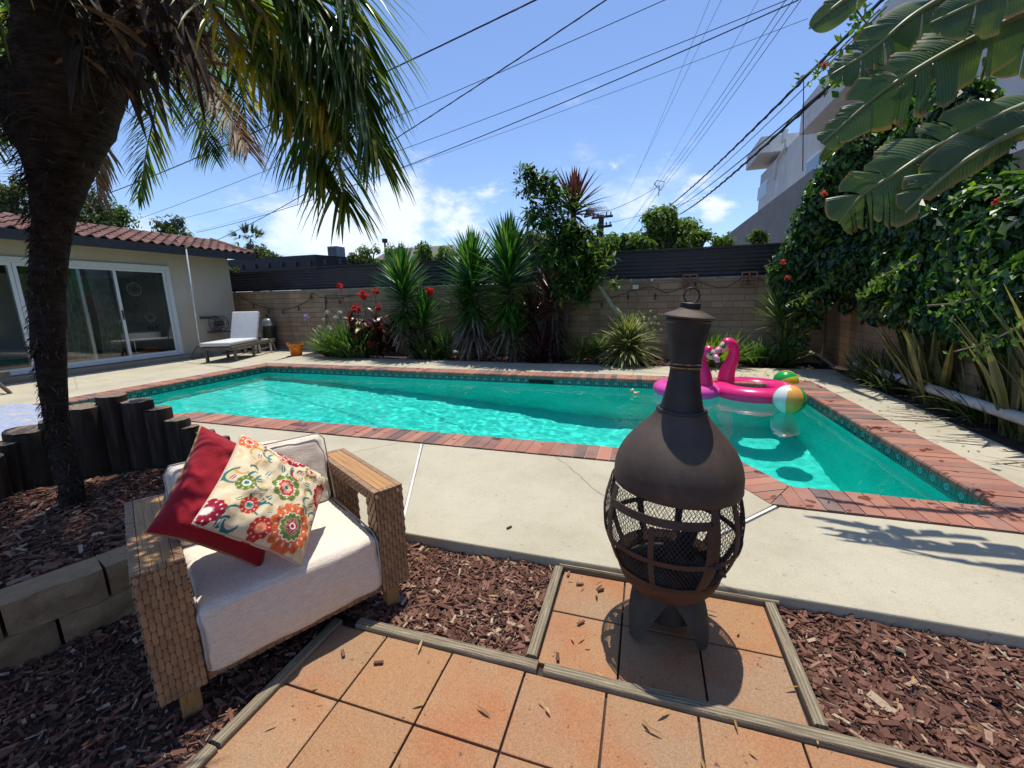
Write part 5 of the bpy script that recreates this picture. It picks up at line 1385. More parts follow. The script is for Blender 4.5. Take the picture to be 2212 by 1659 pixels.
for (px, py, rr) in ((1240, 560, .3), (1205, 510, .35), (1260, 610, .22), (1190, 560, .3), (1225, 600, .3), (1270, 590, .18), (1240, 520, .25), (1215, 620, .2), (1260, 640, .15), (1160, 480, .25)):
    for q in range(26): tuft(cr, bp(px, py, Yl)+Vector((random.gauss(0, rr*.45), random.gauss(0, rr*.4), random.gauss(0, rr*.45))), .17, 10, .052)
cr.build('crown', L_bush, ls)
fr_ = MB()
for i in range(150):
    px, py = random.choice([(1140, 375), (1150, 400), (1165, 395), (1150, 420), (1215, 420)]); c = bp(px+random.gauss(0, 14), py+random.gauss(0, 14), Yl-.05); fr_.sphere(c, (.018, .018, .026), seg=6, rings=4)
fr_.tube(tp_pts[3:], .008, 5)
fr_.build('seed_pods', plain('black_seed_pod', (.015, .013, .012), .5), ls)
# variegated yucca (large rosette) in front of the wall
vy = thing('variegated_yucca', 'big cream edged variegated yucca rosette spilling over the deck behind the chiminea', 'yucca')
c = gz(1355, 8.15, .0); c = Vector((c.x, 8.35, .0)); m = MB(); m.uv = []
hc_ = bp(1355, 705, 8.3)
for i in range(300):
    q = i/300; az = i*2.39996; el = RAD(80-120*q+U(-8, 8)); s = Vector((hc_.x, 8.3, hc_.z-.30-.30*q))
    blade(m, s, dirv(az, el), U(.70, .92)*(.75+.25*q), .075, .28+.5*q, 6, .12)
m.build('leaves', L_var, vy); stalk('trunk', [(hc_.x, 8.32, -.05), (hc_.x, 8.3, hc_.z-.1)], (.07, .05), vy)
# round leaf vine sprigs on it
m = MB()
for i in range(60):
    p = bp(U(1330, 1430), U(670, 740), 8.2); n_ = Vector((random.gauss(0, 1), -1, random.gauss(.5, 1))).normalized(); s = n_.cross(Vector((0, 0, 1))).normalized(); u = s.cross(n_); r = U(.02, .04)
    m.add([p+(s*cos(a*pi/3)+u*sin(a*pi/3))*r for a in range(6)], [tuple(range(6))])
m.tube([bp(1325+12*k, 690+14*sin(k*1.3), 8.2) for k in range(10)], .004, 4)
tag(m.build('nasturtium', leafmat('round_leaf', [(0, (.16, .26, .10)), (1, (.30, .42, .20))], .5, .3)), 'sprigs of round pale green leaves climbing over the variegated yucca', 'plant')
def strap_clump(name, lab, cat, ctr, rad, n, L, w, leaf, sub=6, dr=.7, el0=(35, 85), group=None, zc=0.0):
    t = thing(name, lab, cat, group=group); m = MB(); 
    if leaf in (L_var, L_phor): m.uv = []
    for i in range(n):
        a = rnd()*2*pi; r = rad*sqrt(rnd()); s = Vector((ctr[0]+cos(a)*r, ctr[1]+sin(a)*r*.6, zc-.02)); az = rnd()*2*pi if rnd() < .4 else a+U(-.6, .6)
        blade(m, s, dirv(az, RAD(U(*el0))), L*U(.6, 1.1), w*U(.8, 1.2), dr*U(.7, 1.3), sub, .12)
    m.build('leaves', leaf, t); return t
def agapanthus(t, heads, matf, part='flower'):
    for (px, py, Y, r) in heads:
        c = bp(px, py, Y); m = MB(); m.tube([(c.x+.06, Y+.03, .1), (c.x+.02, Y, c.z*.6), tuple(c)], .006, 5); m.build('flower_stem', L_aga, t)
        m = MB()
        for i in range(26):
            v = Vector((random.gauss(0, 1), random.gauss(0, 1), random.gauss(.4, 1))).normalized(); m.tube([c, c+v*r*.55], .0025, 3, False); e = c+v*r*.55
            for k in range(4):
                q = (v+Vector((random.gauss(0, .5), random.gauss(0, .5), random.gauss(0, .5)))).normalized(); blade(m, e, q, r*.42, .016, .1, 2)
        m.build(part, matf, t)
M_fw = leafmat('white_petal', [(0, (.55, .55, .48)), (1, (.75, .75, .66))], .6, .3, (1, 1, 1), .2); M_fb = leafmat('lilac_petal', [(0, (.38, .36, .72)), (1, (.55, .52, .85))], .6, .3, (1, 1, 1), .2)
a1 = strap_clump('agapanthus', 'agapanthus clump at the left end of the bed, next to the orange bucket', 'agapanthus', (gz(712, 8.15).x, 8.35), .26, 380, .80, .046, L_aga, group='agapanthus clumps along the back bed')
agapanthus(a1, [(661, 686, 8.35, .10)], M_fb); agapanthus(a1, [(700, 692, 8.5, .07), (707, 676, 8.6, .08)], M_fw)
a2 = strap_clump('agapanthus', 'widest agapanthus clump with white seed heads, left of the red cannas', 'agapanthus', (gz(755, 8.15).x, 8.3), .42, 520, .95, .046, L_aga, group='agapanthus clumps along the back bed')
agapanthus(a2, [(727, 688, 8.5, .10), (735, 677, 8.6, .09), (746, 692, 8.5, .10), (758, 688, 8.55, .08), (712, 712, 8.3, .12), (690, 710, 8.3, .10), (770, 693, 8.5, .08)], M_fw)
strap_clump('ginger_plant', 'narrow leaved upright plant right of the green yucca, sunlit', 'plant', (gz(958, 8.4).x, 8.5), .12, 70, .85, .06, L_aga, dr=.4, el0=(55, 88))
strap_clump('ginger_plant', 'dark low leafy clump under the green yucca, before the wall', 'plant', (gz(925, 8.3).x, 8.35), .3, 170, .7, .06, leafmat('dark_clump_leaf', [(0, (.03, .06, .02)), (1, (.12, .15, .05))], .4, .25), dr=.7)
# canna lilies
cn = thing('canna_lily', 'bronze leaved canna lilies with scarlet flowers, beside the agapanthus', 'canna')
L_can = leafmat('bronze_canna_leaf', [(0, (.035, .012, .014)), (.6, (.075, .025, .022)), (.9, (.20, .05, .025)), (1, (.30, .26, .04))], .35, .3, (1.8, .8, .5), .6)
M_scar = leafmat('scarlet_petal', [(0, (.62, .012, .012)), (1, (.80, .04, .03))], .5, .35, (1.1, .9, .9), .2)
leafw = lambda t: max(.04, sin(pi*min(1, t*.92+.06))**.8)
m = MB(); stems = [((735, 618), (778, 770)), ((785, 636), (800, 770)), ((811, 630), (815, 770)), ((928, 628), (880, 770)), ((770, 668), (790, 770)), ((817, 665), (822, 770)), ((773, 700), (772, 770)), ((835, 720), (840, 770))]
cx_m = MB()
for i, ((tx, ty), (bx_, by_)) in enumerate(stems):
    Yc = 8.15+.06*i; top = bp(tx, ty+6, Yc); bot = gz(bx_, Yc, 0)
    st = bez([bot, bot.lerp(top, .5)+Vector((.02, 0, .02)), top], 10); cx_m.tube(st, [.012-.0008*k for k in range(11)], 6)
    for k in range(7 if i < 3 or i > 3 else 4):
        q = U(.05, .62); s = bot.lerp(top, q); az = rnd()*2*pi; blade(m, s, dirv(az, RAD(U(25, 70))), U(.28, .42), U(.10, .15), .7, 6, .18, wf=leafw)
for i in range(130):
    s = gz(U(765, 862), U(8.05, 8.5), U(.05, .75)); blade(m, s, dirv(rnd()*2*pi, RAD(U(5, 75))), U(.26, .42), U(.09, .15), .8, 6, .18, wf=leafw)
m.build('leaves', L_can, cn); cx_m.build('stems', plain('canna_stem', (.05, .025, .022), .6), cn)
for (px, py, Yc, r) in ((735, 618, 8.15, .09), (785, 637, 8.21, .13), (811, 629, 8.27, .10), (770, 668, 8.2, .13), (817, 664, 8.4, .09), (928, 629, 8.33, .11)):
    c = bp(px, py, Yc); m = MB()
    for i in range(34):
        v = Vector((random.gauss(0, 1), random.gauss(0, 1), random.gauss(.1, 1))).normalized(); blade(m, c+v*r*.25, v, r*.75, r*.42, .5, 3, .3, wf=leafw)
    m.build('flower', M_scar, cn)
strap_clump('fern_bush', 'bright green ferny bush left of the variegated yucca', 'fern', (gz(1262, 8.3).x, 8.6), .01, 2, .1, .02, L_fern)
fb = [o for o in COL.objects if o.name.startswith('fern_bush')][-1]
m = MB()
for i in range(90):
    az = rnd()*2*pi; s = gz(U(1245, 1300), U(8.35, 8.7), U(.0, .15)); d = dirv(az, RAD(U(35, 80))); L = U(.35, .62); q = s.copy(); dd = d.copy()
    for k in range(14):
        dd = (dd+Vector((0, 0, -.055))).normalized(); q = q+dd*L/14; sd_ = dd.cross(Vector((0, 0, 1))).normalized(); ll = .075*sin(pi*(k+2)/17)
        for sg in (-1, 1): blade(m, q, (sd_*sg+dd*.5+Vector((0, 0, .15))).normalized(), ll, .028, .4, 2, .1)
m.build('fronds', L_fern, fb)
strap_clump('strap_plant', 'bright green strap leaf clump behind the pink floats', 'plant', (gz(1553, 8.2).x, 8.35), .24, 200, .72, .055, L_fern, dr=.6)
strap_clump('spider_plant', 'small pale strap leaf plant beside the flamingo neck', 'plant', (gz(1640, 8.5).x, 8.75), .14, 90, .6, .05, L_aga, dr=.6)
strap_clump('strap_plant', 'low dark strap plant under the purple cordyline', 'plant', (gz(1160, 8.2).x, 8.3), .2, 120, .45, .045, L_cord, dr=.7)
strap_clump('strap_plant', 'small spiky seedling at the edge of the deck left of the variegated yucca', 'plant', (gz(1245, 8.0).x, 8.15), .03, 16, .22, .03, L_aga, dr=.4)
spiky('spiky_dracaena', 'slender spiky dracaena under the vine, right of the chiminea', 'dracaena', None, [hd_(1690, 1688, 668, 8.75, 60, .5, .032, .35, dn=6, r=(.025, .02)), hd_(1700, 1694, 730, 8.75, 30, .4, .03, .3, dn=6, r=(.02, .015))], L_aga, L_dead)
strap_clump('spider_plant', 'low spider plant below the slender dracaena at the wall corner', 'plant', (gz(1690, 8.6).x, 8.75), .2, 150, .6, .045, L_aga, dr=.9)
# rocks
for (px, py, r, lab) in ((983, 768, .13, 'rounded grey rock on the bark left of the yucca trunks'), (1068, 768, .10, 'small tan rock between the yucca trunks')):
    p = G(px, py, .0); m = MB(); m.sphere((0, 0, r*.35), (r, r*.7, r*.62), seg=20, rings=14)
    m.v = [tuple(Vector(v)*(1+.22*noise.noise(Vector(v)*9+Vector((px, 0, 0))))) for v in m.v]; o = m.build('rock', plain('speckled_rock', (.33, .32, .27), .9, var=.3, scale=30, bump=.8, bscale=50), smooth=True); o.location = p; tag(o, lab, 'rock')

# flax plants along the right wall
def flax(lab, ctr, n, L, w, az0=0, spread=2*pi, zc=-.03, el=(45, 88), dr=.22, leaf=L_phor, rad=.13, name='flax_plant'):
    t = thing(name, lab, 'flax plant', group='flax plants along the right wall'); m = MB(); m.uv = []
    for i in range(n):
        a = az0+U(-.5, .5)*spread; s = Vector((ctr[0]+U(-rad, rad), ctr[1]+U(-rad, rad), zc))
        blade(m, s, dirv(a, RAD(U(*el))), L*U(.6, 1.08), w*U(.7, 1.15), dr*U(.6, 1.5), 7, .22, wf=lambda t: max(.03, min(1, .45+t*1.3)*(1-max(0, (t-.5)/.5)**1.8)))
    m.build('leaves', leaf, t); return t
flax('largest flax plant with yellow striped blades leaning over the white pole', (3.25, 4.75), 95, 1.3, .085, pi*.8, 3.6, el=(58, 89), dr=.12)
flax('flax plant further back with dark blades, left of the yellow striped one', (3.25, 6.0), 90, 1.1, .07, pi*.8, 3.8, el=(56, 89), dr=.13)
flax('upright broad bladed flax plant near the right edge', (3.3, 4.3), 36, 1.4, .09, pi*.9, 3.2, el=(60, 90))
L_grass = leafmat('dark_grass_leaf', [(0, (.05, .085, .03)), (.7, (.11, .16, .05)), (1, (.30, .30, .14))], .45, .25)
for (x, y, n, L, lab) in ((3.2, 6.9, 120, .7, 'grassy clump spreading beside the far end of the white pole'), (3.3, 5.3, 60, .6, 'dark grassy tuft hanging over the deck under the white pole'), (3.35, 2.9, 110, .8, 'dark grassy mass at the right edge behind the pole'), (3.35, 7.5, 110, .55, 'fine leaved grass tuft near the wall corner behind the pole')):
    t = thing('grass_clump', lab, 'grass clump', group='grassy clumps along the right wall'); m = MB()
    for i in range(int(n*1.9)):
        blade(m, (x+U(-.2, .2), y+U(-.4, .4), -.03), dirv(rnd()*2*pi if rnd() < .5 else pi+U(-1, 1), RAD(U(20, 85))), L*U(.5, 1.15), .030, U(.3, 1.0), 6, .1)
    m.build('leaves', L_grass, t)
# dry blades lying on the deck
m = MB()
for (a, b) in (((1500, 0), (0, 0)),): pass
for i in range(16):
    p = Vector((U(2.75, 3.1), U(3.0, 5.6), .01)); blade(m, p, dirv(pi+U(-.6, .6), RAD(4)), U(.3, .6), .022, .02, 4, .05)
tag(m.build('dry_blades', L_dead), 'fallen dry flax blades lying on the deck under the white pole', 'leaf litter', kind='stuff')
# white pole (roller tube)
wp = thing('roller_pole', 'long white weathered pole lying raised beside the flax along the right deck', 'pole')
a, b = G(1850, 787, .17), G(2330, 944, .20)
print('pole', a, b)
m = MB(); c = bez([a, a.lerp(b, .5)+Vector((0, 0, .0)), b], 30); m.tube(c, .052, 16); m.build('tube', plain('weathered_white_pole', (.50, .49, .46), .6, var=.3, scale=7, bump=.2), wp, smooth=40)
for q in (.02, .97): p = a.lerp(b, q); m = MB(); m.bbox((p.x-.04, p.y-.03, -.05), (p.x+.04, p.y+.03, p.z-.045), .008); m.build('foot', M_block, wp)
# pale slab leaning in the far right corner
q0, q1 = G(1745, 803, .01), G(1815, 790, .01)
m = MB(); A = Matrix.Translation((q1.x-.12, q1.y-.1, .0)) @ Matrix.Rotation(RAD(-52), 4, 'Y'); m.bbox((-.02, -.02, 0), (.02, .5, .36), .004, A); tag(m.build('leaning_board', plain('pale_board', (.30, .27, .22), .8, var=.2)), 'pale flat board leaning at the far right corner of the deck', 'board')
# fallen leaves
random.seed(77)
L_fall = leafmat('fallen_leaf', [(0, (.38, .22, .07)), (.4, (.55, .38, .16)), (.7, (.25, .12, .05)), (1, (.60, .45, .22))], .7, .2, (1, .9, .6), .2)
def litter(name, lab, n, fn, Ls, ws):
    m = MB()
    for i in range(n):
        x, y, z = fn(); blade(m, (x, y, z+.006), dirv(rnd()*2*pi, RAD(U(-4, 14))), U(*Ls), U(*ws), U(0, .3), 4, .15, wf=lambda t: max(.05, sin(pi*min(1, t*.95+.03))), twist=U(-1, 1))
    tag(m.build(name, L_fall), lab, 'leaf litter', kind='stuff')
litter('fallen_leaves', 'yellow willow like leaves scattered on the bark and pavers', 105, lambda: (U(-1.15, 1.9), U(.55, 1.83), ZP+.008), (.025, .06), (.006, .011))
litter('fallen_leaves', 'curled brown leaves scattered on the far deck by the bed', 110, lambda: (U(.6, 3.0), U(7.15, 8.15), .0), (.03, .08), (.015, .03))
litter('fallen_leaves', 'small leaf bits on the right deck', 60, lambda: (U(2.35, 3.1), U(3.2, 7.0), .0), (.02, .05), (.008, .02))
m = MB()
for (px, py) in ((741, 1412), (818, 1432), (1205, 1420), (1228, 1240), (1253, 1262), (1297, 1275), (1255, 1345), (1100, 1140), (1790, 1085), (1500, 1190)):
    p = G(px, py, ZP+.006 if py > 1200 else .004); A = Matrix.Translation(p) @ Matrix.Rotation(rnd()*6, 4, 'Z'); m.bbox((-.018, -.006, 0), (.018, .006, .006), .002, A)
tag(m.build('stray_bark', M_chip), 'stray bark chips lying on the pavers', 'bark chips', kind='stuff')

# string lights along the wall
def string(lab, pts, bulbs_at, drop=.10):
    t = thing('string_lights', lab, 'string lights', group='string lights on the back wall'); P3 = [YP(x, y, YW-.05) for x, y in pts]; c = bez(P3, 60); m = MB(); m.tube(c, .0075, 6); m.build('cable', plain('black_cable', (.015, .015, .015), .6), t)
    for (x, y) in bulbs_at:
        p = YP(x, y, YW-.06); m = MB(); m.tube([p, p-Vector((0, 0, .035))], .004, 5); m.tube([p-Vector((0, 0, .03)), p-Vector((0, 0, .085))], [.014, .019], 8); s = m.build('socket', MATS['black_cable'], t)
        m = MB(); m.sphere(p-Vector((0, 0, .115)), (.022, .022, .034), seg=10, rings=7); m.build('bulb', plain('smoky_bulb', (.06, .055, .045), .15, spec=.8), s, smooth=True)
string('string lights sagging over the pool equipment, left part of the back wall', [(515, 637), (545, 655), (590, 668), (625, 667), (665, 650), (672, 634), (700, 644), (730, 644), (765, 638)], [(546, 655), (579, 666), (610, 668), (644, 660), (672, 636), (704, 645), (733, 645)])
string('string lights between the purple cordylines and the vine, right part of the back wall', [(1205, 661), (1290, 651), (1330, 640), (1400, 620), (1440, 632), (1480, 618), (1500, 607), (1560, 622), (1610, 600), (1660, 607)], [(1300, 650), (1357, 632), (1416, 632), (1503, 607), (1617, 600)])
string('string lights passing low between the red canna and the yuccas', [(885, 645), (930, 660), (990, 658), (1030, 650)], [(947, 660)])
t = thing('conduit_pipe', 'thin dark conduit pipe climbing the block wall behind the agapanthus', 'pipe'); m = MB(); m.tube([YP(704, 700, YW-.03), YP(702, 639, YW-.03)], .012, 6); m.build('riser', M_bark, t); m = MB(); m.tube([YP(702, 639, YW-.032), YP(790, 637, YW-.032)], .010, 6); m.build('branch', M_bark, t)
o = MB(); p = YP(1373, 620, YW-.05); o.bbox((p.x-.06, p.y-.02, p.z-.045), (p.x+.06, p.y+.01, p.z+.045), .006); tag(o.build('outlet_box', M_pvc), 'small white box hanging on the string light cable', 'outlet')
for (px, py, lab) in ((1490, 608, 'terracotta lattice block ornament hung high on the wall, left one'), (1618, 603, 'terracotta star shaped ornament hung near the vine, right one')):
    p = YP(px, py, YW-.04); m = MB(); s = .13
    for a in range(3):
        k = -s+s*a; m.bbox((p.x-s, p.y-.02, p.z+k-.014), (p.x+s, p.y+.01, p.z+k+.014), .004); m.bbox((p.x+k-.014, p.y-.022, p.z-s), (p.x+k+.014, p.y+.012, p.z+s), .004)
    tag(m.build('wall_ornament', plain('terracotta_ornament', (.26, .115, .07), .9, var=.2)), lab, 'wall ornament', 'terracotta ornaments on the wall')
# ------------------------------------------------ palm
random.seed(99)
YPALM = 1.36
pm = thing('palm_tree', 'stout shaggy palm with drooping fronds filling the top left', 'palm tree')
prof = [(1120, 160, 36), (1092, 158, 33), (1046, 154, 30), (953, 134, 29), (884, 119, 31), (768, 109, 39), (741, 104, 42), (622, 103, 43), (540, 108, 45), (476, 118, 50), (400, 128, 67), (350, 133, 86), (280, 131, 124), (200, 146, 130), (100, 172, 134), (0, 190, 140), (-120, 215, 150), (-240, 240, 150), (-330, 262, 105)]
rows = []; m = MB(); spin = []
for (py, px, hw) in prof:
    c = YP(px, py, YPALM); l = YP(px-hw, py, YPALM); r = YP(px+hw, py, YPALM); spin.append((Vector(c), (r-l).length/2*.97*cos(atan2(abs(c.x), YPALM))))
def palm_c(t):
    k = t*(len(spin)-1); i = min(int(k), len(spin)-2); f = k-i; return spin[i][0].lerp(spin[i+1][0], f), spin[i][1]+(spin[i+1][1]-spin[i][1])*f
NR, NS = 150, 56
for i in range(NR+1):
    c, r = palm_c(i/NR); row = []
    for j in range(NS+1):
        a = 2*pi*(j % NS)/NS; e = 1+.05*noise.noise(Vector((cos(a)*3, sin(a)*3, c.z*9)))+.035*noise.noise(Vector((cos(a)*9, sin(a)*9, c.z*30))); row.append((c.x+r*e*cos(a), c.y+r*e*sin(a), c.z))
    rows.append(row)
m.grid(rows)
def palmbark():
    t = NT('shaggy_palm_bark'); v = t.co(); g = t.noise(t.mapv(v, (14, 14, 60)), 1, 6, .7)
    c = t.ramp(g, [(.3, (.020, .015, .013)), (.55, (.055, .042, .036)), (.8, (.12, .085, .062))]); t.bsdf(c, .95, 0, t.bump(g, 1.0, .03), .15); return t.m
M_pb = palmbark(); tr_ = m.build('trunk', M_pb, pm, smooth=True)
# fibre ends and leaf bases
fb_ = MB()
for i in range(5200):
    t = rnd()**.75; c, r = palm_c(t); a = rnd()*2*pi
    if sin(a) > .5: continue
    s = Vector((c.x+r*.97*cos(a), c.y+r*.97*sin(a), c.z)); big = t > .5
    d = Vector((cos(a), sin(a), U(-.9, .2) if not big else U(-.6, .9))).normalized(); tg = Vector((-sin(a), cos(a), 0))*U(-1.2, 1.2)*(1.0 if big else .6)
    blade(fb_, s, (d*(.55 if big else .45)+tg+Vector((0, 0, -.2))).normalized(), U(.02, .05) if not big else U(.04, .12), U(.004, .010), .6, 2, .2)
fb_.build('bark_fibre', leafmat('palm_fibre', [(0, (.035, .025, .02)), (.7, (.085, .06, .045)), (1, (.20, .13, .08))], .9, .1, (1, .9, .8), .1), pm)
L_palm = leafmat('palm_leaflet', [(0, (.035, .085, .02)), (.5, (.07, .14, .03)), (.85, (.15, .22, .04)), (1, (.30, .26, .05))], .30, .50, (2.2, 2.1, .35), .6)
L_pyel = leafmat('yellowing_palm_leaflet', [(0, (.18, .24, .03)), (.5, (.36, .34, .04)), (1, (.50, .32, .06))], .35, .55, (1.6, 1.4, .3), .5)
L_pdry = leafmat('dry_palm_leaflet', [(0, (.20, .14, .09)), (1, (.42, .33, .25))], .6, .35, (1.2, 1, .7), .3)
M_rach = plain('frond_midrib', (.20, .17, .07), .5, var=.3)
M_rdry = plain('dry_frond_midrib', (.22, .15, .09), .7, var=.3)
def frond(px_pts, leaf, LL_=.34, w=.013, n=95, rm=M_rach, start=.0, droop=.42, hang=0.0):
    """px_pts: (px, py, depth) along the midrib"""
    P_ = bez([YP(x, y, Y) for x, y, Y in px_pts], n); m = MB(); r = MB(); r.tube(P_[::2], [.012*(1-.85*i/(len(P_[::2])-1)) for i in range(len(P_[::2]))], 5)
    fr0 = r.build('frond', rm, pm, smooth=True)
    for i in range(int(n*start)+2, n):
        t = i/n; d = (P_[min(i+1, n)]-P_[i-1]).normalized(); sd_ = d.cross(Vector((0, 0, 1))); 
        if sd_.length < .15: sd_ = Vector((1, .3, 0))
        sd_ = sd_.normalized(); up = sd_.cross(d).normalized()
        if up.z < 0: up = -up
        for sg in (-1, 1):
            for rep in range(1):
                ll = LL_*(.45+.55*sin(pi*min(1, .12+t*.86)))*U(.85, 1.1)*(1 if t < .93 else .8)
                v = (sd_*sg*U(.6, .95)+d*U(.8, 1.15)+up*U(-.2, .35)-Vector((0, 0, 1))*(.08+hang)).normalized()
                blade(m, P_[i]+Vector((U(-.004, .004),)*3), v, ll, w*U(.8, 1.2), droop*U(.7, 1.3), 5, .25, wf=lambda q: min(1, .5+q*2.5)*(1-q**2.2)+.05)
    m.build('leaflets', leaf, fr0); return fr0
O = (250, -170)
FR = [
 # far hanging fronds seen against the sky (green, front of the sky)
 ([(O[0]+40, O[1], 1.45), (330, 60, 2.0), (340, 200, 2.2), (318, 320, 2.2), (300, 430, 2.15)], L_palm, .30, .0),
 ([(O[0]+60, O[1], 1.5), (380, 0, 2.1), (420, 150, 2.4), (440, 260, 2.4), (455, 335, 2.4)], L_palm, .36, .0),
 ([(O[0]+60, O[1], 1.5), (430, -20, 1.9), (490, 110, 2.2), (525, 220, 2.2), (535, 300, 2.2)], L_palm, .36, .0),
 ([(O[0]+60, O[1], 1.5), (480, -60, 1.7), (590, 80, 1.9), (640, 220, 1.9), (655, 345, 1.9)], L_palm, .34, .0),
 ([(O[0]+60, O[1], 1.5), (500, -100, 1.5), (650, 60, 1.6), (715, 220, 1.6), (735, 380, 1.6), (750, 445, 1.6)], L_palm, .30, .1),
 ([(O[0]+60, O[1], 1.5), (540, -110, 1.6), (700, 30, 1.7), (770, 170, 1.7), (800, 270, 1.7), (815, 330, 1.7)], L_palm, .32, .1),
 ([(O[0]+60, O[1], 1.5), (560, -190, 1.7), (720, -70, 1.9), (775, 60, 1.9), (800, 180, 1.9)], L_palm, .36, .1),
 ([(O[0]+60, O[1], 1.5), (450, -60, 1.4), (560, 90, 1.45), (640, 220, 1.45), (680, 330, 1.45), (705, 400, 1.45)], L_palm, .28, .1),
 ([(O[0]+60, O[1], 1.4), (420, -30, 1.3), (520, 100, 1.3), (600, 200, 1.3), (640, 270, 1.3)], L_pyel, .26, .15),
 ([(O[0]+60, O[1], 1.4), (440, -80, 1.3), (560, 20, 1.3), (640, 120, 1.3), (690, 210, 1.3), (715, 280, 1.3)], L_pyel, .26, .1),
 ([(O[0]+60, O[1], 1.5), (520, -140, 1.5), (650, -20, 1.5), (720, 90, 1.5), (755, 200, 1.5), (770, 300, 1.5)], L_palm, .28, .1),
 ([(O[0]+60, O[1], 1.4), (480, -120, 1.35), (600, -20, 1.35), (670, 90, 1.35), (710, 190, 1.35)], L_palm, .26, .1),
 # left side
 ([(O[0]-40, O[1], 1.4), (60, -60, 1.7), (0, 60, 1.9), (-20, 200, 1.9), (-15, 330, 1.9)], L_palm, .32, .0),
 ([(O[0]-40, O[1], 1.5), (90, -90, 1.9), (30, 0, 2.2), (10, 130, 2.3), (20, 260, 2.3)], L_palm, .30, .0),
 ([(O[0]-40, O[1], 1.3), (120, -120, 1.1), (20, -100, .9), (-80, 60, .8)], L_palm, .3, .0),
 # dry ones
 ([(300, 120, 1.5), (262, 250, 1.75), (232, 320, 1.8), (210, 372, 1.8), (213, 440, 1.8)], L_pdry, .20, .45),
 ([(O[0]+60, O[1]+60, 1.4), (360, 0, 1.5), (430, 140, 1.6), (500, 260, 1.6), (540, 330, 1.6)], L_pdry, .24, .3),
 # fronds overhead (above the frame, they shade the bed and the chair)
 ([(O[0], O[1], 1.4), (200, -420, 1.5), (100, -700, 1.2), (-100, -800, .8)], L_palm, .34, .0),
]
for fi, (pts, lf, l_, st) in enumerate(FR):
    if 3 <= fi <= 11:
        pts = pts[:1]+[(x, y, .82+.12*(Y-1.3)) for x, y, Y in pts[1:]]; pts[0] = (pts[0][0], pts[0][1], 1.25); l_ *= .70
    frond(pts, lf, l_, .0135 if not 3 <= fi <= 11 else .0082, (70 if 3 <= fi <= 11 else 92) if lf is not L_pdry else 60, M_rach if lf is not L_pdry else M_rdry, st)
ctr_ = YP(250, -200, 1.45); ctr_.z = max(ctr_.z, 3.0)
def frond3(az, el, L, dr, lf=L_palm, LLn=.36):
    d = dirv(az, el); P_ = [ctr_.copy()]; q = ctr_.copy(); n = 6
    for i in range(n): d = (d+Vector((0, 0, -dr/n*1.3))).normalized(); q = q+d*L/n; P_.append(q.copy())
    C_ = bez(P_, 80); m = MB(); r = MB(); r.tube(C_[::3], [.013*(1-.85*i/(len(C_[::3])-1)) for i in range(len(C_[::3]))], 5); f0 = r.build('frond', M_rach, pm, smooth=True)
    for i in range(10, 80):
        t = i/80; dd = (C_[min(i+1, 80)]-C_[i-1]).normalized(); s = dd.cross(Vector((0, 0, 1))).normalized()
        for sg in (-1, 1): blade(m, C_[i], (s*sg*.85+dd*.85+Vector((0, 0, -.1))).normalized(), LLn*(.5+.5*sin(pi*min(1, .12+t*.86)))*U(.85, 1.1), .014, .5, 4, .25)
    m.build('leaflets', lf, f0)
for az in (-120, -150, -95, 175, 150, 125, -165, 100): frond3(RAD(az+U(-8, 8)), RAD(U(25, 60)), U(1.5, 1.9), U(1.2, 1.7))

# old brown leaf bases and hanging sheaths under the crown
m = MB()
for i in range(520):
    px, py = U(150, 420), U(-60, 150); 
    if px > 300 and py > 175-(px-300)*.75: continue
    p = YP(px, py, U(1.0, 1.5)); blade(m, p, (Vector((U(-.2, .9), U(-.5, .3), U(-1.1, .25)))).normalized(), U(.10, .30), U(.008, .03), .5, 4, .3, twist=U(-1.5, 1.5))
m.build('leaf_sheaths', MATS['palm_fibre'], pm)

# ------------------------------------------------ bird of paradise leaves, upper right
random.seed(31)
def bananamat(name, c1, c2, brown=.0):
    t = NT(name); uv = t.n('UVMap').outputs[0]; sp = t.n('SeparateXYZ'); t.lk(uv, sp.inputs[0])
    rib = t.math('SINE', t.math('MULTIPLY', sp.outputs[0], 420.0)); c = t.mix(t.rng(t.noise(t.co(), 5, 4), .35, .65), c1, c2)
    c = t.mix(t.rng(rib, .2, 1, 0, .22), c, t.mix(1, c, (1.7, 1.6, 1.5), 'MULTIPLY'))
    e = t.rng(t.math('ADD', t.math('ABSOLUTE', sp.outputs[1]), t.math('MULTIPLY', t.noise(t.co(), 9, 4), .22)), 1.00, 1.08); c = t.mix(e, c, (.26, .15, .06))
    yl = t.rng(t.noise(t.mapv(t.co(), loc=(4, 4, 4)), 3.2, 3), .60, .72, 0, .7); c = t.mix(yl, c, (.22, .26, .03))
    p = t.n('BsdfPrincipled'); t.lk(c, p.inputs['Base Color']); p.inputs['Roughness'].default_value = .42; t.lk(t.bump(rib, .25, .004), p.inputs['Normal'])
    tr = t.n('BsdfTranslucent'); t.lk(t.mix(1, c, (1.4, 1.6, .5), 'MULTIPLY'), tr.inputs[0]); mx = t.n('MixShader'); mx.inputs[0].default_value = .26
    t.lk(p.outputs[0], mx.inputs[1]); t.lk(tr.outputs[0], mx.inputs[2]); t.lk(mx.outputs[0], t.out.inputs[0]); return t.m
M_ban = bananamat('paddle_leaf', (.042, .085, .032), (.085, .125, .045))
BN = thing('bird_of_paradise', 'giant bird of paradise with torn paddle leaves hanging over the right side', 'banana plant')
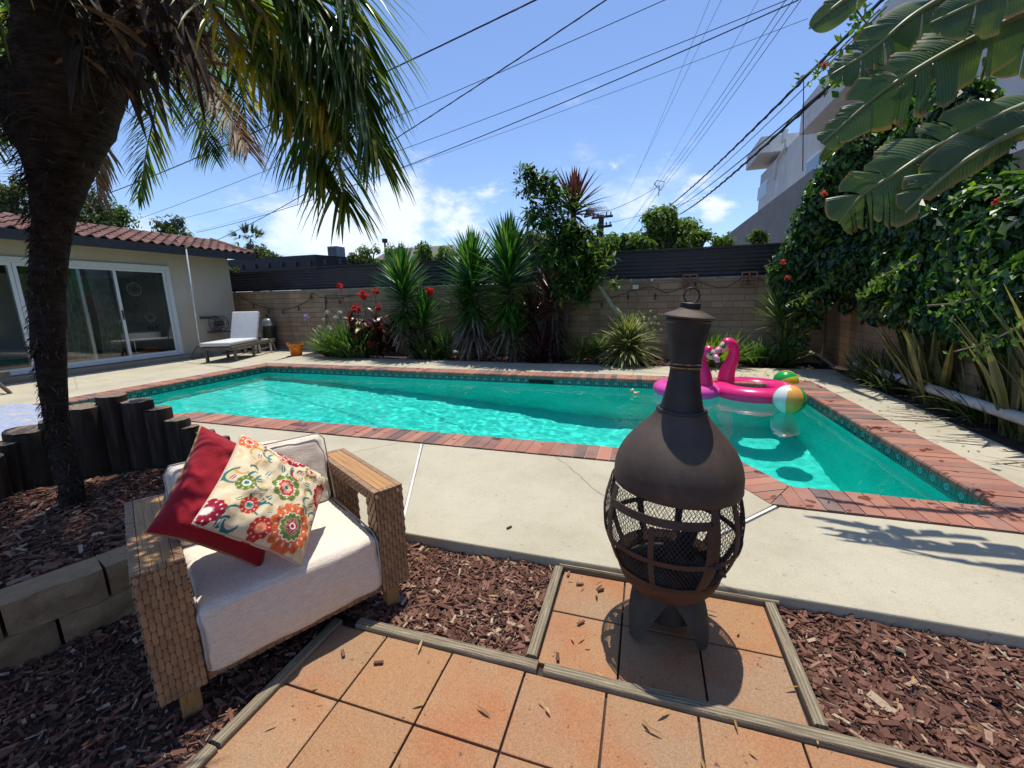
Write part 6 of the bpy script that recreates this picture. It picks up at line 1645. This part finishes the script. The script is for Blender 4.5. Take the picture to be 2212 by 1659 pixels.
def paddle(mid, hw, lo=1.0, hi=1.0, splits=6, seed=0, dz=0.0):
    splits = int(splits*1.7)
    """mid: midrib (px, py, Y); hw: half width in print px; lo/hi scale the two sides"""
    rr = random.Random(seed); P_ = bez([YP(x, y, Y*1.14) for x, y, Y in mid], 60); n = 60; L = sum((a-b).length for a, b in zip(P_, P_[1:]))
    m = MB(); m.uv = []
    vw = fwd
    cutsets = []
    for side, sc_ in ((1, hi), (-1, lo)):
        cuts = sorted(rr.uniform(.1, .95) for _ in range(splits)); edges = [0]+cuts+[1.0]
        for k in range(len(edges)-1):
            a, b = edges[k], edges[k+1]; ns = max(2, int((b-a)*n)); rows = []; uvs = []
            tilt = rr.uniform(-.35, .5); shr = rr.uniform(.74, 1.04)
            for i in range(ns+1):
                t = a+(b-a)*i/ns; f = t*n; j = min(int(f), n-1); p = P_[j].lerp(P_[j+1], f-j); d = (P_[min(j+1, n)]-P_[max(j-1, 0)]).normalized()
                depth = (p-Vector((0, 0, H))).dot(fwd); s = d.cross(vw).normalized()*side
                w = hw*depth/FPX*sc_*(sin(pi*min(1, .10+t*.90))**.55)*shr
                gap = .86 if (i in (0, ns) and 0 < t < 1) else 1
                row = []; uvr = []
                for q in range(6):
                    u = q/5; tipc = (i/ns-.5)*-.06*u*(b-a)*L*1.5
                    pt = p+s*w*u*gap+d*(w*u*.35)+d*tipc+vw*(.10*w*u*u+tilt*w*u*.5)+Vector((0, 0, -1))*w*u*u*(.25 if side*s.z > 0 or True else 0)
                    row.append(tuple(pt)); uvr.append((t*L*1.0, u))
                rows.append(row); uvs.append(uvr)
            m.grid(rows)
            for i in range(ns):
                for q in range(5): m.uv.append([uvs[i][q], uvs[i][q+1], uvs[i+1][q+1], uvs[i+1][q]])
    o = m.build('leaf', M_ban, BN, smooth=True); r = MB(); r.tube(P_, [.020-.014*i/60 for i in range(61)], 7); r.build('midrib', plain('leaf_midrib', (.17, .19, .07), .45), o, smooth=True)
paddle([(1900, -60, 2.9), (1831, -5, 2.9), (1785, 30, 2.9), (1748, 62, 2.9)], 34, 1, 1, 1, 1)
paddle([(2130, -60, 2.9), (2023, 3, 2.85), (1960, 43, 2.8), (1881, 109, 2.8), (1790, 165, 2.8)], 66, 1, 1, 6, 2)
paddle([(2300, 0, 2.8), (2212, 30, 2.75), (2076, 96, 2.7), (1960, 162, 2.65), (1888, 212, 2.65), (1775, 310, 2.65)], 84, 1, 1, 8, 3)
paddle([(2180, 60, 3.2), (2069, 109, 3.1), (1960, 180, 3.05), (1888, 231, 3.0), (1769, 350, 3.0)], 46, 1, .6, 5, 4)
paddle([(2400, 170, 2.6), (2212, 228, 2.6), (2043, 307, 2.55), (1927, 380, 2.5), (1861, 423, 2.5), (1812, 482, 2.5)], 80, 1, 1.15, 8, 5)
paddle([(2380, 230, 2.5), (2212, 278, 2.5), (2109, 331, 2.45), (2030, 390, 2.45), (1956, 458, 2.45)], 62, 1.3, .15, 4, 6)
paddle([(2420, -40, 3.2), (2300, 40, 3.2), (2212, 90, 3.2), (2130, 150, 3.2)], 60, 1, 1, 4, 7)
paddle([(2400, -140, 2.6), (2240, -60, 2.6), (2120, 0, 2.6), (2010, 50, 2.6)], 66, 1, 1, 6, 8)
for (a, b) in (((2900, 1500, 2.0), (2400, 170, 2.6)), ((3000, 1500, 2.0), (2380, 230, 2.5)), ((2950, 1300, 2.2), (2300, 0, 2.8))):
    m = MB(); A_, B_ = YP(a[0], a[1], a[2]*1.14), YP(b[0], b[1], b[2]*1.14); A_.z = -.05; m.tube(bez([A_, A_.lerp(B_, .6)+Vector((0, 0, .3)), B_], 20), [.05-.0016*i for i in range(21)], 8); m.build('stem', MATS['leaf_midrib'], BN, smooth=True)

# ------------------------------------------------ vine over the right wall and corner
random.seed(41)
VN = thing('trumpet_vine', 'dense dark green trumpet vine smothering the right wall and the far corner', 'vine')
def vleaf(m, p, n_, r):
    n_ = n_.normalized(); s = n_.cross(Vector((0, 0, 1)));
    if s.length < .1: s = Vector((1, 0, 0))
    s = s.normalized(); u = s.cross(n_); a = U(-1, 1); s, u = s*cos(a)+u*sin(a), u*cos(a)-s*sin(a)
    f = n_*r*.25
    m.add([p-u*r, p-u*r*.2+s*r*.55+f, p+u*r*1.1-f*.5, p-u*r*.2-s*r*.55+f], [(0, 1, 2), (0, 2, 3)])
inner_core = MB(); lm = MB(); lb = MB()
def blob(c, r, n, lf=None, size=.055, dirb=Vector((-.5, -.6, .5)), young=.06):
    c = Vector(c); rx, ry, rz = r
    for i in range(n):
        v = Vector((random.gauss(0, 1), random.gauss(0, 1), random.gauss(0, 1))).normalized()
        if v.dot(dirb) < -.45: continue
        k = U(.72, 1.06)*(1+.22*noise.noise(Vector((v.x*3+c.x, v.y*3+c.y, v.z*3)))); p = c+Vector((v.x*rx, v.y*ry, v.z*rz))*k
        mm = (lb if (rnd() < (.22 if v.z > .25 else young) and k > .9) else lm) if lf is None else lf  # more pale leaves on upward faces: sunlit tops put into leaf colour
        vleaf(mm, p, v+Vector((random.gauss(0, .5), random.gauss(0, .5), random.gauss(.3, .5))), size*U(.7, 1.3))
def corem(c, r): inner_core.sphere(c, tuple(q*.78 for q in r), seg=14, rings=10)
# corner mass, measured in the print at depth 8
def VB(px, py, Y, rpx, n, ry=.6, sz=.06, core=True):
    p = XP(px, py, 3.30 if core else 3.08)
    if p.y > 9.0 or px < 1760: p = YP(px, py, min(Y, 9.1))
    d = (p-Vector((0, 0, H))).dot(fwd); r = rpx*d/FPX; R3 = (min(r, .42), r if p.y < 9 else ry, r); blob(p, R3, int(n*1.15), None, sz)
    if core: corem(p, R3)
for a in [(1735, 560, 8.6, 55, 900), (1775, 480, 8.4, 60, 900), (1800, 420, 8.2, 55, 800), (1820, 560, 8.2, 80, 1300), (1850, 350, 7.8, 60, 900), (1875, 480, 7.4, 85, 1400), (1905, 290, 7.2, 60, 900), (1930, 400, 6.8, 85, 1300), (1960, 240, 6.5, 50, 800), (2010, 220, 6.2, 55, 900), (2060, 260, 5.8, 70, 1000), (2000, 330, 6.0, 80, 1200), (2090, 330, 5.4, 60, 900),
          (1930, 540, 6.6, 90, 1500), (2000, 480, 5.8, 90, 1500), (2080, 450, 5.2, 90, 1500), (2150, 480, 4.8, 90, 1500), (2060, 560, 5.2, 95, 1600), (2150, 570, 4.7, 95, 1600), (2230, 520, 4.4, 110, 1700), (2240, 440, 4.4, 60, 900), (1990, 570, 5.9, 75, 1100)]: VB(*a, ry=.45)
# hanging curtains below
for (px, py, Y, rp, n) in ((1720, 640, 8.5, 34, 380), (1745, 690, 8.5, 26, 260), (1760, 640, 8.3, 40, 420), (1800, 620, 8.0, 34, 350), (1700, 600, 8.8, 36, 320), (1730, 740, 8.5, 16, 110), (1910, 610, 6.6, 26, 200), (1960, 640, 6.2, 28, 240), (2030, 650, 5.5, 36, 340), (2110, 660, 5.0, 40, 380), (2190, 660, 4.6, 50, 420), (1850, 620, 7.6, 16, 110), (1870, 560, 7, 50, 500), (1880, 640, 7, 18, 120), (1985, 610, 6, 50, 520), (2070, 620, 5, 50, 520), (2150, 630, 5, 50, 560), (2230, 640, 4.4, 60, 600), (2200, 720, 4.4, 30, 120), (2100, 700, 5, 24, 100), (1830, 660, 8, 16, 90), (1900, 670, 7, 36, 260), (1960, 680, 7, 40, 320), (2040, 690, 6, 46, 420), (2120, 700, 5, 50, 480), (2200, 710, 5, 55, 520), (1860, 590, 8, 40, 420), (2250, 600, 5, 60, 600)): VB(px, py, Y, rp, n, .18, .055, False)
lm.build('foliage', L_vine, VN); lb.build('young_and_sunlit_foliage', L_vineb, VN)
inner_core.build('vine_core', plain('dark_vine_core', (.012, .016, .010), .95, var=.5, scale=12, bump=1, bscale=18), VN, smooth=True)  # near-black solid ellipsoids filling the leaf blobs
m = MB()
for (x0, y0, x1, y1, Y) in ((1783, 640, 1770, 800, 8.9), (1740, 600, 1735, 780, 9.1), (1770, 560, 1745, 700, 9.0)):
    m.tube(bez([YP(x0, y0, Y), YP((x0+x1)/2+6, (y0+y1)/2, Y), YP(x1, y1, Y)], 10), .022, 6)
m.build('stems', M_bark, VN)
# bright runner shoots with compound leaves
def shoot(px_pts, n, sz=.034):
    c = bez([YP(*p) for p in px_pts], 30); sz *= (.62 if px_pts[0][2] < 3.9 else 1); m = MB(); m.tube(c, [.006]*30+[.002], 4); s0 = m.build('shoot', M_bark, VN); m = MB()
    for i in range(n):
        k = rnd()*29; j = int(k); p = c[j].lerp(c[j+1], k-j)+Vector((U(-.07, .07), U(-.07, .07), U(-.08, .05))); vleaf(m, p, Vector((random.gauss(0, 1), -1, random.gauss(.6, .6))), sz*U(.7, 1.3))
    m.build('shoot_leaves', L_vineb, s0)
for s in ([(1900, 20, 4.2), (1860, 60, 4.2), (1800, 120, 4.2), (1750, 155, 4.2), (1718, 182, 4.2)], [(1880, 60, 4.0), (1850, 20, 4.0), (1840, -20, 4.0)], [(1870, 140, 4.1), (1820, 150, 4.1), (1790, 190, 4.1)], [(1800, 600, 7.4), (1760, 630, 7.4), (1700, 655, 7.4)], [(1980, 560, 5.0), (1900, 600, 5.0), (1860, 640, 5.0)], [(2120, 640, 3.6), (2060, 655, 3.6), (2000, 660, 3.6)], [(2212, 700, 3.2), (2130, 740, 3.2), (2060, 760, 3.2)], [(2110, 640, 3.6), (2090, 600, 3.6), (2100, 560, 3.6)], [(1650, 575, 9.0), (1690, 560, 8.8), (1730, 540, 8.6)], [(2030, 110, 3.6), (2100, 60, 3.6), (2190, 10, 3.6)], [(2000, 350, 3.8), (1950, 370, 3.8), (1900, 400, 3.8)]): shoot(s, 46)
for (px, py, Y) in ((1780, 418, 7.6), (1692, 566, 8.3), (1701, 600, 8.3), (1781, 142, 4.15), (2152, 436, 4.2)):
    c = YP(px, py, Y-.35 if Y > 5 else Y); m = MB()
    for i in range(14):
        v = Vector((random.gauss(0, 1), random.gauss(0, 1), random.gauss(0, 1))).normalized(); blade(m, c, v, .048*Y/8+.008, .026*Y/8+.005, .2, 3, .2, wf=leafw)
    m.build('flower', leafmat('coral_petal', [(0, (.70, .06, .05)), (1, (.85, .14, .10))], .5, .3, (1, 1, 1), .2), VN)

# ------------------------------------------------ buildings beyond
M_gst = stucco('grey_stucco', (.235, .22, .20), 90, .6); M_wst = stucco('white_stucco', (.56, .56, .55), 90, .4)
gw = thing('stucco_garage', 'plain grey stucco building wall with sloping top behind the fence on the right', 'building')
# a long wall running away from the viewer, top line rises towards us
XG = 5.6
def XPx(px, py): return XP(px, py, XG)
ga, gb = XPx(1757, 365), XPx(1500, 497)
m = MB(); zt1 = ga.z
m.box((XG, ga.y, -.1), (XG+9, gb.y+18, zt1)); m.build('wall', M_gst, gw)
wh = thing('white_building', 'modern white two storey building with boxy overhangs, upper right behind the vine', 'building')
XB = 8.6
def xb(px, py, X=XB): return XP(px, py, X)
y_far = xb(1640, 410).y; pA = xb(1604, 400); pB = xb(1790, 260); 
zlo = 3.2
c_near = xb(1800, 330); wz = xb(1700, 300).z
yf = xb(1640, 420).y; 
topz = xb(1765, 250).z
m = MB(); m.box((XB, ga.y-9, 0), (XB+8, yf, topz-.02)); m.build('wall', M_wst, wh)
# overhang boxes
o1a, o1b = xb(1602, 372, XB-.9), xb(1668, 370, XB-.9)
f0 = xb(1602, 372, XB-1.0); n0 = xb(1640, 345, XB-1.0)
m = MB(); zt_ = xb(1602, 345, XB-1.0).z; m.box((XB-1.0, n0.y, f0.z-.35), (XB+8, yf+.9, f0.z+.75)); m.build('roof_overhang', M_wst, wh)
n1 = xb(1722, 330, XB-1.0)
m = MB(); m.box((XB-1.0, -2, topz-1.15), (XB+8, n1.y, topz+.35)); m.build('roof_overhang', M_wst, wh)
for (a, b, z0, z1) in ((xb(1659, 395).y, xb(1638, 410).y, xb(1650, 415).z-.3, xb(1650, 395).z), (xb(1775, 335).y, xb(1742, 355).y, xb(1760, 360).z-.2, xb(1760, 335).z), (xb(1830, 320).y, xb(1780, 335).y, xb(1800, 345).z-.3, xb(1800, 315).z)):
    m = MB(); m.bbox((XB-.03, min(a, b), min(z0, z1)), (XB+.02, max(a, b), max(z0, z1)), .01); w_ = m.build('window', M_white, wh); m = MB(); m.box((XB-.045, min(a, b)+.1, min(z0, z1)+.1), (XB-.032, max(a, b)-.1, max(z0, z1)-.1)); m.build('pane', plain('dark_pane', (.03, .045, .055), .08, spec=.8), w_)
dp = xb(1690, 330); m = MB(); m.tube([xb(1699, 300, XB-.12), xb(1697, 318, XB-.12), xb(1680, 345, XB-.12), xb(1672, 390, XB-.12)], .09, 8); m.bbox((XB-.3, xb(1700, 300).y-.2, xb(1697, 310).z), (XB-.02, xb(1700, 300).y+.2, xb(1697, 295).z+.3), .02); m.build('downspout', M_wst, wh)
pw = thing('brown_wall', 'pale building block seen at the right edge above the vine', 'building'); q0 = XP(2125, 195, 6.2); 
m = MB(); m.box((6.2, -4, 0), (12, q0.y, q0.z)); m.build('wall', M_wst, pw); m = MB(); q1_ = XP(2150, 345, 6.0); m.box((6.0, -4, 0), (6.19, q1_.y, q1_.z)); m.build('lower_wall', stucco('brown_stucco', (.22, .17, .14), 90), pw)
# neighbour's black carport roof left of centre
nr = thing('carport', 'low black flat carport roof showing above the fence on the left', 'carport'); YC = 12.5
a, b = YP(495, 560, YC), YP(760, 548, YC)
m = MB(); zt2 = YP(690, 551, YC).z; m.bbox((a.x-.5, YC-.2, zt2-.55), (YP(690, 551, YC).x, YC+.1, zt2), .01); m.add([(YP(690, 551, YC).x+.001, YC-.19, zt2-.55), (YP(762, 562, YC).x, YC+3, zt2-.4), (YP(762, 562, YC).x, YC+3, zt2-.05), (YP(690, 551, YC).x+.001, YC-.19, zt2)], [(0, 1, 2, 3)]); m.add([(a.x-.5, YC-.2, zt2+.002), (YP(690, 551, YC).x, YC-.2, zt2+.002), (YP(762, 562, YC).x, YC+3, zt2-.04), (a.x-.5, YC+3, zt2-.04)], [(0, 1, 2, 3)])
m.build('roof', plain('black_roof_edge', (.020, .019, .024), .6), nr)
for k in range(9): 
    x = a.x+.2+k*.62; m = MB(); m.bbox((x, YC-.26, zt2-.36), (x+.06, YC-.202, zt2-.2), .006); m.build('rafter_end', plain('dark_grey_rafter', (.05, .05, .055), .6), nr)
nh = thing('neighbour_roof', 'grey shingle roof of a neighbouring house behind the fence', 'roof'); YN_ = 22
a, b, c_ = YP(745, 556, YN_), YP(830, 535, YN_), YP(930, 556, YN_)
m = MB(); m.add([(a.x-3, YN_, 1.8), (c_.x+3, YN_, 1.8), (b.x+2.5, YN_+4, b.z+.45), (b.x-2.0, YN_+4, b.z+.45)], [(0, 1, 2, 3)]); m.add([(a.x-3, YN_, 0), (c_.x+3, YN_, 0), (c_.x+3, YN_, 1.8), (a.x-3, YN_, 1.8)], [(0, 1, 2, 3)]); m.build('shingles', plain('grey_shingle', (.16, .145, .14), .95, var=.4, scale=20, bump=.5, bscale=20), nh)
ac = thing('rooftop_cooler', 'grey louvred rooftop air cooler above the fence on the left', 'air conditioner'); p = YP(728, 556, 18); 
m = MB(); m.bbox((p.x-.28, 17.7, p.z-.3), (p.x+.28, 18.3, p.z+.50), .02); cs = m.build('case', plain('grey_metal', (.22, .25, .27), .6, .2), ac)
for k in range(6): m = MB(); m.bbox((p.x-.25, 17.68, p.z+.02+k*.075), (p.x+.25, 17.699, p.z+.06+k*.075), .004); m.build('louvre', plain('dark_louvre', (.07, .08, .09), .6), cs)
vp = MB(); p = YP(833, 548, 20); vp.tube([(p.x, 20, p.z-.6), (p.x, 20, p.z+.75)], .05, 8); vp.bbox((p.x-.1, 19.9, p.z+.55), (p.x+.12, 20.1, p.z+.75), .02); tag(vp.build('vent_mast', M_leg), 'thin electrical mast on the neighbour roof', 'mast')

# ------------------------------------------------ trees beyond the fence
random.seed(51)
def tree(lab, px, py, Y, rpx, n, leaf, sz, group='trees beyond the fence', sq=.8, name='garden_tree', lobes=7, sparse=False, ground=0.0):
    t = thing(name, lab, 'tree', group=group); c = YP(px, py, Y); d = (c-Vector((0, 0, H))).dot(fwd); r = rpx*d/FPX
    m = MB(); m.tube(bez([(c.x+.1*r, Y, ground), (c.x, Y, c.z*.5), (c.x, Y, c.z)], 8), [.09*r+.03]*4+[.06*r+.02]*5, 7); m.build('trunk', M_bark, t)
    m = MB(); cs = [(c+Vector((U(-.8, .8)*r, U(-.4, .4)*r, U(-.9, .6)*r*sq)), r*U(.22, .5)) for _ in range(lobes*2)]
    for i in range(n):
        cc, rr = random.choice(cs); v = Vector((random.gauss(0, 1), random.gauss(0, 1), random.gauss(0, 1))).normalized(); k = U(.3, 1.25)
        p = cc+v*rr*k*(1+.3*noise.noise(v*3+cc)); vleaf(m, p, v+Vector((random.gauss(0, .6), random.gauss(0, .6), random.gauss(.4, .5))), sz*U(.6, 1.3))
    m.build('crown', leaf, t)
    b = MB()
    for cc, rr in cs: b.tube(bez([(c.x, Y, max(.3, c.z-r*1.1)), (c+cc)/2-Vector((0, 0, r*.2)), cc, cc+Vector((U(-.3, .3), U(-.3, .3), .6))*rr], 8), [.035*r+.008]*5+[.015*r+.005]*4, 5)
    b.build('limbs', M_bark, t); return t
for (lab, px, py, Y, rp, n, lf, sz) in [
 ('rounded dark green tree above the fence, right of the utility pole', 1432, 490, 15, 52, 2600, L_tree, .085),
 ('second rounded tree touching the grey stucco wall', 1468, 500, 15.5, 38, 1700, L_tree, .085),
 ('bright green hedge tree just right of the leaning shrub', 1300, 532, 13, 34, 1300, L_tree, .07),
 ('bright hedge tree under the utility pole', 1350, 528, 13.5, 34, 1300, L_tree, .07),
 ('low hedge tree left of the rounded dark tree', 1390, 530, 13.5, 30, 1000, L_tree, .07),
 ('olive tree behind the middle yuccas', 1150, 520, 12.5, 52, 1900, L_dtree, .07),
 ('bright shrub top between the two yuccas behind the fence', 960, 548, 13, 26, 700, L_tree, .06),
 ('light green shrub top right of the first yucca', 915, 545, 12.5, 24, 600, L_tree, .06),
 ('thin light green sapling beside the shingle roof', 858, 540, 12, 24, 500, L_tree, .05),
 ('sparse small tree with tufted twigs next to the vent mast', 800, 548, 12, 26, 520, L_tree, .05),
 ('dark green bush left of the sparse small tree', 775, 560, 11.5, 20, 500, L_dtree, .05),
 ('feathery light shrub in front of the grey stucco wall', 1555, 525, 11.0, 24, 420, L_fern, .045),
 ('small feathery shrub top in front of the grey wall near the vine', 1640, 510, 10.6, 20, 300, L_fern, .04),
 ('feathery pale shrub right after the rounded trees', 1515, 512, 11.5, 22, 380, L_fern, .045),
 ('broad olive green tree behind the house roof at the left edge', 20, 420, 12, 62, 2600, L_dtree, .09),
 ('olive green tree behind the roof right of the palm trunk', 180, 460, 15, 62, 2400, L_dtree, .10),
 ('leafy tree top beyond the roof with lighter leaves', 250, 475, 17, 40, 1300, L_tree, .10),
 ('small dark tree top poking over the roof, centre left', 370, 487, 16, 30, 800, L_dtree, .08),
 ('dark bush at the house corner beside the distant fan palm', 575, 548, 16, 28, 900, L_dtree, .08),
 ('ivy bush on the corner of the house beside the black fence', 500, 585, 9.6, 14, 260, L_dtree, .035)]:
    tree(lab, px, py+rp*.15, Y, rp*1.12, int(n*1.6), lf, sz)
tp = thing('fan_palm', 'distant fan palm beside the house corner', 'palm tree'); c = YP(540, 528, 20); m = MB(); m.tube([(c.x, 20, 0), tuple(c)], .2, 8); m.build('trunk', M_bark, tp); m = MB()
for i in range(34):
    az, el = rnd()*2*pi, RAD(U(-35, 75)); e = c+dirv(az, el)*.75
    for k in range(12): blade(m, e, (dirv(az+U(-.9, .9), el+U(-.6, .3))), U(.4, .6), .07, .5, 3, .1)
m.build('crown', L_dtree, tp)

# ------------------------------------------------ utility pole and overhead lines
up = thing('utility_pole', 'dark wooden utility pole with two crossarms far behind the hedge', 'utility pole'); YU = 34
c0, c1 = YP(1300, 522, YU), YP(1299, 465, YU); M_pole = plain('dark_pole', (.04, .03, .025), .9, var=.3)
m = MB(); m.tube([(c1.x, YU, 0), tuple(c1)], .20, 10); m.build('pole', M_pole, up)
for (xa, ya, xb_, yb) in ((1278, 471, 1324, 466), (1281, 493, 1322, 487)):
    m = MB(); A_, B_ = YP(xa, ya, YU-.2), YP(xb_, yb, YU-.2); m.tube([A_, B_], .10, 6); ca = m.build('crossarm', M_pole, up)
    for q in (.1, .3, .7, .9): p = A_.lerp(B_, q); m = MB(); m.tube([p, p+Vector((0, 0, .3))], .05, 6); m.build('insulator', M_pole, ca)
M_wire = plain('black_wire', (.012, .012, .013), .6)
def wire(lab, a, b, r, sag=.0, tw=0, wavy=0):
    A_, B_ = YP(*a), YP(*b); n = 40; pts = []
    for i in range(n+1):
        q = i/n; p = A_.lerp(B_, q); p.z -= 4*sag*q*(1-q); pts.append(p)
    m = MB(); m.tube(pts, r, 5)
    if tw:
        n = 220; ka = 1.8 if r < .02 else .9; m.tube([A_.lerp(B_, i/n)+Vector((r*ka*cos(i*tw), r*ka*sin(i*tw), -4*sag*(i/n)*(1-i/n)+r*ka*sin(i*tw))) for i in range(n+1)], r*.8, 4)
    tag(m.build('power_line', M_wire), lab, 'power line', 'overhead wires crossing the sky')
W_ = [
 ('twisted service wire from the top edge to the house roof, uppermost on the left', (1165, -4, 6), (215, 425, 9), .010, .10, 1.0),
 ('long wire reaching from the top centre right down to the roof ridge', (1445, -4, 8), (285, 478, 11), .006, .12, 0),
 ('twisted wire dropping steeply from the top centre toward the black carport', (1315, -4, 6), (470, 518, 12), .008, .18, .9),
 ('thick wire, lowest of the long ones, ending left above the carport', (1725, 0, 8), (425, 502, 14), .009, .35, 0),
 ('wire just above the lowest long one, meeting it near the clouds', (1700, 0, 8.2), (350, 482, 14), .006, .30, 0),
 ('thin wire crossing the long ones right of centre', (1745, 40, 9), (420, 500, 16), .004, .25, 0),
 ('steep thin wire, left one of the three running to the wire junction', (1700, -4, 10), (1418, 402, 24), .007, .1, 0),
 ('steep thin wire, middle one of the three running to the wire junction', (1716, -4, 10), (1425, 403, 24), .007, .1, 0),
 ('steep thin wire, right one of the three running to the wire junction', (1733, -4, 10), (1432, 405, 24), .007, .1, 0),
 ('faint far wire at the left of the steep set', (1560, -4, 20), (1310, 500, 60), .008, .3, 0),
 ('faint far wire second in the steep set', (1535, -4, 20), (1330, 480, 60), .008, .3, 0),
 ('faint far wire ending over the pole top', (1640, -4, 20), (1352, 500, 60), .008, .3, 0),
 ('thick black cable of the bundle at upper right, upper pair', (1905, 0, 7), (1430, 456, 30), .022, .2, .8),
 ('thin wire between the thick cables at upper right', (1915, 15, 7), (1440, 458, 30), .008, .2, 0),
 ('thick black cable of the bundle at upper right, middle one', (1890, 100, 7), (1446, 458, 30), .014, .2, 0),
 ('thickest black cable of the bundle, lowest at upper right', (1900, 85, 7), (1470, 462, 30), .026, .2, .7),
 ('wire from the junction rising out of the leaning shrub', (1424, 400, 24), (1262, 470, 20), .012, .2, 0),
 ('lower thin wire from the junction past the pole', (1520, 425, 26), (1265, 492, 20), .009, .1, 0),
 ('left of two wires from the junction down to the hedge', (1420, 402, 24), (1345, 498, 40), .010, .1, 0),
 ('right of two wires from the junction down to the hedge', (1430, 404, 24), (1362, 500, 40), .010, .1, 0),
 ('single vertical service wire dropping to the grey wall', (1736, 170, 9), (1734, 370, 9), .008, 0, 0),
]
for lab, a, b, r, sg, tw in W_: wire(lab, a, b, r, sg, tw)
# wire junction
c = YP(1424, 401, 24); m = MB(); m.tube([c+Vector((-.25, 0, .1)), c+Vector((.1, 0, -.25)), c+Vector((.25, 0, .15)), c+Vector((-.1, 0, .25)), c+Vector((-.25, 0, .1))], .02, 5); m.tube([c, c+Vector((.0, 0, -.5))], .02, 5); tag(m.build('wire_spacer', M_wire), 'small tangled junction where the steep wires meet', 'wire junction')
sc.cycles.max_bounces = 12; sc.cycles.transparent_max_bounces = 24
sun_d.cycles.is_caustics_light = True
water.cycles.is_caustics_caster = True
basin.cycles.is_caustics_receiver = True
